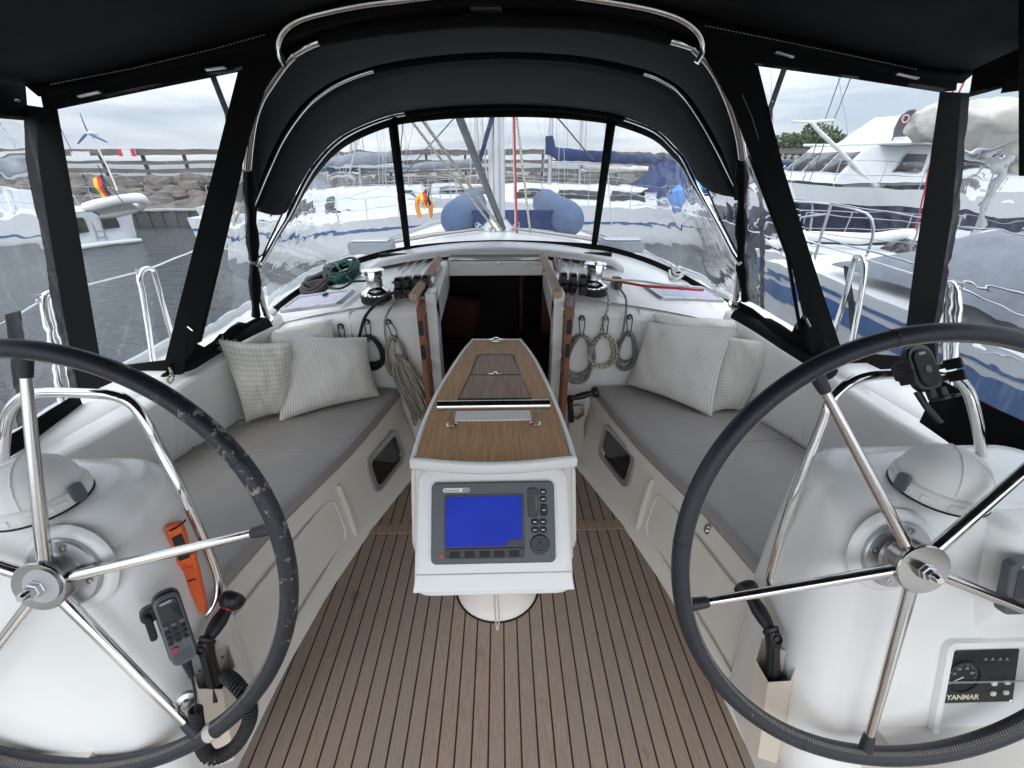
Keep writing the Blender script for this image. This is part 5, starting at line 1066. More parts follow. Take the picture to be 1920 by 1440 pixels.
def holder(lab, top, bot, sgn, w=.078, dpt=.055, fwd=Vector((0, -1, 0))):
    root = thing('handle_holder', lab, 'handle holder', bot, 'cream handle holders'); ax = (bot-top).normalized(); L_ = (bot-top).length
    v = (fwd-ax*fwd.dot(ax)).normalized(); u = v.cross(ax).normalized()
    sec = [(-.5, -.45), (-.5, .25), (0, .62), (.5, .25), (.5, -.45)]
    rows = []
    for t, k in ((0, 1.0), (.33, 1.0), (.66, .97), (1, .92)):
        rows.append([top+ax*L_*t+u*a*w*k+v*c*dpt*k+(ax*(.022 if (abs(a) < .1) else (-.0 if c > 0 else -.035)) if t == 0 else Vector((0, 0, 0))) for a, c in sec])
    b = MB(); b.grid(rows); b.build('leather_sleeve', M['leather_cream'], root, solid=.0028, smooth=0, bevel=.002)
    b = MB(); b.add([rows[0][0], rows[0][4], rows[-1][4], rows[-1][0]], [(0, 1, 2, 3)]); b.build('back_panel', M['leather_cream'], root, solid=.0025)
    for a, c in ((-.34, -.02), (-.16, -.018), (.30, -.02)):
        b = MB(); b.lathe([(.0042, 0), (.0036, .0026), (0, .003)], rows[0][0].lerp(rows[0][4], a+.5)+ax*.022+v*.002, v, 14); b.build('rivet', M['chrome'], root)
    b = MB(); b.tube([rows[0][1]+ax*.012+v*.003+u*.006, rows[0][1]+ax*.04+v*.003+u*.006], .0012, 4); b.build('stitch', M['ink_black'], root)
Kl, Jl = at(437, 1122, X=-.645), at(384, 1208, X=-.668); holder('left cream leather holder on the left pedestal side', at(404, 1262, X=-.672), at(430, 1408, X=-.695), -1, fwd=Vector((.75, -.65, 0)))
handle('left black winch handle standing in the left cream holder', Kl, Jl, at(402, 1280, X=-.668), 0)
Kr, Jr = at(1398, 1102, X=.65), at(1450, 1190, X=.672); holder('right cream leather holder on the right pedestal side', at(1452, 1248, X=.676), at(1430, 1402, X=.70), 1, fwd=Vector((-.75, -.65, 0)))
handle('right black winch handle standing in the right cream holder', Kr, Jr, at(1448, 1275, X=.676), 0)
Kf, Jf = at(1118, 735, Y=1.93), at(1068, 748, Y=1.93); holder('small cream holder on the bulkhead below the rope coils', at(1081, 775, Y=1.985), at(1078, 850, Y=1.99), 1, .085, .05)
handle('black winch handle lying sideways by the right bench end', Kf, Jf, at(1072, 790, Y=1.97), 0)
# ================================================================ handset, knife, phone holder
V0, V1 = at(312, 1128, Y=.575), at(345, 1228, Y=.535); ax = (V0-V1).normalized(); zf = Vector((.68, -.66, .32)); HF = Fr((V0+V1)/2, ax.cross(zf).normalized()*1.0, zf)
HF.y = ax; HF.z = (zf-ax*zf.dot(ax)).normalized(); HF.x = HF.y.cross(HF.z)
vhf = thing('radio_handset', 'black and grey radio handset clipped to the left pedestal', 'radio handset', HF.o)
def hp(nm, w, h, r, c0, c1, m_, dx=0, dy=0, par=None, bev=.002): b = MB(); plate(b, HF, [(a+dx, c+dy) for a, c in rrect(w, h, r, 4)], c0, c1); return b.build(nm, M[m_], par or vhf, bevel=bev)
hp('back_shell', .046, .155, .018, -.030, -.006, 'black_plastic', bev=.004); bd = hp('body', .042, .150, .016, -.006, .010, 'mid_grey_plastic', bev=.003)
hp('face', .033, .088, .010, .010, .013, 'black_plastic', 0, .026); hp('screen', .030, .032, .003, .013, .0136, 'dark_glass', .001, .040); hp('badge', .020, .005, .002, .013, .0134, 'ink_grey', -.002, .064)
for i in range(3):
    for j in range(4): hp('key', .009, .007, .003, .013, .0155, 'mid_grey_plastic' if j == 0 else 'black_rubber', -.013+.013*i, .016-.012*j, bev=.001)
b = MB(); b.lathe([(.0052, .013), (.0052, .0165), (0, .0168)], HF(-.010, -.036, 0), HF.z, 16); b.build('red_key', M['red_plastic'], vhf)
for j in range(5): hp('speaker_slot', .030, .0022, .001, .0102, .0112, 'grey_plastic', .0, -.046-.005*j, bev=0)
hp('talk_key', .012, .050, .005, -.02, .0, 'black_rubber', -.034, .02); hp('clip_mount', .030, .030, .012, -.045, -.020, 'black_plastic', -.03, .04)
b = MB(); b.tube([HF(0, -.070, 0), HF(0, -.085, -.002), HF(.001, -.115, -.004)], [.010, .008, .005], 10); b.build('strain_relief', M['black_rubber'], vhf)
path = smoothpath([HF(.001, -.112, -.004), at(366, 1300, Y=.50), at(368, 1345, Y=.49), at(380, 1400, Y=.475), at(400, 1420, Y=.47), at(440, 1400, Y=.48), at(468, 1350, Y=.49), at(462, 1310, Y=.505), at(440, 1280, Y=.53), at(424, 1268, Y=.56)], 8)
path = resample(path, 400); Lk = 0; P = []
for i, p in enumerate(path):
    t = (path[min(i+1, 399)]-path[max(i-1, 0)]).normalized(); u = t.orthogonal().normalized() if i == 0 else (u-t*u.dot(t)).normalized(); w_ = t.cross(u)
    if i < 110:
        rr = .0 if i < 60 else .011; 
    else: rr = .0125
    for k in range(5): a = 2*PI*(i*5+k)/ (5*5.2); P.append(p.lerp(path[min(i+1, 399)], k/5)+(u*math.cos(a)+w_*math.sin(a))*rr)
b = MB(); b.tube(P, .0026, 6); b.build('coiled_cord', M['black_rubber'], vhf, smooth=80)
cap_ = onp(349, 1310, Vector((.8, .61, .83)), AFTN); b = MB(); b.lathe([(.018, -.006), (.018, .004), (.009, .008), (.009, .018), (0, .019)], at(349, 1312, Y=.512), (.55, -.8, .2), 24); tag(b.build('deck_socket', M['steel_satin']), 'small round grey socket low on the left pedestal', 'socket')
# orange knife
A0, A1 = at(330, 975, Y=.745), at(387, 1140, Y=.69); ax = (A0-A1).normalized(); L_ = (A0-A1).length; KF = Fr(A0.lerp(A1, .5), (1, 0, 0), (.3, -.9, .35)); KF.y = ax; zf = Vector((.35, -.88, .3)); KF.z = (zf-ax*zf.dot(ax)).normalized(); KF.x = KF.y.cross(KF.z); KF.o = (A0+A1)/2-KF.z*-.014
kn = thing('sheath_knife', 'bright orange sheath knife strapped to the left guard hoop', 'knife', KF.o)
def kp(nm, pts, c0, c1, m_, bev=.002): b = MB(); plate(b, KF, pts, c0, c1); return b.build(nm, M[m_], kn, bevel=bev)
kp('sheath', [(-.020, L_*.10), (.019, L_*.12), (.018, L_*.0), (.010, -L_*.40), (.004, -L_*.5), (-.004, -L_*.5), (-.016, -L_*.1)], -.007, .009, 'orange_plastic')
kp('sheath_mouth', [(-.022, L_*.15), (.021, L_*.17), (.020, L_*.10), (-.021, L_*.08)], -.009, .012, 'orange_plastic')
kp('handle', [(-.015, L_*.50), (.013, L_*.50), (.015, L_*.40), (.012, L_*.17), (-.013, L_*.16), (-.017, L_*.34)], -.008, .010, 'orange_plastic')
kp('grip_inlay', [(-.009, L_*.38), (.011, L_*.40), (.013, L_*.14), (-.010, L_*.13)], .009, .0125, 'black_rubber', .001)
for dx, dy in ((-.006, .05), (.004, .02)): b = MB(); b.lathe([(.0055, .008), (.0055, .012), (.002, .0125), (0, .011)], KF(dx, L_*dy), KF.z, 16); b.build('sheath_stud', M['orange_plastic'], kn)
b = MB(); b.box(KF(.0, -L_*.10, .0096), (.016, .004, .0006), KF.M()); b.build('sheath_mark', M['ink_black'], kn)
b = MB(); b.lathe([(.016, -.012), (.016, .012), (.012, .014)], at(313, 1000, Y=.75), (1, -.3, 0), 20); b.build('clamp_nut', M['steel_satin'], kn)
b = MB(); b.tube([KF(-.017, L_*.44, .004), KF(.004, L_*.47, .016), KF(.022, L_*.5, .006), KF(.026, L_*.52, .012)], .0022, 6); b.build('tie_wrap', M['black_rubber'], kn)
# phone holder on the right hoop
PH = at(1727, 697, Y=.80); ph = thing('phone_holder', 'empty black phone holder clamped on the right guard hoop', 'phone holder', PH)
PFr = Fr(at(1731, 690, Y=.775), (1, .1, .18), (.12, -.75, .60))
def pp_(nm, w, h, r, c0, c1, m_, dx=0, dy=0, bev=.003): b = MB(); plate(b, PFr, [(a+dx, c+dy) for a, c in rrect(w, h, r, 5)], c0, c1); return b.build(nm, M[m_], ph, bevel=bev)
pp_('back_plate', .066, .098, .026, -.012, .004, 'black_plastic'); pp_('charge_pad', .048, .080, .022, .004, .008, 'black_rubber'); 
b = MB(); b.lathe([(.008, .008), (.008, .0095), (.006, .010), (0, .0095)], PFr(0, -.004), PFr.z, 20); b.build('centre_stud', M['grey_plastic'], ph)
pp_('badge', .018, .006, .003, .008, .0086, 'ink_grey', 0, .030, 0)
for dx, dy in ((-.052, -.015), (.052, -.030), (-.050, .012), (.055, -.005)):
    b = MB(); b.box(PFr(dx*.75, dy, -.002), (.040, .012, .008), PFr.M()); b.box(PFr(dx*1.15, dy, .010), (.007, .022, .032), PFr.M()); b.build('side_grip', M['black_plastic'], ph, bevel=.002)
for dx in (-.012, .016): b = MB(); b.box(PFr(dx, -.056, .006), (.016, .022, .010), PFr.M()); b.box(PFr(dx, -.066, .018), (.018, .006, .028), PFr.M()); b.build('lower_grip', M['black_plastic'], ph, bevel=.002)
b = MB(); b.tube([PFr(-.02, -.045, -.012), PFr(-.014, -.08, -.010), PFr(-.004, -.115, -.002)], [.007, .006, .0045], 10); b.build('release_lever', M['black_plastic'], ph)
b = MB(); b.box(PFr(0, .0, -.028), (.05, .035, .034), PFr.M()); b.build('clamp', M['black_plastic'], ph, bevel=.005)
# small stainless catches on the right locker front
for px, py, lab, r_ in ((1327, 992, 'upper stainless latch on the right locker front', .016), (1398, 1234, 'lower stainless fitting on the right locker front', .017)):
    s = 1; d = ray(px, py); p = None
    for i in range(600):
        q = EYE+d*(.5+i*.005)
        if 0 < q.z < .41 and q.x >= lockp(1, q.y, q.z).x: p = q; break
    if p is None: p = at(px, py, X=.70)
    nn = Vector((-1, -.25, .1)).normalized(); b = MB(); F_ = Fr(p, Vector((0, 1, 0)), nn); plate(b, F_, [(a, c) for a, c in rrect(.026, .042, .0125, 6)], -.002, .004); b.lathe([(.007, .004), (.007, .009), (0, .010)], F_(0, .006), nn, 16); b.lathe([(.006, .004), (.005, .007), (0, .008)], F_(0, -.010), nn, 14)
    tag(b.build('locker_latch', M['chrome'], bevel=.001), lab, 'latch', 'stainless locker latches')
# ================================================================ rig and gear on the foredeck, seen through the front window
def rod(name, lab, cat, P, r, mt, group=None, seg=8): o = ropeobj(name, P, r, mt, lab, cat, group, seg); return o
mp_ = Vector((.0, 4.45, zroof(0, 4.45)))
mast = thing('mast', 'silver aluminium mast standing on the cabin top of this yacht', 'mast', mp_)
b = MB(); b.grid([[Vector((.075*math.cos(2*PI*i/28)*1.0, .105*math.sin(2*PI*i/28), z))+mp_ for i in range(28)] for z in (0, .05, 3, 6, 12.5)], closed=True); ms = b.build('spar', M['alloy_light'] if 'alloy_light' in M else M['steel_satin'], mast, smooth=80)
for x in (-.03, .03): b = MB(); b.tube([mp_+Vector((x, -.103, .1)), mp_+Vector((x, -.103, 6))], .006, 6); b.build('sail_track', M['alloy'], ms)
b = MB(); b.lathe([(.17, 0), (.17, .02), (.14, .05), (.10, .09), (.095, .11)], mp_, (0, 0, 1), 30); b.build('mast_collar', M['steel_satin'], mast)
for k in range(6):
    a = PI*(.95+k*1.1/5*1.0); u = Vector((math.cos(a), math.sin(a)*.8, 0)); b = MB(); b.lathe([(.02, -.014), (.024, -.008), (.024, .008), (.02, .014)], mp_+u*.20+Vector((0, 0, .05)), u.cross(Vector((0, 0, 1))), 16); b.build('turning_block', M['steel_satin'], mast)
b = MB(); b.tube([mp_+Vector((-.9, .1, 6.6)), mp_+Vector((0, 0, 6.5)), mp_+Vector((.9, .1, 6.6))], .03, 8); b.build('spreader', M['steel_satin'], mast)
lines = [((862, 222, 3.6), (943, 428, 4.25), .030, 'steel_dark', 'thick grey boom strut slanting down to the mast foot', 'boom strut'),
 ((922, 222, 4.1), (898, 305, 4.4), .020, 'canvas_blue', 'short dark blue strut behind the mast', 'boom strut'),
 ((780, 238, 3.5), (930, 432, 4.2), .010, 'rope_yellow', 'left of the two flecked lines slanting down to the mast foot', 'rope'),
 ((797, 232, 3.5), (940, 430, 4.2), .012, 'rope_beige', 'right and thicker of the two flecked lines slanting to the mast foot', 'rope'),
 ((847, 226, 4.4), (758, 325, 5.6), .006, 'steel_dark', 'thin dark stay crossing behind the slanting flecked lines', 'stay'),
 ((904, 222, 4.3), (914, 345, 4.4), .006, 'rope_white', 'thin white line just left of the mast', 'rope'),
 ((924, 222, 4.35), (926, 420, 4.4), .012, 'steel_dark', 'dark halyard running down close to the left face of the mast', 'rope'),
 ((964, 224, 4.2), (969, 436, 4.2), .009, 'rope_red', 'red halyard just right of the mast', 'rope'),
 ((961, 224, 4.3), (966, 436, 4.3), .006, 'rope_white', 'white line beside the red halyard', 'rope'),
 ((969, 222, 4.1), (994, 436, 4.1), .010, 'rope_yellow', 'green flecked white line right of the red halyard', 'rope'),
 ((1052, 228, 5.0), (1112, 298, 6.5), .008, 'steel_dark', 'dark stay slanting right in the centre window', 'stay'),
 ((755, 232, 4.6), (749, 300, 4.6), .005, 'steel_dark', 'thin shroud near the left window strap', 'stay'),
 ((668, 258, 4.6), (648, 330, 4.6), .007, 'steel_satin', 'grey shroud seen in the left front window', 'stay'),
 ((1135, 236, 4.6), (1150, 470, 4.4), .006, 'steel_satin', 'grey shroud inside the right front window edge', 'stay')]
mat('steel_dark', (.10, .11, .12), .35, .7)
for a, c, r, mt, lab, cat in lines:
    p, q = at(a[0], a[1], Y=a[2]), at(c[0], c[1], Y=c[2]); d = (p-q).normalized(); p2 = p+d*(2.0 if r > .015 else 5.0)
    rod('boom_strut' if 'strut' in cat else 'stay' if cat == 'stay' else 'halyard', lab, cat, [p2, p, p.lerp(q, .5), q] if True else [], r, mt, 'rigging at the mast')
for s in (-1, 1):     # lines from the mast foot to the deck organisers
    for k in range(4):
        p = Vector((s*.14, 4.25-k*.02, mp_.z+.05)); q = Vector((s*1.02, 3.72-.05*k, zroof(s*1.02, 3.7)+.07-.004*k)); ropeobj('deck_line', [p, p.lerp(q, .5)+Vector((0, -.01, .01)), q], .007, ['rope_grey', 'rope_white', 'rope_beige', 'rope_grey'][k], ['hindmost', 'second hindmost', 'third', 'foremost'][3-k]+' line from mast foot to the %s organiser' % ('left' if s < 0 else 'right'), 'rope', 'lines from the mast foot')
    b = MB(); q = Vector((s*1.02, 3.62, zroof(s*1.02, 3.62))); b.box(q+Vector((0, 0, .045)), (.36, .14, .09)); og = thing('deck_organiser', 'grey deck organiser block at the %s end of the mast lines' % ('left' if s < 0 else 'right'), 'deck organiser', q, 'deck organisers'); b.build('cover', M['canvas_grey'], og, bevel=.01)
    b = MB(); b.box(q+Vector((0, 0, .10)), (.30, .12, .012)); b.build('sheave_plate', M['steel_satin'], og, bevel=.003)
# inflatable dinghy lying behind the mast
dg_ = thing('inflatable_dinghy', 'blue inflatable dinghy lashed upside on the foredeck behind the mast', 'dinghy', (.0, 5.4, .8))
for px in (855, 1066):
    c = at(px, 412, Y=4.95); b = MB(); b.lathe([(0, -.12), (.05, -.11), (.12, -.07), (.165, .0), (.185, .12), (.19, .5), (.19, 1.6), (.14, 2.0), (0, 2.1)], c, (-.06 if px > 900 else .06, 1, .02), 40); b.build('tube', M['fender_blue'], dg_, smooth=80)
c0, c1 = at(890, 402, Y=5.05), at(1030, 448, Y=5.05); b = MB(); b.box((c0+c1)/2, (c1.x-c0.x+.2, .03, .36)); b.build('transom', M['canvas_blue'], dg_, bevel=.01)
# stanchion hoops and guard wires on this yacht's rail
for s, pts, lab in ((-1, [(291, 690), (272, 560), (264, 520), (272, 504), (286, 504), (296, 525), (326, 640)], 'left stainless gate hoop on this yacht outside the curtain'), (-1, [(110, 780), (92, 640), (80, 566), (86, 551), (98, 556), (104, 600), (135, 760)], 'left aft stainless gate hoop behind the black strap'), (1, [(1552, 650), (1580, 560), (1598, 490), (1608, 478), (1618, 488), (1614, 540), (1594, 680)], 'right stainless gate hoop on this yacht outside the curtain'), (1, [(1770, 780), (1778, 640), (1782, 545), (1790, 530), (1798, 545), (1796, 640), (1790, 780)], 'right aft stainless gate hoop by the phone holder')):
    P = [at(px, py, X=s*(1.68+.07*(k == 0))) for k, (px, py) in enumerate(pts)]; P = [at(px, py, X=s*1.7) for px, py in pts]
    P[0].z = min(P[0].z, .62); P[-1].z = min(P[-1].z, .62)
    root = thing('gate_hoop', lab, 'stanchion', P[0], 'gate hoops on the rail'); b = MB(); b.tube(smoothpath(P, 6), .0125, 12); b.build('tube', M['chrome'], root, smooth=80)
    b = MB(); t_ = P[3]; b.tube([t_+Vector((0, -.02, .0)), t_+Vector((0, -.045, .012)), t_+Vector((0, -.05, -.01)), t_+Vector((0, -.02, -.01))], .004, 6); b.build('wire_eye', M['chrome'], root)
def wire(P, r, lab, mt='chrome', cat='guard wire', grp='guard wires of this yacht'): return ropeobj('guard_wire', P, r, mt, lab, cat, grp, 6)
wire([at(280, 503, X=-1.7), Vector((-1.72, 4.2, 1.18)), Vector((-1.5, 6, 1.25))], .004, 'upper left guard wire running forward from the gate hoop')
wire([at(272, 506, X=-1.7), at(90, 553, X=-1.7)], .004, 'left guard wire between the two gate hoops')
wire([at(86, 556, X=-1.7), at(0, 610, X=-1.7), Vector((-1.66, -.6, 1.05))], .004, 'left guard wire running aft from the aft hoop')
wire([at(1612, 480, X=1.7), Vector((1.72, 4.2, 1.18)), Vector((1.5, 6, 1.25))], .004, 'upper right guard wire running forward from the gate hoop')
wire([at(1618, 484, X=1.7), at(1784, 536, X=1.7)], .004, 'right guard wire between the two gate hoops')
wire([at(1796, 536, X=1.7), at(1920, 590, X=1.7), Vector((1.66, -.6, 1.02))], .004, 'right guard wire running aft at the right edge')
b = MB(); b.grid([[p, p+Vector((0, .05, 0))] for p in [at(8, 590, X=-1.68), at(18, 660, X=-1.68), at(28, 800, X=-1.68)]]); tag(b.build('webbing_strap', M['canvas_edge'], solid=.004), 'dark webbing strap hanging outside at the left edge', 'strap')
b = MB(); b.grid([[p, p+Vector((0, .04, 0))] for p in [at(1590, 500, X=1.72), at(1600, 580, X=1.72), at(1606, 660, X=1.72)]]); tag(b.build('webbing_strap', M['canvas_edge'], solid=.004), 'dark webbing strap hanging by the right gate hoop', 'strap')
# ================================================================ harbour
WZ = -.75
def water(n, b):
    p = n.n('NewGeometry').outputs['Position']
    a = n.noise(n.n('Mapping', {0: p, 'Scale': (1.0, 1.7, 1)}).outputs[0], 1.9, 5, .6); c = n.noise(n.n('Mapping', {0: p, 'Scale': (.5, 1.3, 1)}).outputs[0], 8.0, 4, .6)
    n.bump(b, n.math('ADD', a, n.math('MULTIPLY', c, .22)), .7, .32)
mat('water', (.020, .030, .034), .12, spec=.5, build=water)
b = MB(); st = [-3000, -400, -120, -50, -20, -8, 0, 8, 20, 50, 120, 400, 3000]; b.grid([[Vector((x, y, WZ)) for x in st] for y in st]); wt = b.build('water', M['water']); wt['kind'] = 'structure'
def rock(n, b):
    p = n.n('NewGeometry').outputs['Position']; a = n.noise(p, 1.3, 5, .65); c = n.noise(p, .45, 2); n.l(n.mix(n.mr(c, .35, .65, 0, .6), n.ramp(a, .3, .7, (.05, .047, .043), (.20, .18, .16)), (.15, .12, .10)), b.inputs['Base Color']); n.bump(b, a, .5, .2)
mat('rock', rough=.9, build=rock)
mat('old_timber', rough=.9, build=wood((.085, .078, .072), (.19, .175, .16), (.6, 6, 9), .8, 1.0)); mat('concrete', rough=.9, build=gel((.34, .34, .33), .8)); mat('pale_panel', (.66, .67, .68), .8); mat('sheet_pile', (.075, .07, .068), .7)
rnd = random.Random(5); b = MB()
for i in range(620):
    x = rnd.uniform(-46, 17); t = rnd.random(); y = 20.2+t*3.2+rnd.uniform(-.2, .2)-(.10*(x+10) if x > -10 else 0); z = -.35+t*1.15; r = rnd.uniform(.28, .62)
    V = []; Fc = []; mseed = rnd.random()*50
    for a_ in range(5):
        for c_ in range(7):
            th = PI*a_/4; ph = 2*PI*c_/7; v = Vector((math.sin(th)*math.cos(ph), math.sin(th)*math.sin(ph)*.8, math.cos(th)*.7)); k_ = 1+.55*noise.noise(v*1.3+Vector((mseed, 0, 0))); V.append(Vector((x, y, z))+v*r*k_)
    for a_ in range(4):
        for c_ in range(7): Fc.append((a_*7+c_, a_*7+(c_+1) % 7, (a_+1)*7+(c_+1) % 7, (a_+1)*7+c_))
    b.add(V, Fc)
rk = b.build('rock_bank', M['rock'], smooth=0, fix=False); tag(rk, 'brown boulders of the breakwater below the timber pier', 'boulders', kind='stuff')
b = MB(); b.grid([[Vector((x, y-(.10*(x+10) if x > -10 else 0), z+.15*math.sin(x*1.3))) for x in range(-48, 19, 2)] for y, z in ((18.9, -.22), (22, .0), (23.4, .35), (25.5, .45))]); q = b.build('breakwater', M['rock']); q['kind'] = 'structure'
# elevated timber pier
PY = 25.5; pier = thing('timber_pier', 'long grey timber pier with open rails across the whole harbour', 'pier', (-15, PY, 0))
def pz(py, y=PY): return at(600, py, Y=y).z
def beam(nm, py0, py1, x0=-52, x1=17, y=PY, mt='old_timber', th=.25):
    z0, z1 = pz(py1), pz(py0); b = MB(); b.box(((x0+x1)/2, y, (z0+z1)/2), (x1-x0, th, z1-z0)); return b.build(nm, M[mt], pier)
beam('top_beam', 279, 289, th=.5); beam('rail', 299, 305.5, y=PY-.1); beam('rail', 314, 322, y=PY-.05); beam('deck_girder', 328, 339, y=PY-.2, mt='old_timber', th=.9)
for i in range(34):
    x = -51+i*2.05; b = MB(); b.box((x, PY+.1, (pz(339)+pz(282))/2), (.11, .16, pz(282)-pz(339))); b.build('post', M['old_timber'], pier)
for i in range(10):
    x = -49+i*6.9; b = MB(); b.box((x, PY+.3, (pz(330)+WZ)/2), (1.0 if i % 2 else .8, .9, pz(330)-WZ)); b.build('pier_column', M['concrete'], pier)
b = MB()
for i in range(170):
    x = -42+i*.27; b.box((x, 18.6+(.05 if i % 2 else 0), (WZ-.4-.22)/2), (.25, .12, .98 if i % 5 else 1.04))
tag(b.build('pile_wall', M['sheet_pile']), 'dark timber pile wall at the waterline below the boulders', 'wall')
b = MB(); b.box((-19.2, 18.75, -.16), (46, .5, .06)); tag(b.build('wall_capping', M['concrete']), 'pale capping strip along the top of the pile wall', 'wall')
b = MB(); b.box((-20, PY+7, (pz(362, PY+7)+pz(338, PY+7))/2), (90, .3, pz(338, PY+7)-pz(362, PY+7))); tag(b.build('sky_gap_stand_in', M['pale_panel']), 'long pale panel added for the bright gaps under the pier deck', 'wall')  # added pale panel in place of the bright sky below the deck
b = MB(); z0 = pz(350, 24.8)
for i in range(60):
    x = -44+i*.8; b.box((x, 24.6, z0/2+.1), (.42, .12+.05*(i % 2), z0+.3)) if i % 7 else None
rw_ = tag(b.build('stone_wall', M['concrete']), 'low grey retaining wall behind the boulders', 'wall')
def sign(nm, lab, px0, py0, px1, py1, y, mt, extra=None):
    p, q = at(px0, py1, Y=y), at(px1, py0, Y=y); root = thing(nm, lab, 'sign', ((p.x+q.x)/2, y, p.z), 'signs along the pier'); b = MB(); b.box(((p.x+q.x)/2, y, (p.z+q.z)/2), (q.x-p.x, .04, q.z-p.z)); b.build('board', M[mt], root)
    if extra == 'stripes':
        for k in (.12, .88): b = MB(); b.box((lerp(p.x, q.x, k), y-.03, (p.z+q.z)/2), ((q.x-p.x)*.22, .02, q.z-p.z)); b.build('red_stripe', M['red_plastic'], root)
    if extra == 'spot': b = MB(); b.box(((p.x+q.x)/2, y-.03, lerp(p.z, q.z, .6)), ((q.x-p.x)*.4, .02, (q.z-p.z)*.3)); b.build('red_spot', M['red_plastic'], root)
    return root
mat('sign_pink', (.62, .36, .36), .6)
sign('board_sign', 'red and white banner on the upper rail of the pier', 236, 279, 264, 291, PY-.4, 'pale_panel', 'stripes'); sign('notice_board', 'small white notice on the wall below the pier', 288, 345, 297, 358, 24.2, 'pale_panel')
sign('notice_board', 'pinkish warning sign at the wall near the left black strap', 387, 345, 400, 371, 23.8, 'sign_pink', 'spot'); sign('board_sign', 'white panel on the pier left of the red and white banner', 152, 282, 181, 291, PY-.4, 'pale_panel')
# ---- boats
def hullshape(root, L, B, fb, mt_hull, mt_deck='hull_white', stripes=(), stern=.78, rake=.10):
    n = 26
    def w(t): return B/2*(stern+(1-stern)*math.sin(min(t/.45, 1)*PI/2))*(1-max(0, (t-.42)/.58)**2.3)
    def sheer(t): return fb*(1.0+.30*max(0, t-.25)**1.6-.02*math.sin(PI*t))
    def P(t, k):  # k 0 = sheer, 1 = waterline, 1.4 = below
        zz = lerp(sheer(t), 0, k); return Vector((-L/2+L*t-rake*L*.5*max(0, k)*t**3+.10*(1-t)**6*k, w(t)*(1-.10*k-.35*max(0, k-1)), zz))
    ks = (0, .05, .12, .3, .5, .75, 1.0, 1.25)
    b = MB()
    for s in (-1, 1): b.grid([[Vector((P(i/n, k).x, s*P(i/n, k).y, P(i/n, k).z)) for k in ks] for i in range(n+1)])
    tr = [P(0, k) for k in ks]; b.grid([[Vector((p.x, s*p.y, p.z)) for s in (-1, -.5, 0, .5, 1)] for p in tr]); h = b.build('hull', M[mt_hull], root, smooth=50)
    b = MB(); b.grid([[Vector((P(i/n, 0).x, P(i/n, 0).y*s, P(i/n, 0).z-.02+.04*(1-s*s))) for s in (-1, -.6, 0, .6, 1)] for i in range(n+1)]); b.build('deck', M[mt_deck], root)
    for k0, k1, mt in stripes:
        for s in (-1, 1): b = MB(); b.grid([[Vector((P(i/n, k).x, s*(P(i/n, k).y+.008), P(i/n, k).z)) for k in (k0, k1)] for i in range(n+1)]); b.build('hull_stripe', M[mt], h)
    return P, w, sheer
def trunk(root, nm, x0, x1, w0, w1, z0, z1, mt, slope=.35, par=None, win=None):
    h = z1-z0; b = MB(); k = .12
    lo_ = [(x0, -w0), (x0, w0), (lerp(x0, x1, .6), lerp(w0, w1, .4)), (x1, w1), (x1, -w1), (lerp(x0, x1, .6), -lerp(w0, w1, .4))]
    hi_ = [(x0+h*.15, -w0+k*h), (x0+h*.15, w0-k*h), (lerp(x0, x1, .6), lerp(w0, w1, .4)-k*h), (x1-h*slope*3, w1*.9-k*h), (x1-h*slope*3, -w1*.9+k*h), (lerp(x0, x1, .6), -lerp(w0, w1, .4)+k*h)]
    b.grid([[Vector((x, y, z0)) for x, y in lo_], [Vector((x, y, z1)) for x, y in hi_]], closed=True); b.F.append([6, 7, 8, 9, 10, 11]); b.UV.append(None)
    o = b.build(nm, M[mt], par or root, bevel=.03, bseg=2)
    if win:
        for a0, a1 in win:
            for s in (-1, 1):
                def pt(a, t):
                    xl = lerp(x0, x1, a); q = a/.6 if a < .6 else (a-.6)/.4; wl_ = lerp(w0, lerp(w0, w1, .4), q) if a < .6 else lerp(lerp(w0, w1, .4), w1, q); sb = h*slope*3*t*max(0, (a-.6)/.4); return Vector((xl-sb, s*(wl_-k*h*t-(w1*.1*t*max(0, (a-.6)/.4))+.02), lerp(z0, z1, t)))
                b = MB(); b.add([pt(a0, .28), pt(a1, .28), pt(a1-.012, .78), pt(a0+.012, .78)], [(0, 1, 2, 3)]); b.build('window', M['dark_glass'], o, solid=.012)
    if win and slope < .4:
        for y0, y1 in ((-.9, -.34), (-.28, .28), (.34, .9)):
            q = [Vector((x1+.02-h*slope*3*t, w1*y*(1-.15*t), lerp(z0, z1, t))) for y, t in ((y0, .3), (y1, .3), (y1, .82), (y0, .82))]; b = MB(); b.add(q, [(0, 1, 2, 3)]); b.build('windscreen', M['dark_glass'], o, solid=.012)
    return o
def place(root, p, ang): root.location = p; root.rotation_euler = (0, 0, rad(ang))
def mastat(root, x, z0, H, boom=None, cover=None, r=.07, mt='steel_satin', side=-1):
    b = MB(); b.tube([(x, 0, z0), (x, 0, H)], r, 12); m_ = b.build('mast', M[mt], root, smooth=80)
    if boom:
        b = MB(); b.tube([(x, 0, z0+boom[1]), (x+side*boom[0], 0, z0+boom[1]+.05)], .06, 10); b.build('boom', M[mt], root)
        if cover: b = MB(); b.tube([(x+.05, 0, z0+boom[1]+.75), (x, 0, z0+boom[1]+.35), (x+side*.3, 0, z0+boom[1]+.22), (x+side*boom[0]*.5, 0, z0+boom[1]+.17), (x+side*boom[0], 0, z0+boom[1]+.10)], [.12, .18, .20, .16, .09], 12); b.build('sail_cover', M[cover], root, smooth=80)
    return m_
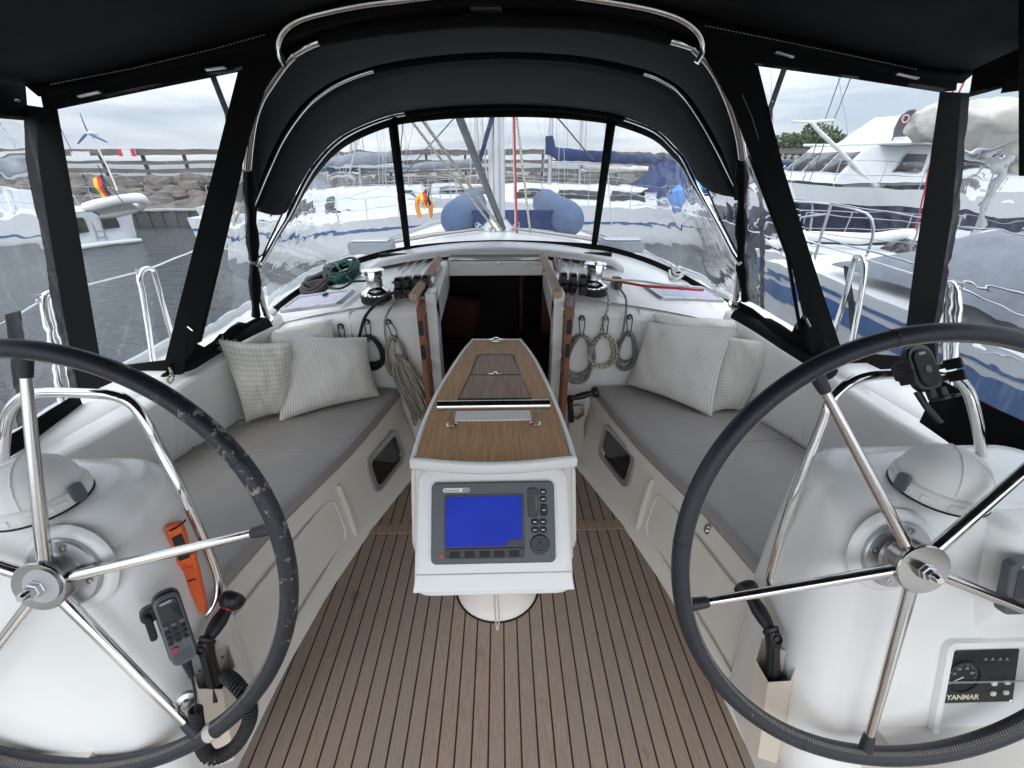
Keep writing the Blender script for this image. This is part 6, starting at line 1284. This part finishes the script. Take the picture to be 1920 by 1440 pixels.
def stays(root, x, H, pts, r=.008):
    e = pts[0][0]; pts = list(pts)+[(x-.35, 1.2, 1.1), (x-.35, -1.2, 1.1), (e*.55, 0, 1.2), (x+.3, .9, 1.15)]
    for p in pts: b = MB(); b.tube([(x, 0, H), p], r, 5); b.build('stay', M['steel_satin'], root)
def rails(root, P, w, sheer, t0, t1, n, h=.6, s_=(-1, 1)):
    for s in s_:
        pp = [Vector((P(t, 0).x, s*(P(t, 0).y-.05), sheer(t))) for t in [t0+(t1-t0)*i/n for i in range(n+1)]]
        for i, p in enumerate(pp): b = MB(); b.tube([p, p+Vector((0, 0, h))], .013, 6); b.build('stanchion', M['steel_satin'], root)
        for hh_ in (h, h*.5): b = MB(); b.tube([p+Vector((0, 0, hh_)) for p in pp], .007, 5); b.build('guard_wire', M['steel_satin'], root)
def flagmesh(name, cols, w, h, o, mat3, root):     # cloth in horizontal bands, hanging in folds
    for k, mt in enumerate(cols):
        rows = []
        for i in range(2):
            v = (k+i)/3; rows.append([o+mat3 @ Vector((w*u, .05*math.sin(u*7+v*2), -h*v-.25*w*u)) for u in [j/10 for j in range(11)]])
        b = MB(); b.grid(rows); b.build('band', M[mt], root, smooth=80)
mat('flag_red', (.70, .02, .03), .7); mat('flag_gold', (.80, .50, .02), .7); mat('flag_black', (.02, .02, .02), .7); mat('life_orange', (.85, .32, .03), .6); mat('buoy_blue', (.04, .22, .62), .5); mat('tube_white', (.72, .72, .70), .5)
# small white yacht far left, stern toward us, with dinghy and wind generator
c = at(100, 440, Y=14.5); B1 = thing('moored_yacht', 'white yacht at far left with wind generator, dinghy across its stern', 'boat', group='boats moored across the water')
P, w, sh = hullshape(B1, 9.6, 3.1, .95, 'hull_white', stripes=((.62, .70, 'stripe_blue'), (1.0, 1.12, 'stripe_blue')), stern=.72)
trunk(B1, 'cabin', -1.6, 2.6, .95, .6, .95, 1.42, 'hull_white', win=((.1, .4), (.5, .8))); mastat(B1, .8, .95, 12.5, (3.4, 1.0), 'canvas_grey'); stays(B1, .8, 12.3, [(4.7, 0, 1.25), (-4.6, 0, 1.0), (.6, 1.45, .95), (.6, -1.45, .95)]); rails(B1, P, w, sh, .05, .95, 6)
for s in (-1, 1): b = MB(); b.box((-4.80, s*.42, .62), (.10, .42, .40)); b.build('stern_window', M['dark_glass'], B1, bevel=.03)
b = MB(); b.box((-4.95, 0, .05), (.5, 1.7, .10)); b.build('swim_platform', M['hull_white'], B1, bevel=.03)
b = MB(); b.tube([(-4.75, -.22, .1), (-4.75, -.22, .9)], .02, 8); b.tube([(-4.75, .02, .1), (-4.75, .02, .9)], .02, 8)
for k in range(4): b.tube([(-4.75, -.22, .2+.2*k), (-4.75, .02, .2+.2*k)], .014, 6)
b.build('ladder', M['steel_satin'], B1)
b = MB(); b.tube([(-4.4, .9, .95), (-4.4, .9, 3.2)], .03, 8); wp = b.build('pole', M['tube_white'], B1)
WG = thing('wind_generator', 'wind generator with three dark blue blades above the far left yacht', 'wind generator')
b = MB(); b.lathe([(0, -.18), (.07, -.14), (.09, 0), (.05, .22), (0, .26)], (0, 0, 0), (0, 1, 0), 20); b.build('nacelle', M['tube_white'], WG)
for a in (92, 213, 332):
    u = Vector((math.cos(rad(a)), 0, math.sin(rad(a)))); v = Vector((-u.z, .35, u.x)).normalized(); b = MB(); b.grid([[u*t-v*wd+Vector((0, -.15, 0)), u*t+Vector((0, -.16, 0)), u*t+v*wd*.6+Vector((0, -.15, 0))] for t, wd in ((.05, .03), (.15, .055), (.35, .045), (.62, .02))]); b.build('blade', M['stripe_blue'], WG, solid=.01)
b = MB(); b.tube([(0, 0, -.05), (.03, .05, -.9), (.05, .05, -1.9)], .03, 8); b.build('mount_pole', M['tube_white'], WG); WG.location = at(186, 250, Y=13.5); WG.scale = (.72, .72, .72)
dn = thing('rubber_dinghy', 'white rubber dinghy slung across the stern of the far left yacht', 'dinghy', group='boats moored across the water')
b = MB(); b.tube(smoothpath([(-1.0, -.35, 0), (-.2, -.42, .02), (.7, -.38, .10), (1.15, 0, .22), (.7, .38, .10), (-.2, .42, .02), (-1.0, .35, 0)], 5), [.20]*31, 16); b.build('tube', M['tube_white'], dn, smooth=80)
b = MB(); b.box((-.1, 0, -.03), (1.7, .6, .10)); b.build('floor', M['tube_white'], dn, bevel=.03); b = MB(); b.box((-.85, 0, .05), (.06, .7, .35)); b.build('transom', M['canvas_grey'], dn); b = MB(); b.box((-.9, 0, .2), (.22, .2, .4)); b.build('outboard_motor', M['canvas_grey'], dn, bevel=.04)
dn.location = at(230, 386, Y=13.2); dn.rotation_euler = (rad(-30), rad(-8), rad(14)); dn.scale = (.58, .60, .60)
fl = thing('flag', 'black red and gold flag on the far left yacht', 'flag'); flagmesh('flag', ('flag_black', 'flag_red', 'flag_gold'), .75, .5, Vector((0, 0, 0)), Matrix.Rotation(rad(72), 3, 'Y'), fl)
b = MB(); b.tube([(0, 0, .35), (.02, 0, -.2), (.45, 0, -1.1)], .018, 6); b.build('staff', M['black_plastic'], fl); fl.location = at(204, 326, Y=12.6); fl.scale = (.55, .55, .6)
place(B1, Vector((at(212, 440, Y=14.6).x-4.4, 15.9, WZ)), 160)
# white yacht with navy stripes, broadside left of centre
B2 = thing('moored_yacht', 'long white yacht with navy stripes, broadside left of the front window', 'boat', group='boats moored across the water')
P, w, sh = hullshape(B2, 9.4, 3.2, 1.05, 'hull_white', stripes=((.42, .62, 'hull_navy'), (.98, 1.15, 'hull_navy')))
trunk(B2, 'cabin', -1.9, 2.5, 1.05, .65, 1.05, 1.55, 'hull_white', win=((.08, .26), (.32, .5), (.56, .72), (.76, .9))); mastat(B2, 1.2, 1.1, 14, (4.4, 1.1), 'canvas_grey'); stays(B2, 1.2, 13.8, [(4.6, 0, 1.3), (-4.6, 0, 1.1), (1.0, 1.5, 1.05), (1.0, -1.5, 1.05), (.7, -1.0, 1.5)]); rails(B2, P, w, sh, .05, .95, 8)
b = MB(); b.grid([[Vector((x, 1.1*math.cos(a), 1.5+(.75 if x < -2 else .1)*math.sin(a))) for a in [PI*i/10 for i in range(11)]] for x in (-3.0, -2.2, -1.4)]); b.build('sprayhood', M['canvas_grey'], B2, smooth=60)
place(B2, Vector((at(685, 440, Y=15.5).x, 16.0, WZ)), 4)
# white motor cruiser nearer, right part of left front pane
B6 = thing('motor_cruiser', 'white motor cruiser bow with raked dark windows behind the left window strap', 'boat', group='boats moored across the water')
P, w, sh = hullshape(B6, 7.5, 2.8, .95, 'hull_white', stripes=((.25, .32, 'stripe_blue'),)); trunk(B6, 'cabin', -2.4, 2.2, 1.1, .7, .95, 1.65, 'hull_white', slope=.5, win=((.05, .35), (.42, .78))); rails(B6, P, w, sh, .4, .96, 5, .5)
place(B6, Vector((at(735, 440, Y=13.2).x-1.2, 13.2, WZ)), -3)
# white yacht with navy sail cover, right of the mast
B3 = thing('moored_yacht', 'white yacht with navy sail cover on its boom, right of the mast', 'boat', group='boats moored across the water')
P, w, sh = hullshape(B3, 12.5, 3.7, 1.10, 'hull_white', stripes=((.40, .46, 'stripe_blue'), (.98, 1.12, 'stripe_blue')))
trunk(B3, 'cabin', -2.6, 3.2, 1.15, .7, 1.10, 1.60, 'hull_white', win=((.08, .3), (.36, .6), (.66, .85))); mastat(B3, 1.0, 1.1, 14, (4.6, 1.15), 'canvas_blue', side=-1); stays(B3, 1.0, 13.8, [(6.1, 0, 1.5), (-6.1, 0, 1.15), (.9, -1.75, 1.1), (.9, 1.75, 1.1), (.2, -1.2, 1.1)]); rails(B3, P, w, sh, .05, .95, 8)
b = MB(); b.grid([[Vector((x, 1.2*math.cos(a), 1.5+(.85 if x < -2.4 else .1)*math.sin(a))) for a in [PI*i/10 for i in range(11)]] for x in (-3.9, -2.9, -2.0)]); b.build('sprayhood', M['canvas_blue'], B3, smooth=60)
xm = at(1030, 350, Y=15.6).x; place(B3, Vector((xm+1.0, 15.8, WZ)), 180)
B7 = thing('moored_yacht', 'white yacht with blue tarpaulin at the right end of the front window', 'boat', group='boats moored across the water')
P, w, sh = hullshape(B7, 10.5, 3.3, 1.0, 'hull_white', stripes=((.30, .36, 'stripe_blue'), (.98, 1.12, 'stripe_blue'))); trunk(B7, 'cabin', -2.0, 2.8, 1.05, .7, 1.0, 1.45, 'canvas_blue'); mastat(B7, .8, 1.0, 12.5, (3.6, 1.0), 'canvas_blue'); stays(B7, .8, 12.3, [(5.1, 0, 1.3), (-5.1, 0, 1.0), (.7, -1.5, 1.0), (.7, 1.5, 1.0)]); rails(B7, P, w, sh, .05, .95, 7)
place(B7, Vector((at(1240, 430, Y=18).x+2.5, 18.8, WZ)), 172)
for px, yy, ang, L_, mc, lab in ((650, 20.5, 6, 7.0, 'canvas_blue', 'far white yacht moored behind the left front pane, nearest its edge'), (690, 21, 174, 9, 'canvas_grey', 'far white yacht behind the left window strap with grey boom cover'), (875, 21.5, 4, 8.5, 'canvas_grey', 'far white yacht directly left behind the mast'), (1105, 21, 176, 9, 'canvas_tan', 'far white yacht behind the right window strap with tan boom cover'), (1290, 22, 5, 8, 'canvas_blue', 'far white yacht beyond the bright blue fender')):
    bt = thing('moored_yacht', lab, 'boat', group='boats moored across the water'); P, w, sh = hullshape(bt, L_, 2.9, .95, 'hull_white', stripes=((.3, .36, 'stripe_blue'), (.98, 1.12, 'hull_navy')))
    trunk(bt, 'cabin', -1.5, 2.2, .95, .6, .95, 1.38, 'hull_white', win=((.1, .4), (.5, .8))); mastat(bt, .6, .95, 11.5, (3.2, 1.0), mc); stays(bt, .6, 11.3, [(L_/2-.1, 0, 1.2), (-L_/2+.1, 0, 1.0), (.5, 1.35, .95), (.5, -1.35, .95), (.2, -1.0, 1.0)], .010)
    place(bt, Vector((at(px, 400, Y=yy).x, yy, WZ)), ang)
fl = thing('flag', 'small gold and red flag left of the blue dinghy', 'flag'); flagmesh('flag', ('flag_black', 'flag_red', 'flag_gold'), .5, .36, Vector((0, 0, 0)), Matrix.Rotation(rad(60), 3, 'Y'), fl); b = MB(); b.tube([(0, 0, .1), (0, 0, -1.1)], .014, 6); b.build('staff', M['tube_white'], fl); fl.location = at(801, 352, Y=10.5); fl.scale = (.6, .6, .65)
b = MB(); b.tube(smoothpath([(-.12, 0, -.25), (-.16, 0, .05), (0, 0, .25), (.16, 0, .05), (.12, 0, -.25)], 5), .055, 10); o = tag(b.build('lifebuoy', M['life_orange']), 'orange horseshoe lifebuoy below the small gold flag', 'lifebuoy'); o.location = at(796, 384, Y=10.8)
b = MB(); b.lathe([(0, -.38), (.16, -.30), (.27, -.05), (.25, .15), (.12, .28), (.05, .33), (.05, .38), (0, .38)], (0, 0, 0), (0, 0, 1), 24); o = tag(b.build('buoy_fender', M['buoy_blue']), 'bright blue round fender seen at the right front bow', 'fender'); o.location = at(1296, 363, Y=12)
# navy motor yacht on the right
B4 = thing('motor_yacht', 'large white and navy motor yacht with flybridge on the right', 'boat', group='boats moored across the water')
P, w, sh = hullshape(B4, 13.5, 4.2, 1.50, 'hull_navy', stripes=((-.02, .24, 'hull_white'),), stern=.9)
trunk(B4, 'lower_cabin', -4.5, 4.4, 1.7, 1.0, 1.45, 1.78, 'hull_white', slope=.6, win=((.45, .62), (.66, .86)))
tr_ = trunk(B4, 'wheelhouse', -4.6, 4.5, 1.6, 1.15, 1.78, 2.66, 'hull_white', slope=.36, win=((.04, .18), (.21, .36), (.39, .56), (.59, .72), (.74, .84)))
b = MB(); b.box((-.7, 0, 2.71), (8.0, 3.3, .10)); b.build('coach_roof', M['hull_white'], B4, bevel=.05)
trunk(B4, 'flybridge', -3.6, 2.6, 1.45, 1.1, 2.76, 3.45, 'hull_white', slope=.42)
for k in range(3): b = MB(); b.box((-1.2, 1.46, 2.88+.2*k), (4.0, .02, .035)); b.box((-1.2, -1.46, 2.88+.2*k), (4.0, .02, .035)); b.build('vent_line', M['grey_plastic'], B4)
b = MB(); b.box((-1.8, 0, 3.60), (2.6, 2.2, .05)); b.build('fly_canopy', M['canvas_tan'], B4, bevel=.02)
b = MB(); b.tube(smoothpath([(3.2, 1.2, 1.7), (4.4, 1.0, 2.5), (5.3, .7, 3.2)], 4), .05, 8); b.tube([(5.6, .4, 3.2), (4.9, 1.0, 3.2)], .03, 6); b.build('davit', M['tube_white'], B4); rails(B4, P, w, sh, .3, .98, 9, .65)
p4 = at(1400, 372, Y=13.0); place(B4, Vector((p4.x+6.1, 14.4, WZ)), 190)
b = MB(); b.lathe([(0, -.7), (.28, -.66), (.45, -.5), (.55, -.2), (.54, 0), (.52, .3), (.42, .5), (.3, .62), (0, .68)], (0, 0, 0), (1, 0, .15), 36)
for v in b.V: v += v.normalized()*.14*noise.noise(v*2.6)+Vector((0, 0, .05*noise.noise(v*6)))
o = tag(b.build('rolled_sail_cover', M['canvas_tan']), 'bulky beige rolled cover above the motor yacht flybridge', 'cover'); o.location = at(1765, 226, Y=10.4); o.scale = (1, .8, .72)
b = MB(); b.lathe([(0, -.9), (.35, -.8), (.5, -.5), (.6, -.2), (.58, .1), (.55, .4), (.45, .65), (.35, .8), (0, .9)], (0, 0, 0), (1, 0, -.05), 36)
for v in b.V: v += v.normalized()*.14*noise.noise(v*2.6)+Vector((0, 0, .05*noise.noise(v*6)))
o = tag(b.build('rolled_sail_cover', M['canvas_tan']), 'bulky beige rolled cover at the right edge of the photo', 'cover'); o.location = at(1880, 226, Y=7.5); o.scale = (1, .8, .5)
ff = thing('feather_flag', 'dark feather shaped advertising flag with pale round emblem', 'flag'); q = [(1661, 257), (1664, 240), (1675, 219), (1690, 206), (1704, 204), (1700, 222), (1692, 240), (1684, 255)]; fy = 13.0
b = MB(); v = [at(px, py, Y=fy) for px, py in q]; b.F.append(list(range(len(v)))); b.UV.append(None); b.V = v; b.build('cloth', M['canvas_plum'] if 'canvas_plum' in M else M['grey_plastic'], ff, solid=.02, smooth=0)
b = MB(); b.lathe([(.07, -.02), (.105, -.02), (.105, .0), (.07, .0)], at(1684, 222, Y=fy-.03), (0, 1, 0), 24); b.build('emblem', M['sign_pink'], ff); b = MB(); b.tube([at(1661, 257, Y=fy)+Vector((0, 0, -1.5))]+[at(px, py, Y=fy) for px, py in q[:5]], .02, 6); b.build('pole', M['grey_plastic'], ff)
# white and blue yacht moored alongside on the right
B5 = thing('neighbour_yacht', 'white yacht with blue stripes moored close alongside on the right', 'boat')
P, w, sh = hullshape(B5, 10.2, 3.3, 1.35, 'hull_white', stripes=((.07, .095, 'stripe_blue'), (.13, .25, 'stripe_blue'), (.62, .67, 'stripe_blue'), (.97, 1.12, 'stripe_blue')), stern=.80)
trunk(B5, 'cabin', -1.2, 3.0, 1.05, .65, 1.33, 1.70, 'hull_white', win=((.1, .3), (.36, .6), (.66, .85)))
for s in (-1, 1): b = MB(); b.tube([Vector((P(i/20, .55).x, s*(P(i/20, .55).y+.02), P(i/20, .55).z)) for i in range(21)], .035, 8); b.build('rubbing_strake', M['tube_white'], B5)
b = MB(); b.grid([[Vector((x, 1.30*math.cos(a), 1.42+hh_*math.sin(a)**.8)) for a in [PI*i/14 for i in range(15)]] for x, hh_ in ((-4.3, .06), (-3.7, .38), (-3.0, .56), (-2.0, .66), (-1.0, .60), (0.1, .22))]); b.build('cockpit_tent', M['canvas_grey'], B5, smooth=60)
b = MB(); b.tube([(-1.0, 1.22, 1.6), (-.9, .9, 2.27), (.1, 1.0, 1.64)], .02, 6); b.tube([(-.95, -1.25, 1.5), (-.45, -1.28, 1.97), (.1, -1.1, 1.64)], .015, 6); b.build('tent_piping', M['hull_white'], B5)
mastat(B5, 1.6, 1.4, 12.5, (3.6, 1.5), 'canvas_tan', r=.075); stays(B5, 1.6, 12.3, [(5.0, 0, 1.5), (-5.0, 0, 1.1), (1.4, 1.5, 1.15), (1.4, -1.5, 1.15)]); rails(B5, P, w, sh, .06, .97, 7, .6)
b = MB(); b.tube(smoothpath([(4.3, -.75, 1.6), (4.5, -.6, 2.2), (5.1, 0, 2.25), (4.5, .6, 2.2), (4.3, .75, 1.6)], 6), .016, 8); b.tube([(4.95, -.1, 1.65), (5.05, 0, 2.25)], .014, 6); b.build('pulpit', M['steel_satin'], B5)
place(B5, Vector((4.62, -.15, WZ)), 272)
B8 = thing('neighbour_yacht', 'white hulled yacht with tubular rails beyond the near striped yacht', 'boat')
P, w, sh = hullshape(B8, 9.0, 3.0, 1.1, 'hull_white', stripes=((.1, .3, 'stripe_blue'),)); trunk(B8, 'cabin', -1.0, 2.4, 1.0, .6, 1.1, 1.5, 'hull_white', win=((.1, .5),)); rails(B8, P, w, sh, .06, .96, 6, .6)
b = MB(); b.tube(smoothpath([(3.4, -.9, 1.3), (3.6, -.8, 1.95), (4.5, 0, 2.05), (3.6, .8, 1.95), (3.4, .9, 1.3)], 6), .022, 8); b.tube(smoothpath([(3.9, -.6, 1.3), (4.0, -.5, 1.9), (4.6, 0, 1.75), (4.0, .5, 1.9)], 5), .02, 8); b.build('pulpit', M['steel_satin'], B8); mastat(B8, 1.0, 1.3, 11, (3.2, 1.2), 'canvas_tan')
place(B8, Vector((9.3, 7.4, WZ-.36)), 174)
b = MB(); p, q = at(1455, 440, Y=8.0), at(1760, 432, Y=8.0); b.tube([p, p.lerp(q, .5)+Vector((0, 0, -.06)), q], .09, 12); tag(b.build('spar_boom', M['tube_white']), 'long pale spar lying level in front of the navy hull', 'spar')
for i, (a, c, lab) in enumerate((((1567, 145), (1519, 282), 'left of two thin stays against the right sky'), ((1585, 148), (1533, 282), 'right of two thin stays against the right sky'))):
    ropeobj('stay', [at(a[0], a[1], Y=13)+ (at(a[0], a[1], Y=13)-at(c[0], c[1], Y=13))*3, at(*a, Y=13), at(*c, Y=13), at(*c, Y=13)+Vector((-.3, 0, -2.0))], .012, 'steel_dark', lab, 'stay')
for i, (a, c, lab) in enumerate((((1740, 268), (1706, 430), 'left red halyard by the right black strap'), ((1752, 268), (1718, 430), 'right red halyard by the right black strap'))): ropeobj('halyard', [at(*a, Y=7.5)+Vector((.3, 0, 3)), at(*a, Y=7.5), at(*c, Y=7.5)], .012, 'rope_red', lab, 'rope')
ropeobj('backstay', [at(1460, 100, Y=2.2)+Vector((.1, -.1, .8)), at(1440, 208, Y=2.2), Vector((1.55, 2.3, .7))], .012, 'canvas_edge', 'dark strap crossing the top left corner of right window', 'strap')
ropeobj('backstay', [at(408, 120, Y=2.2)+Vector((-.1, -.1, .8)), at(430, 215, Y=2.2), Vector((-1.35, 2.3, .7))], .012, 'canvas_edge', 'dark strap crossing the top right corner of left window', 'strap')
ropeobj('stay', [at(60, 120, Y=10), at(112, 205, Y=10), at(150, 285, Y=10)], .008, 'steel_dark', 'thin wire slanting down in the left sky corner', 'stay')
# far shore on the right: wall and trees
b = MB(); p, q = at(1440, 330, Y=45), at(1640, 305, Y=45); b.box(((p.x+q.x)/2+8, 46, (q.z+WZ)/2), (50, 2, q.z-WZ)); s_ = tag(b.build('shore_wall', M['old_timber']), 'long brown timber quay wall below the trees at right', 'wall')
b = MB(); b.grid([[Vector((x, y, z+.5*math.sin(x*.1))) for x in range(10, 140, 10)] for y, z in ((47, q.z-.05), (80, q.z+.8), (140, 3))]); s_ = b.build('far_shore', M['grass_ground'] if 'grass_ground' in M else M['rock']); s_['kind'] = 'structure'
def leafm(n, b):
    p = n.n('NewGeometry').outputs['Position']; n.l(n.ramp(n.noise(p, .9, 4, .7), .3, .72, (.03, .055, .016), (.11, .16, .05)), b.inputs['Base Color'])
mat('foliage', rough=.8, build=leafm); mat('bark', (.09, .07, .05), .9)
labs = ['tallest', 'broad', 'pointed', 'small', 'rounded', 'ragged', 'low', 'dense', 'thin', 'spreading', 'squat', 'leaning']
for i in range(12):
    px = 1462+i*13+rnd.uniform(-3, 3); y = 62+rnd.uniform(-5, 8); base = at(px, 302, Y=y); H = rnd.uniform(2.6, 4.4)*(.8 if i > 7 else 1)
    root = thing('tree', labs[i]+' green tree on the far shore, '+('left of' if i < 4 else 'behind' if i < 7 else 'right of')+' the white banner, '+['first', 'second', 'third', 'fourth', 'fifth', 'sixth', 'seventh', 'eighth', 'ninth', 'tenth', 'eleventh', 'twelfth'][i]+' in the row', 'tree', base, 'trees on the far shore')
    b = MB(); b.tube([base+Vector((0, 0, -.6)), base+Vector((.1, 0, H*.45)), base+Vector((0, 0, H*.8))], [.22, .14, .05], 8); b.build('trunk', M['bark'], root)
    b = MB()
    for k in range(420):
        th = rnd.uniform(0, 2*PI); u = rnd.uniform(-1, 1); rr = rnd.random()**.4; lob = 1+.35*math.sin(3*th+i); p = base+Vector((math.cos(th)*math.sqrt(1-u*u)*rr*1.7*lob, math.sin(th)*math.sqrt(1-u*u)*rr*1.4, H*.62+u*rr*H*.42)); a = Vector((rnd.uniform(-1, 1), rnd.uniform(-1, 1), rnd.uniform(-1, 1))).normalized()*.22; c_ = a.cross(Vector((rnd.uniform(-1, 1), rnd.uniform(-1, 1), rnd.uniform(-1, 1)))).normalized()*.18
        b.add([p-a, p+c_, p+a, p-c_], [(0, 1, 2, 3)])
    b.build('crown', M['foliage'], root, smooth=0, fix=False)
bn = sign('banner', 'white banner with red mark in front of the far trees', 1507, 279, 1535, 300, 44, 'pale_panel', 'spot')
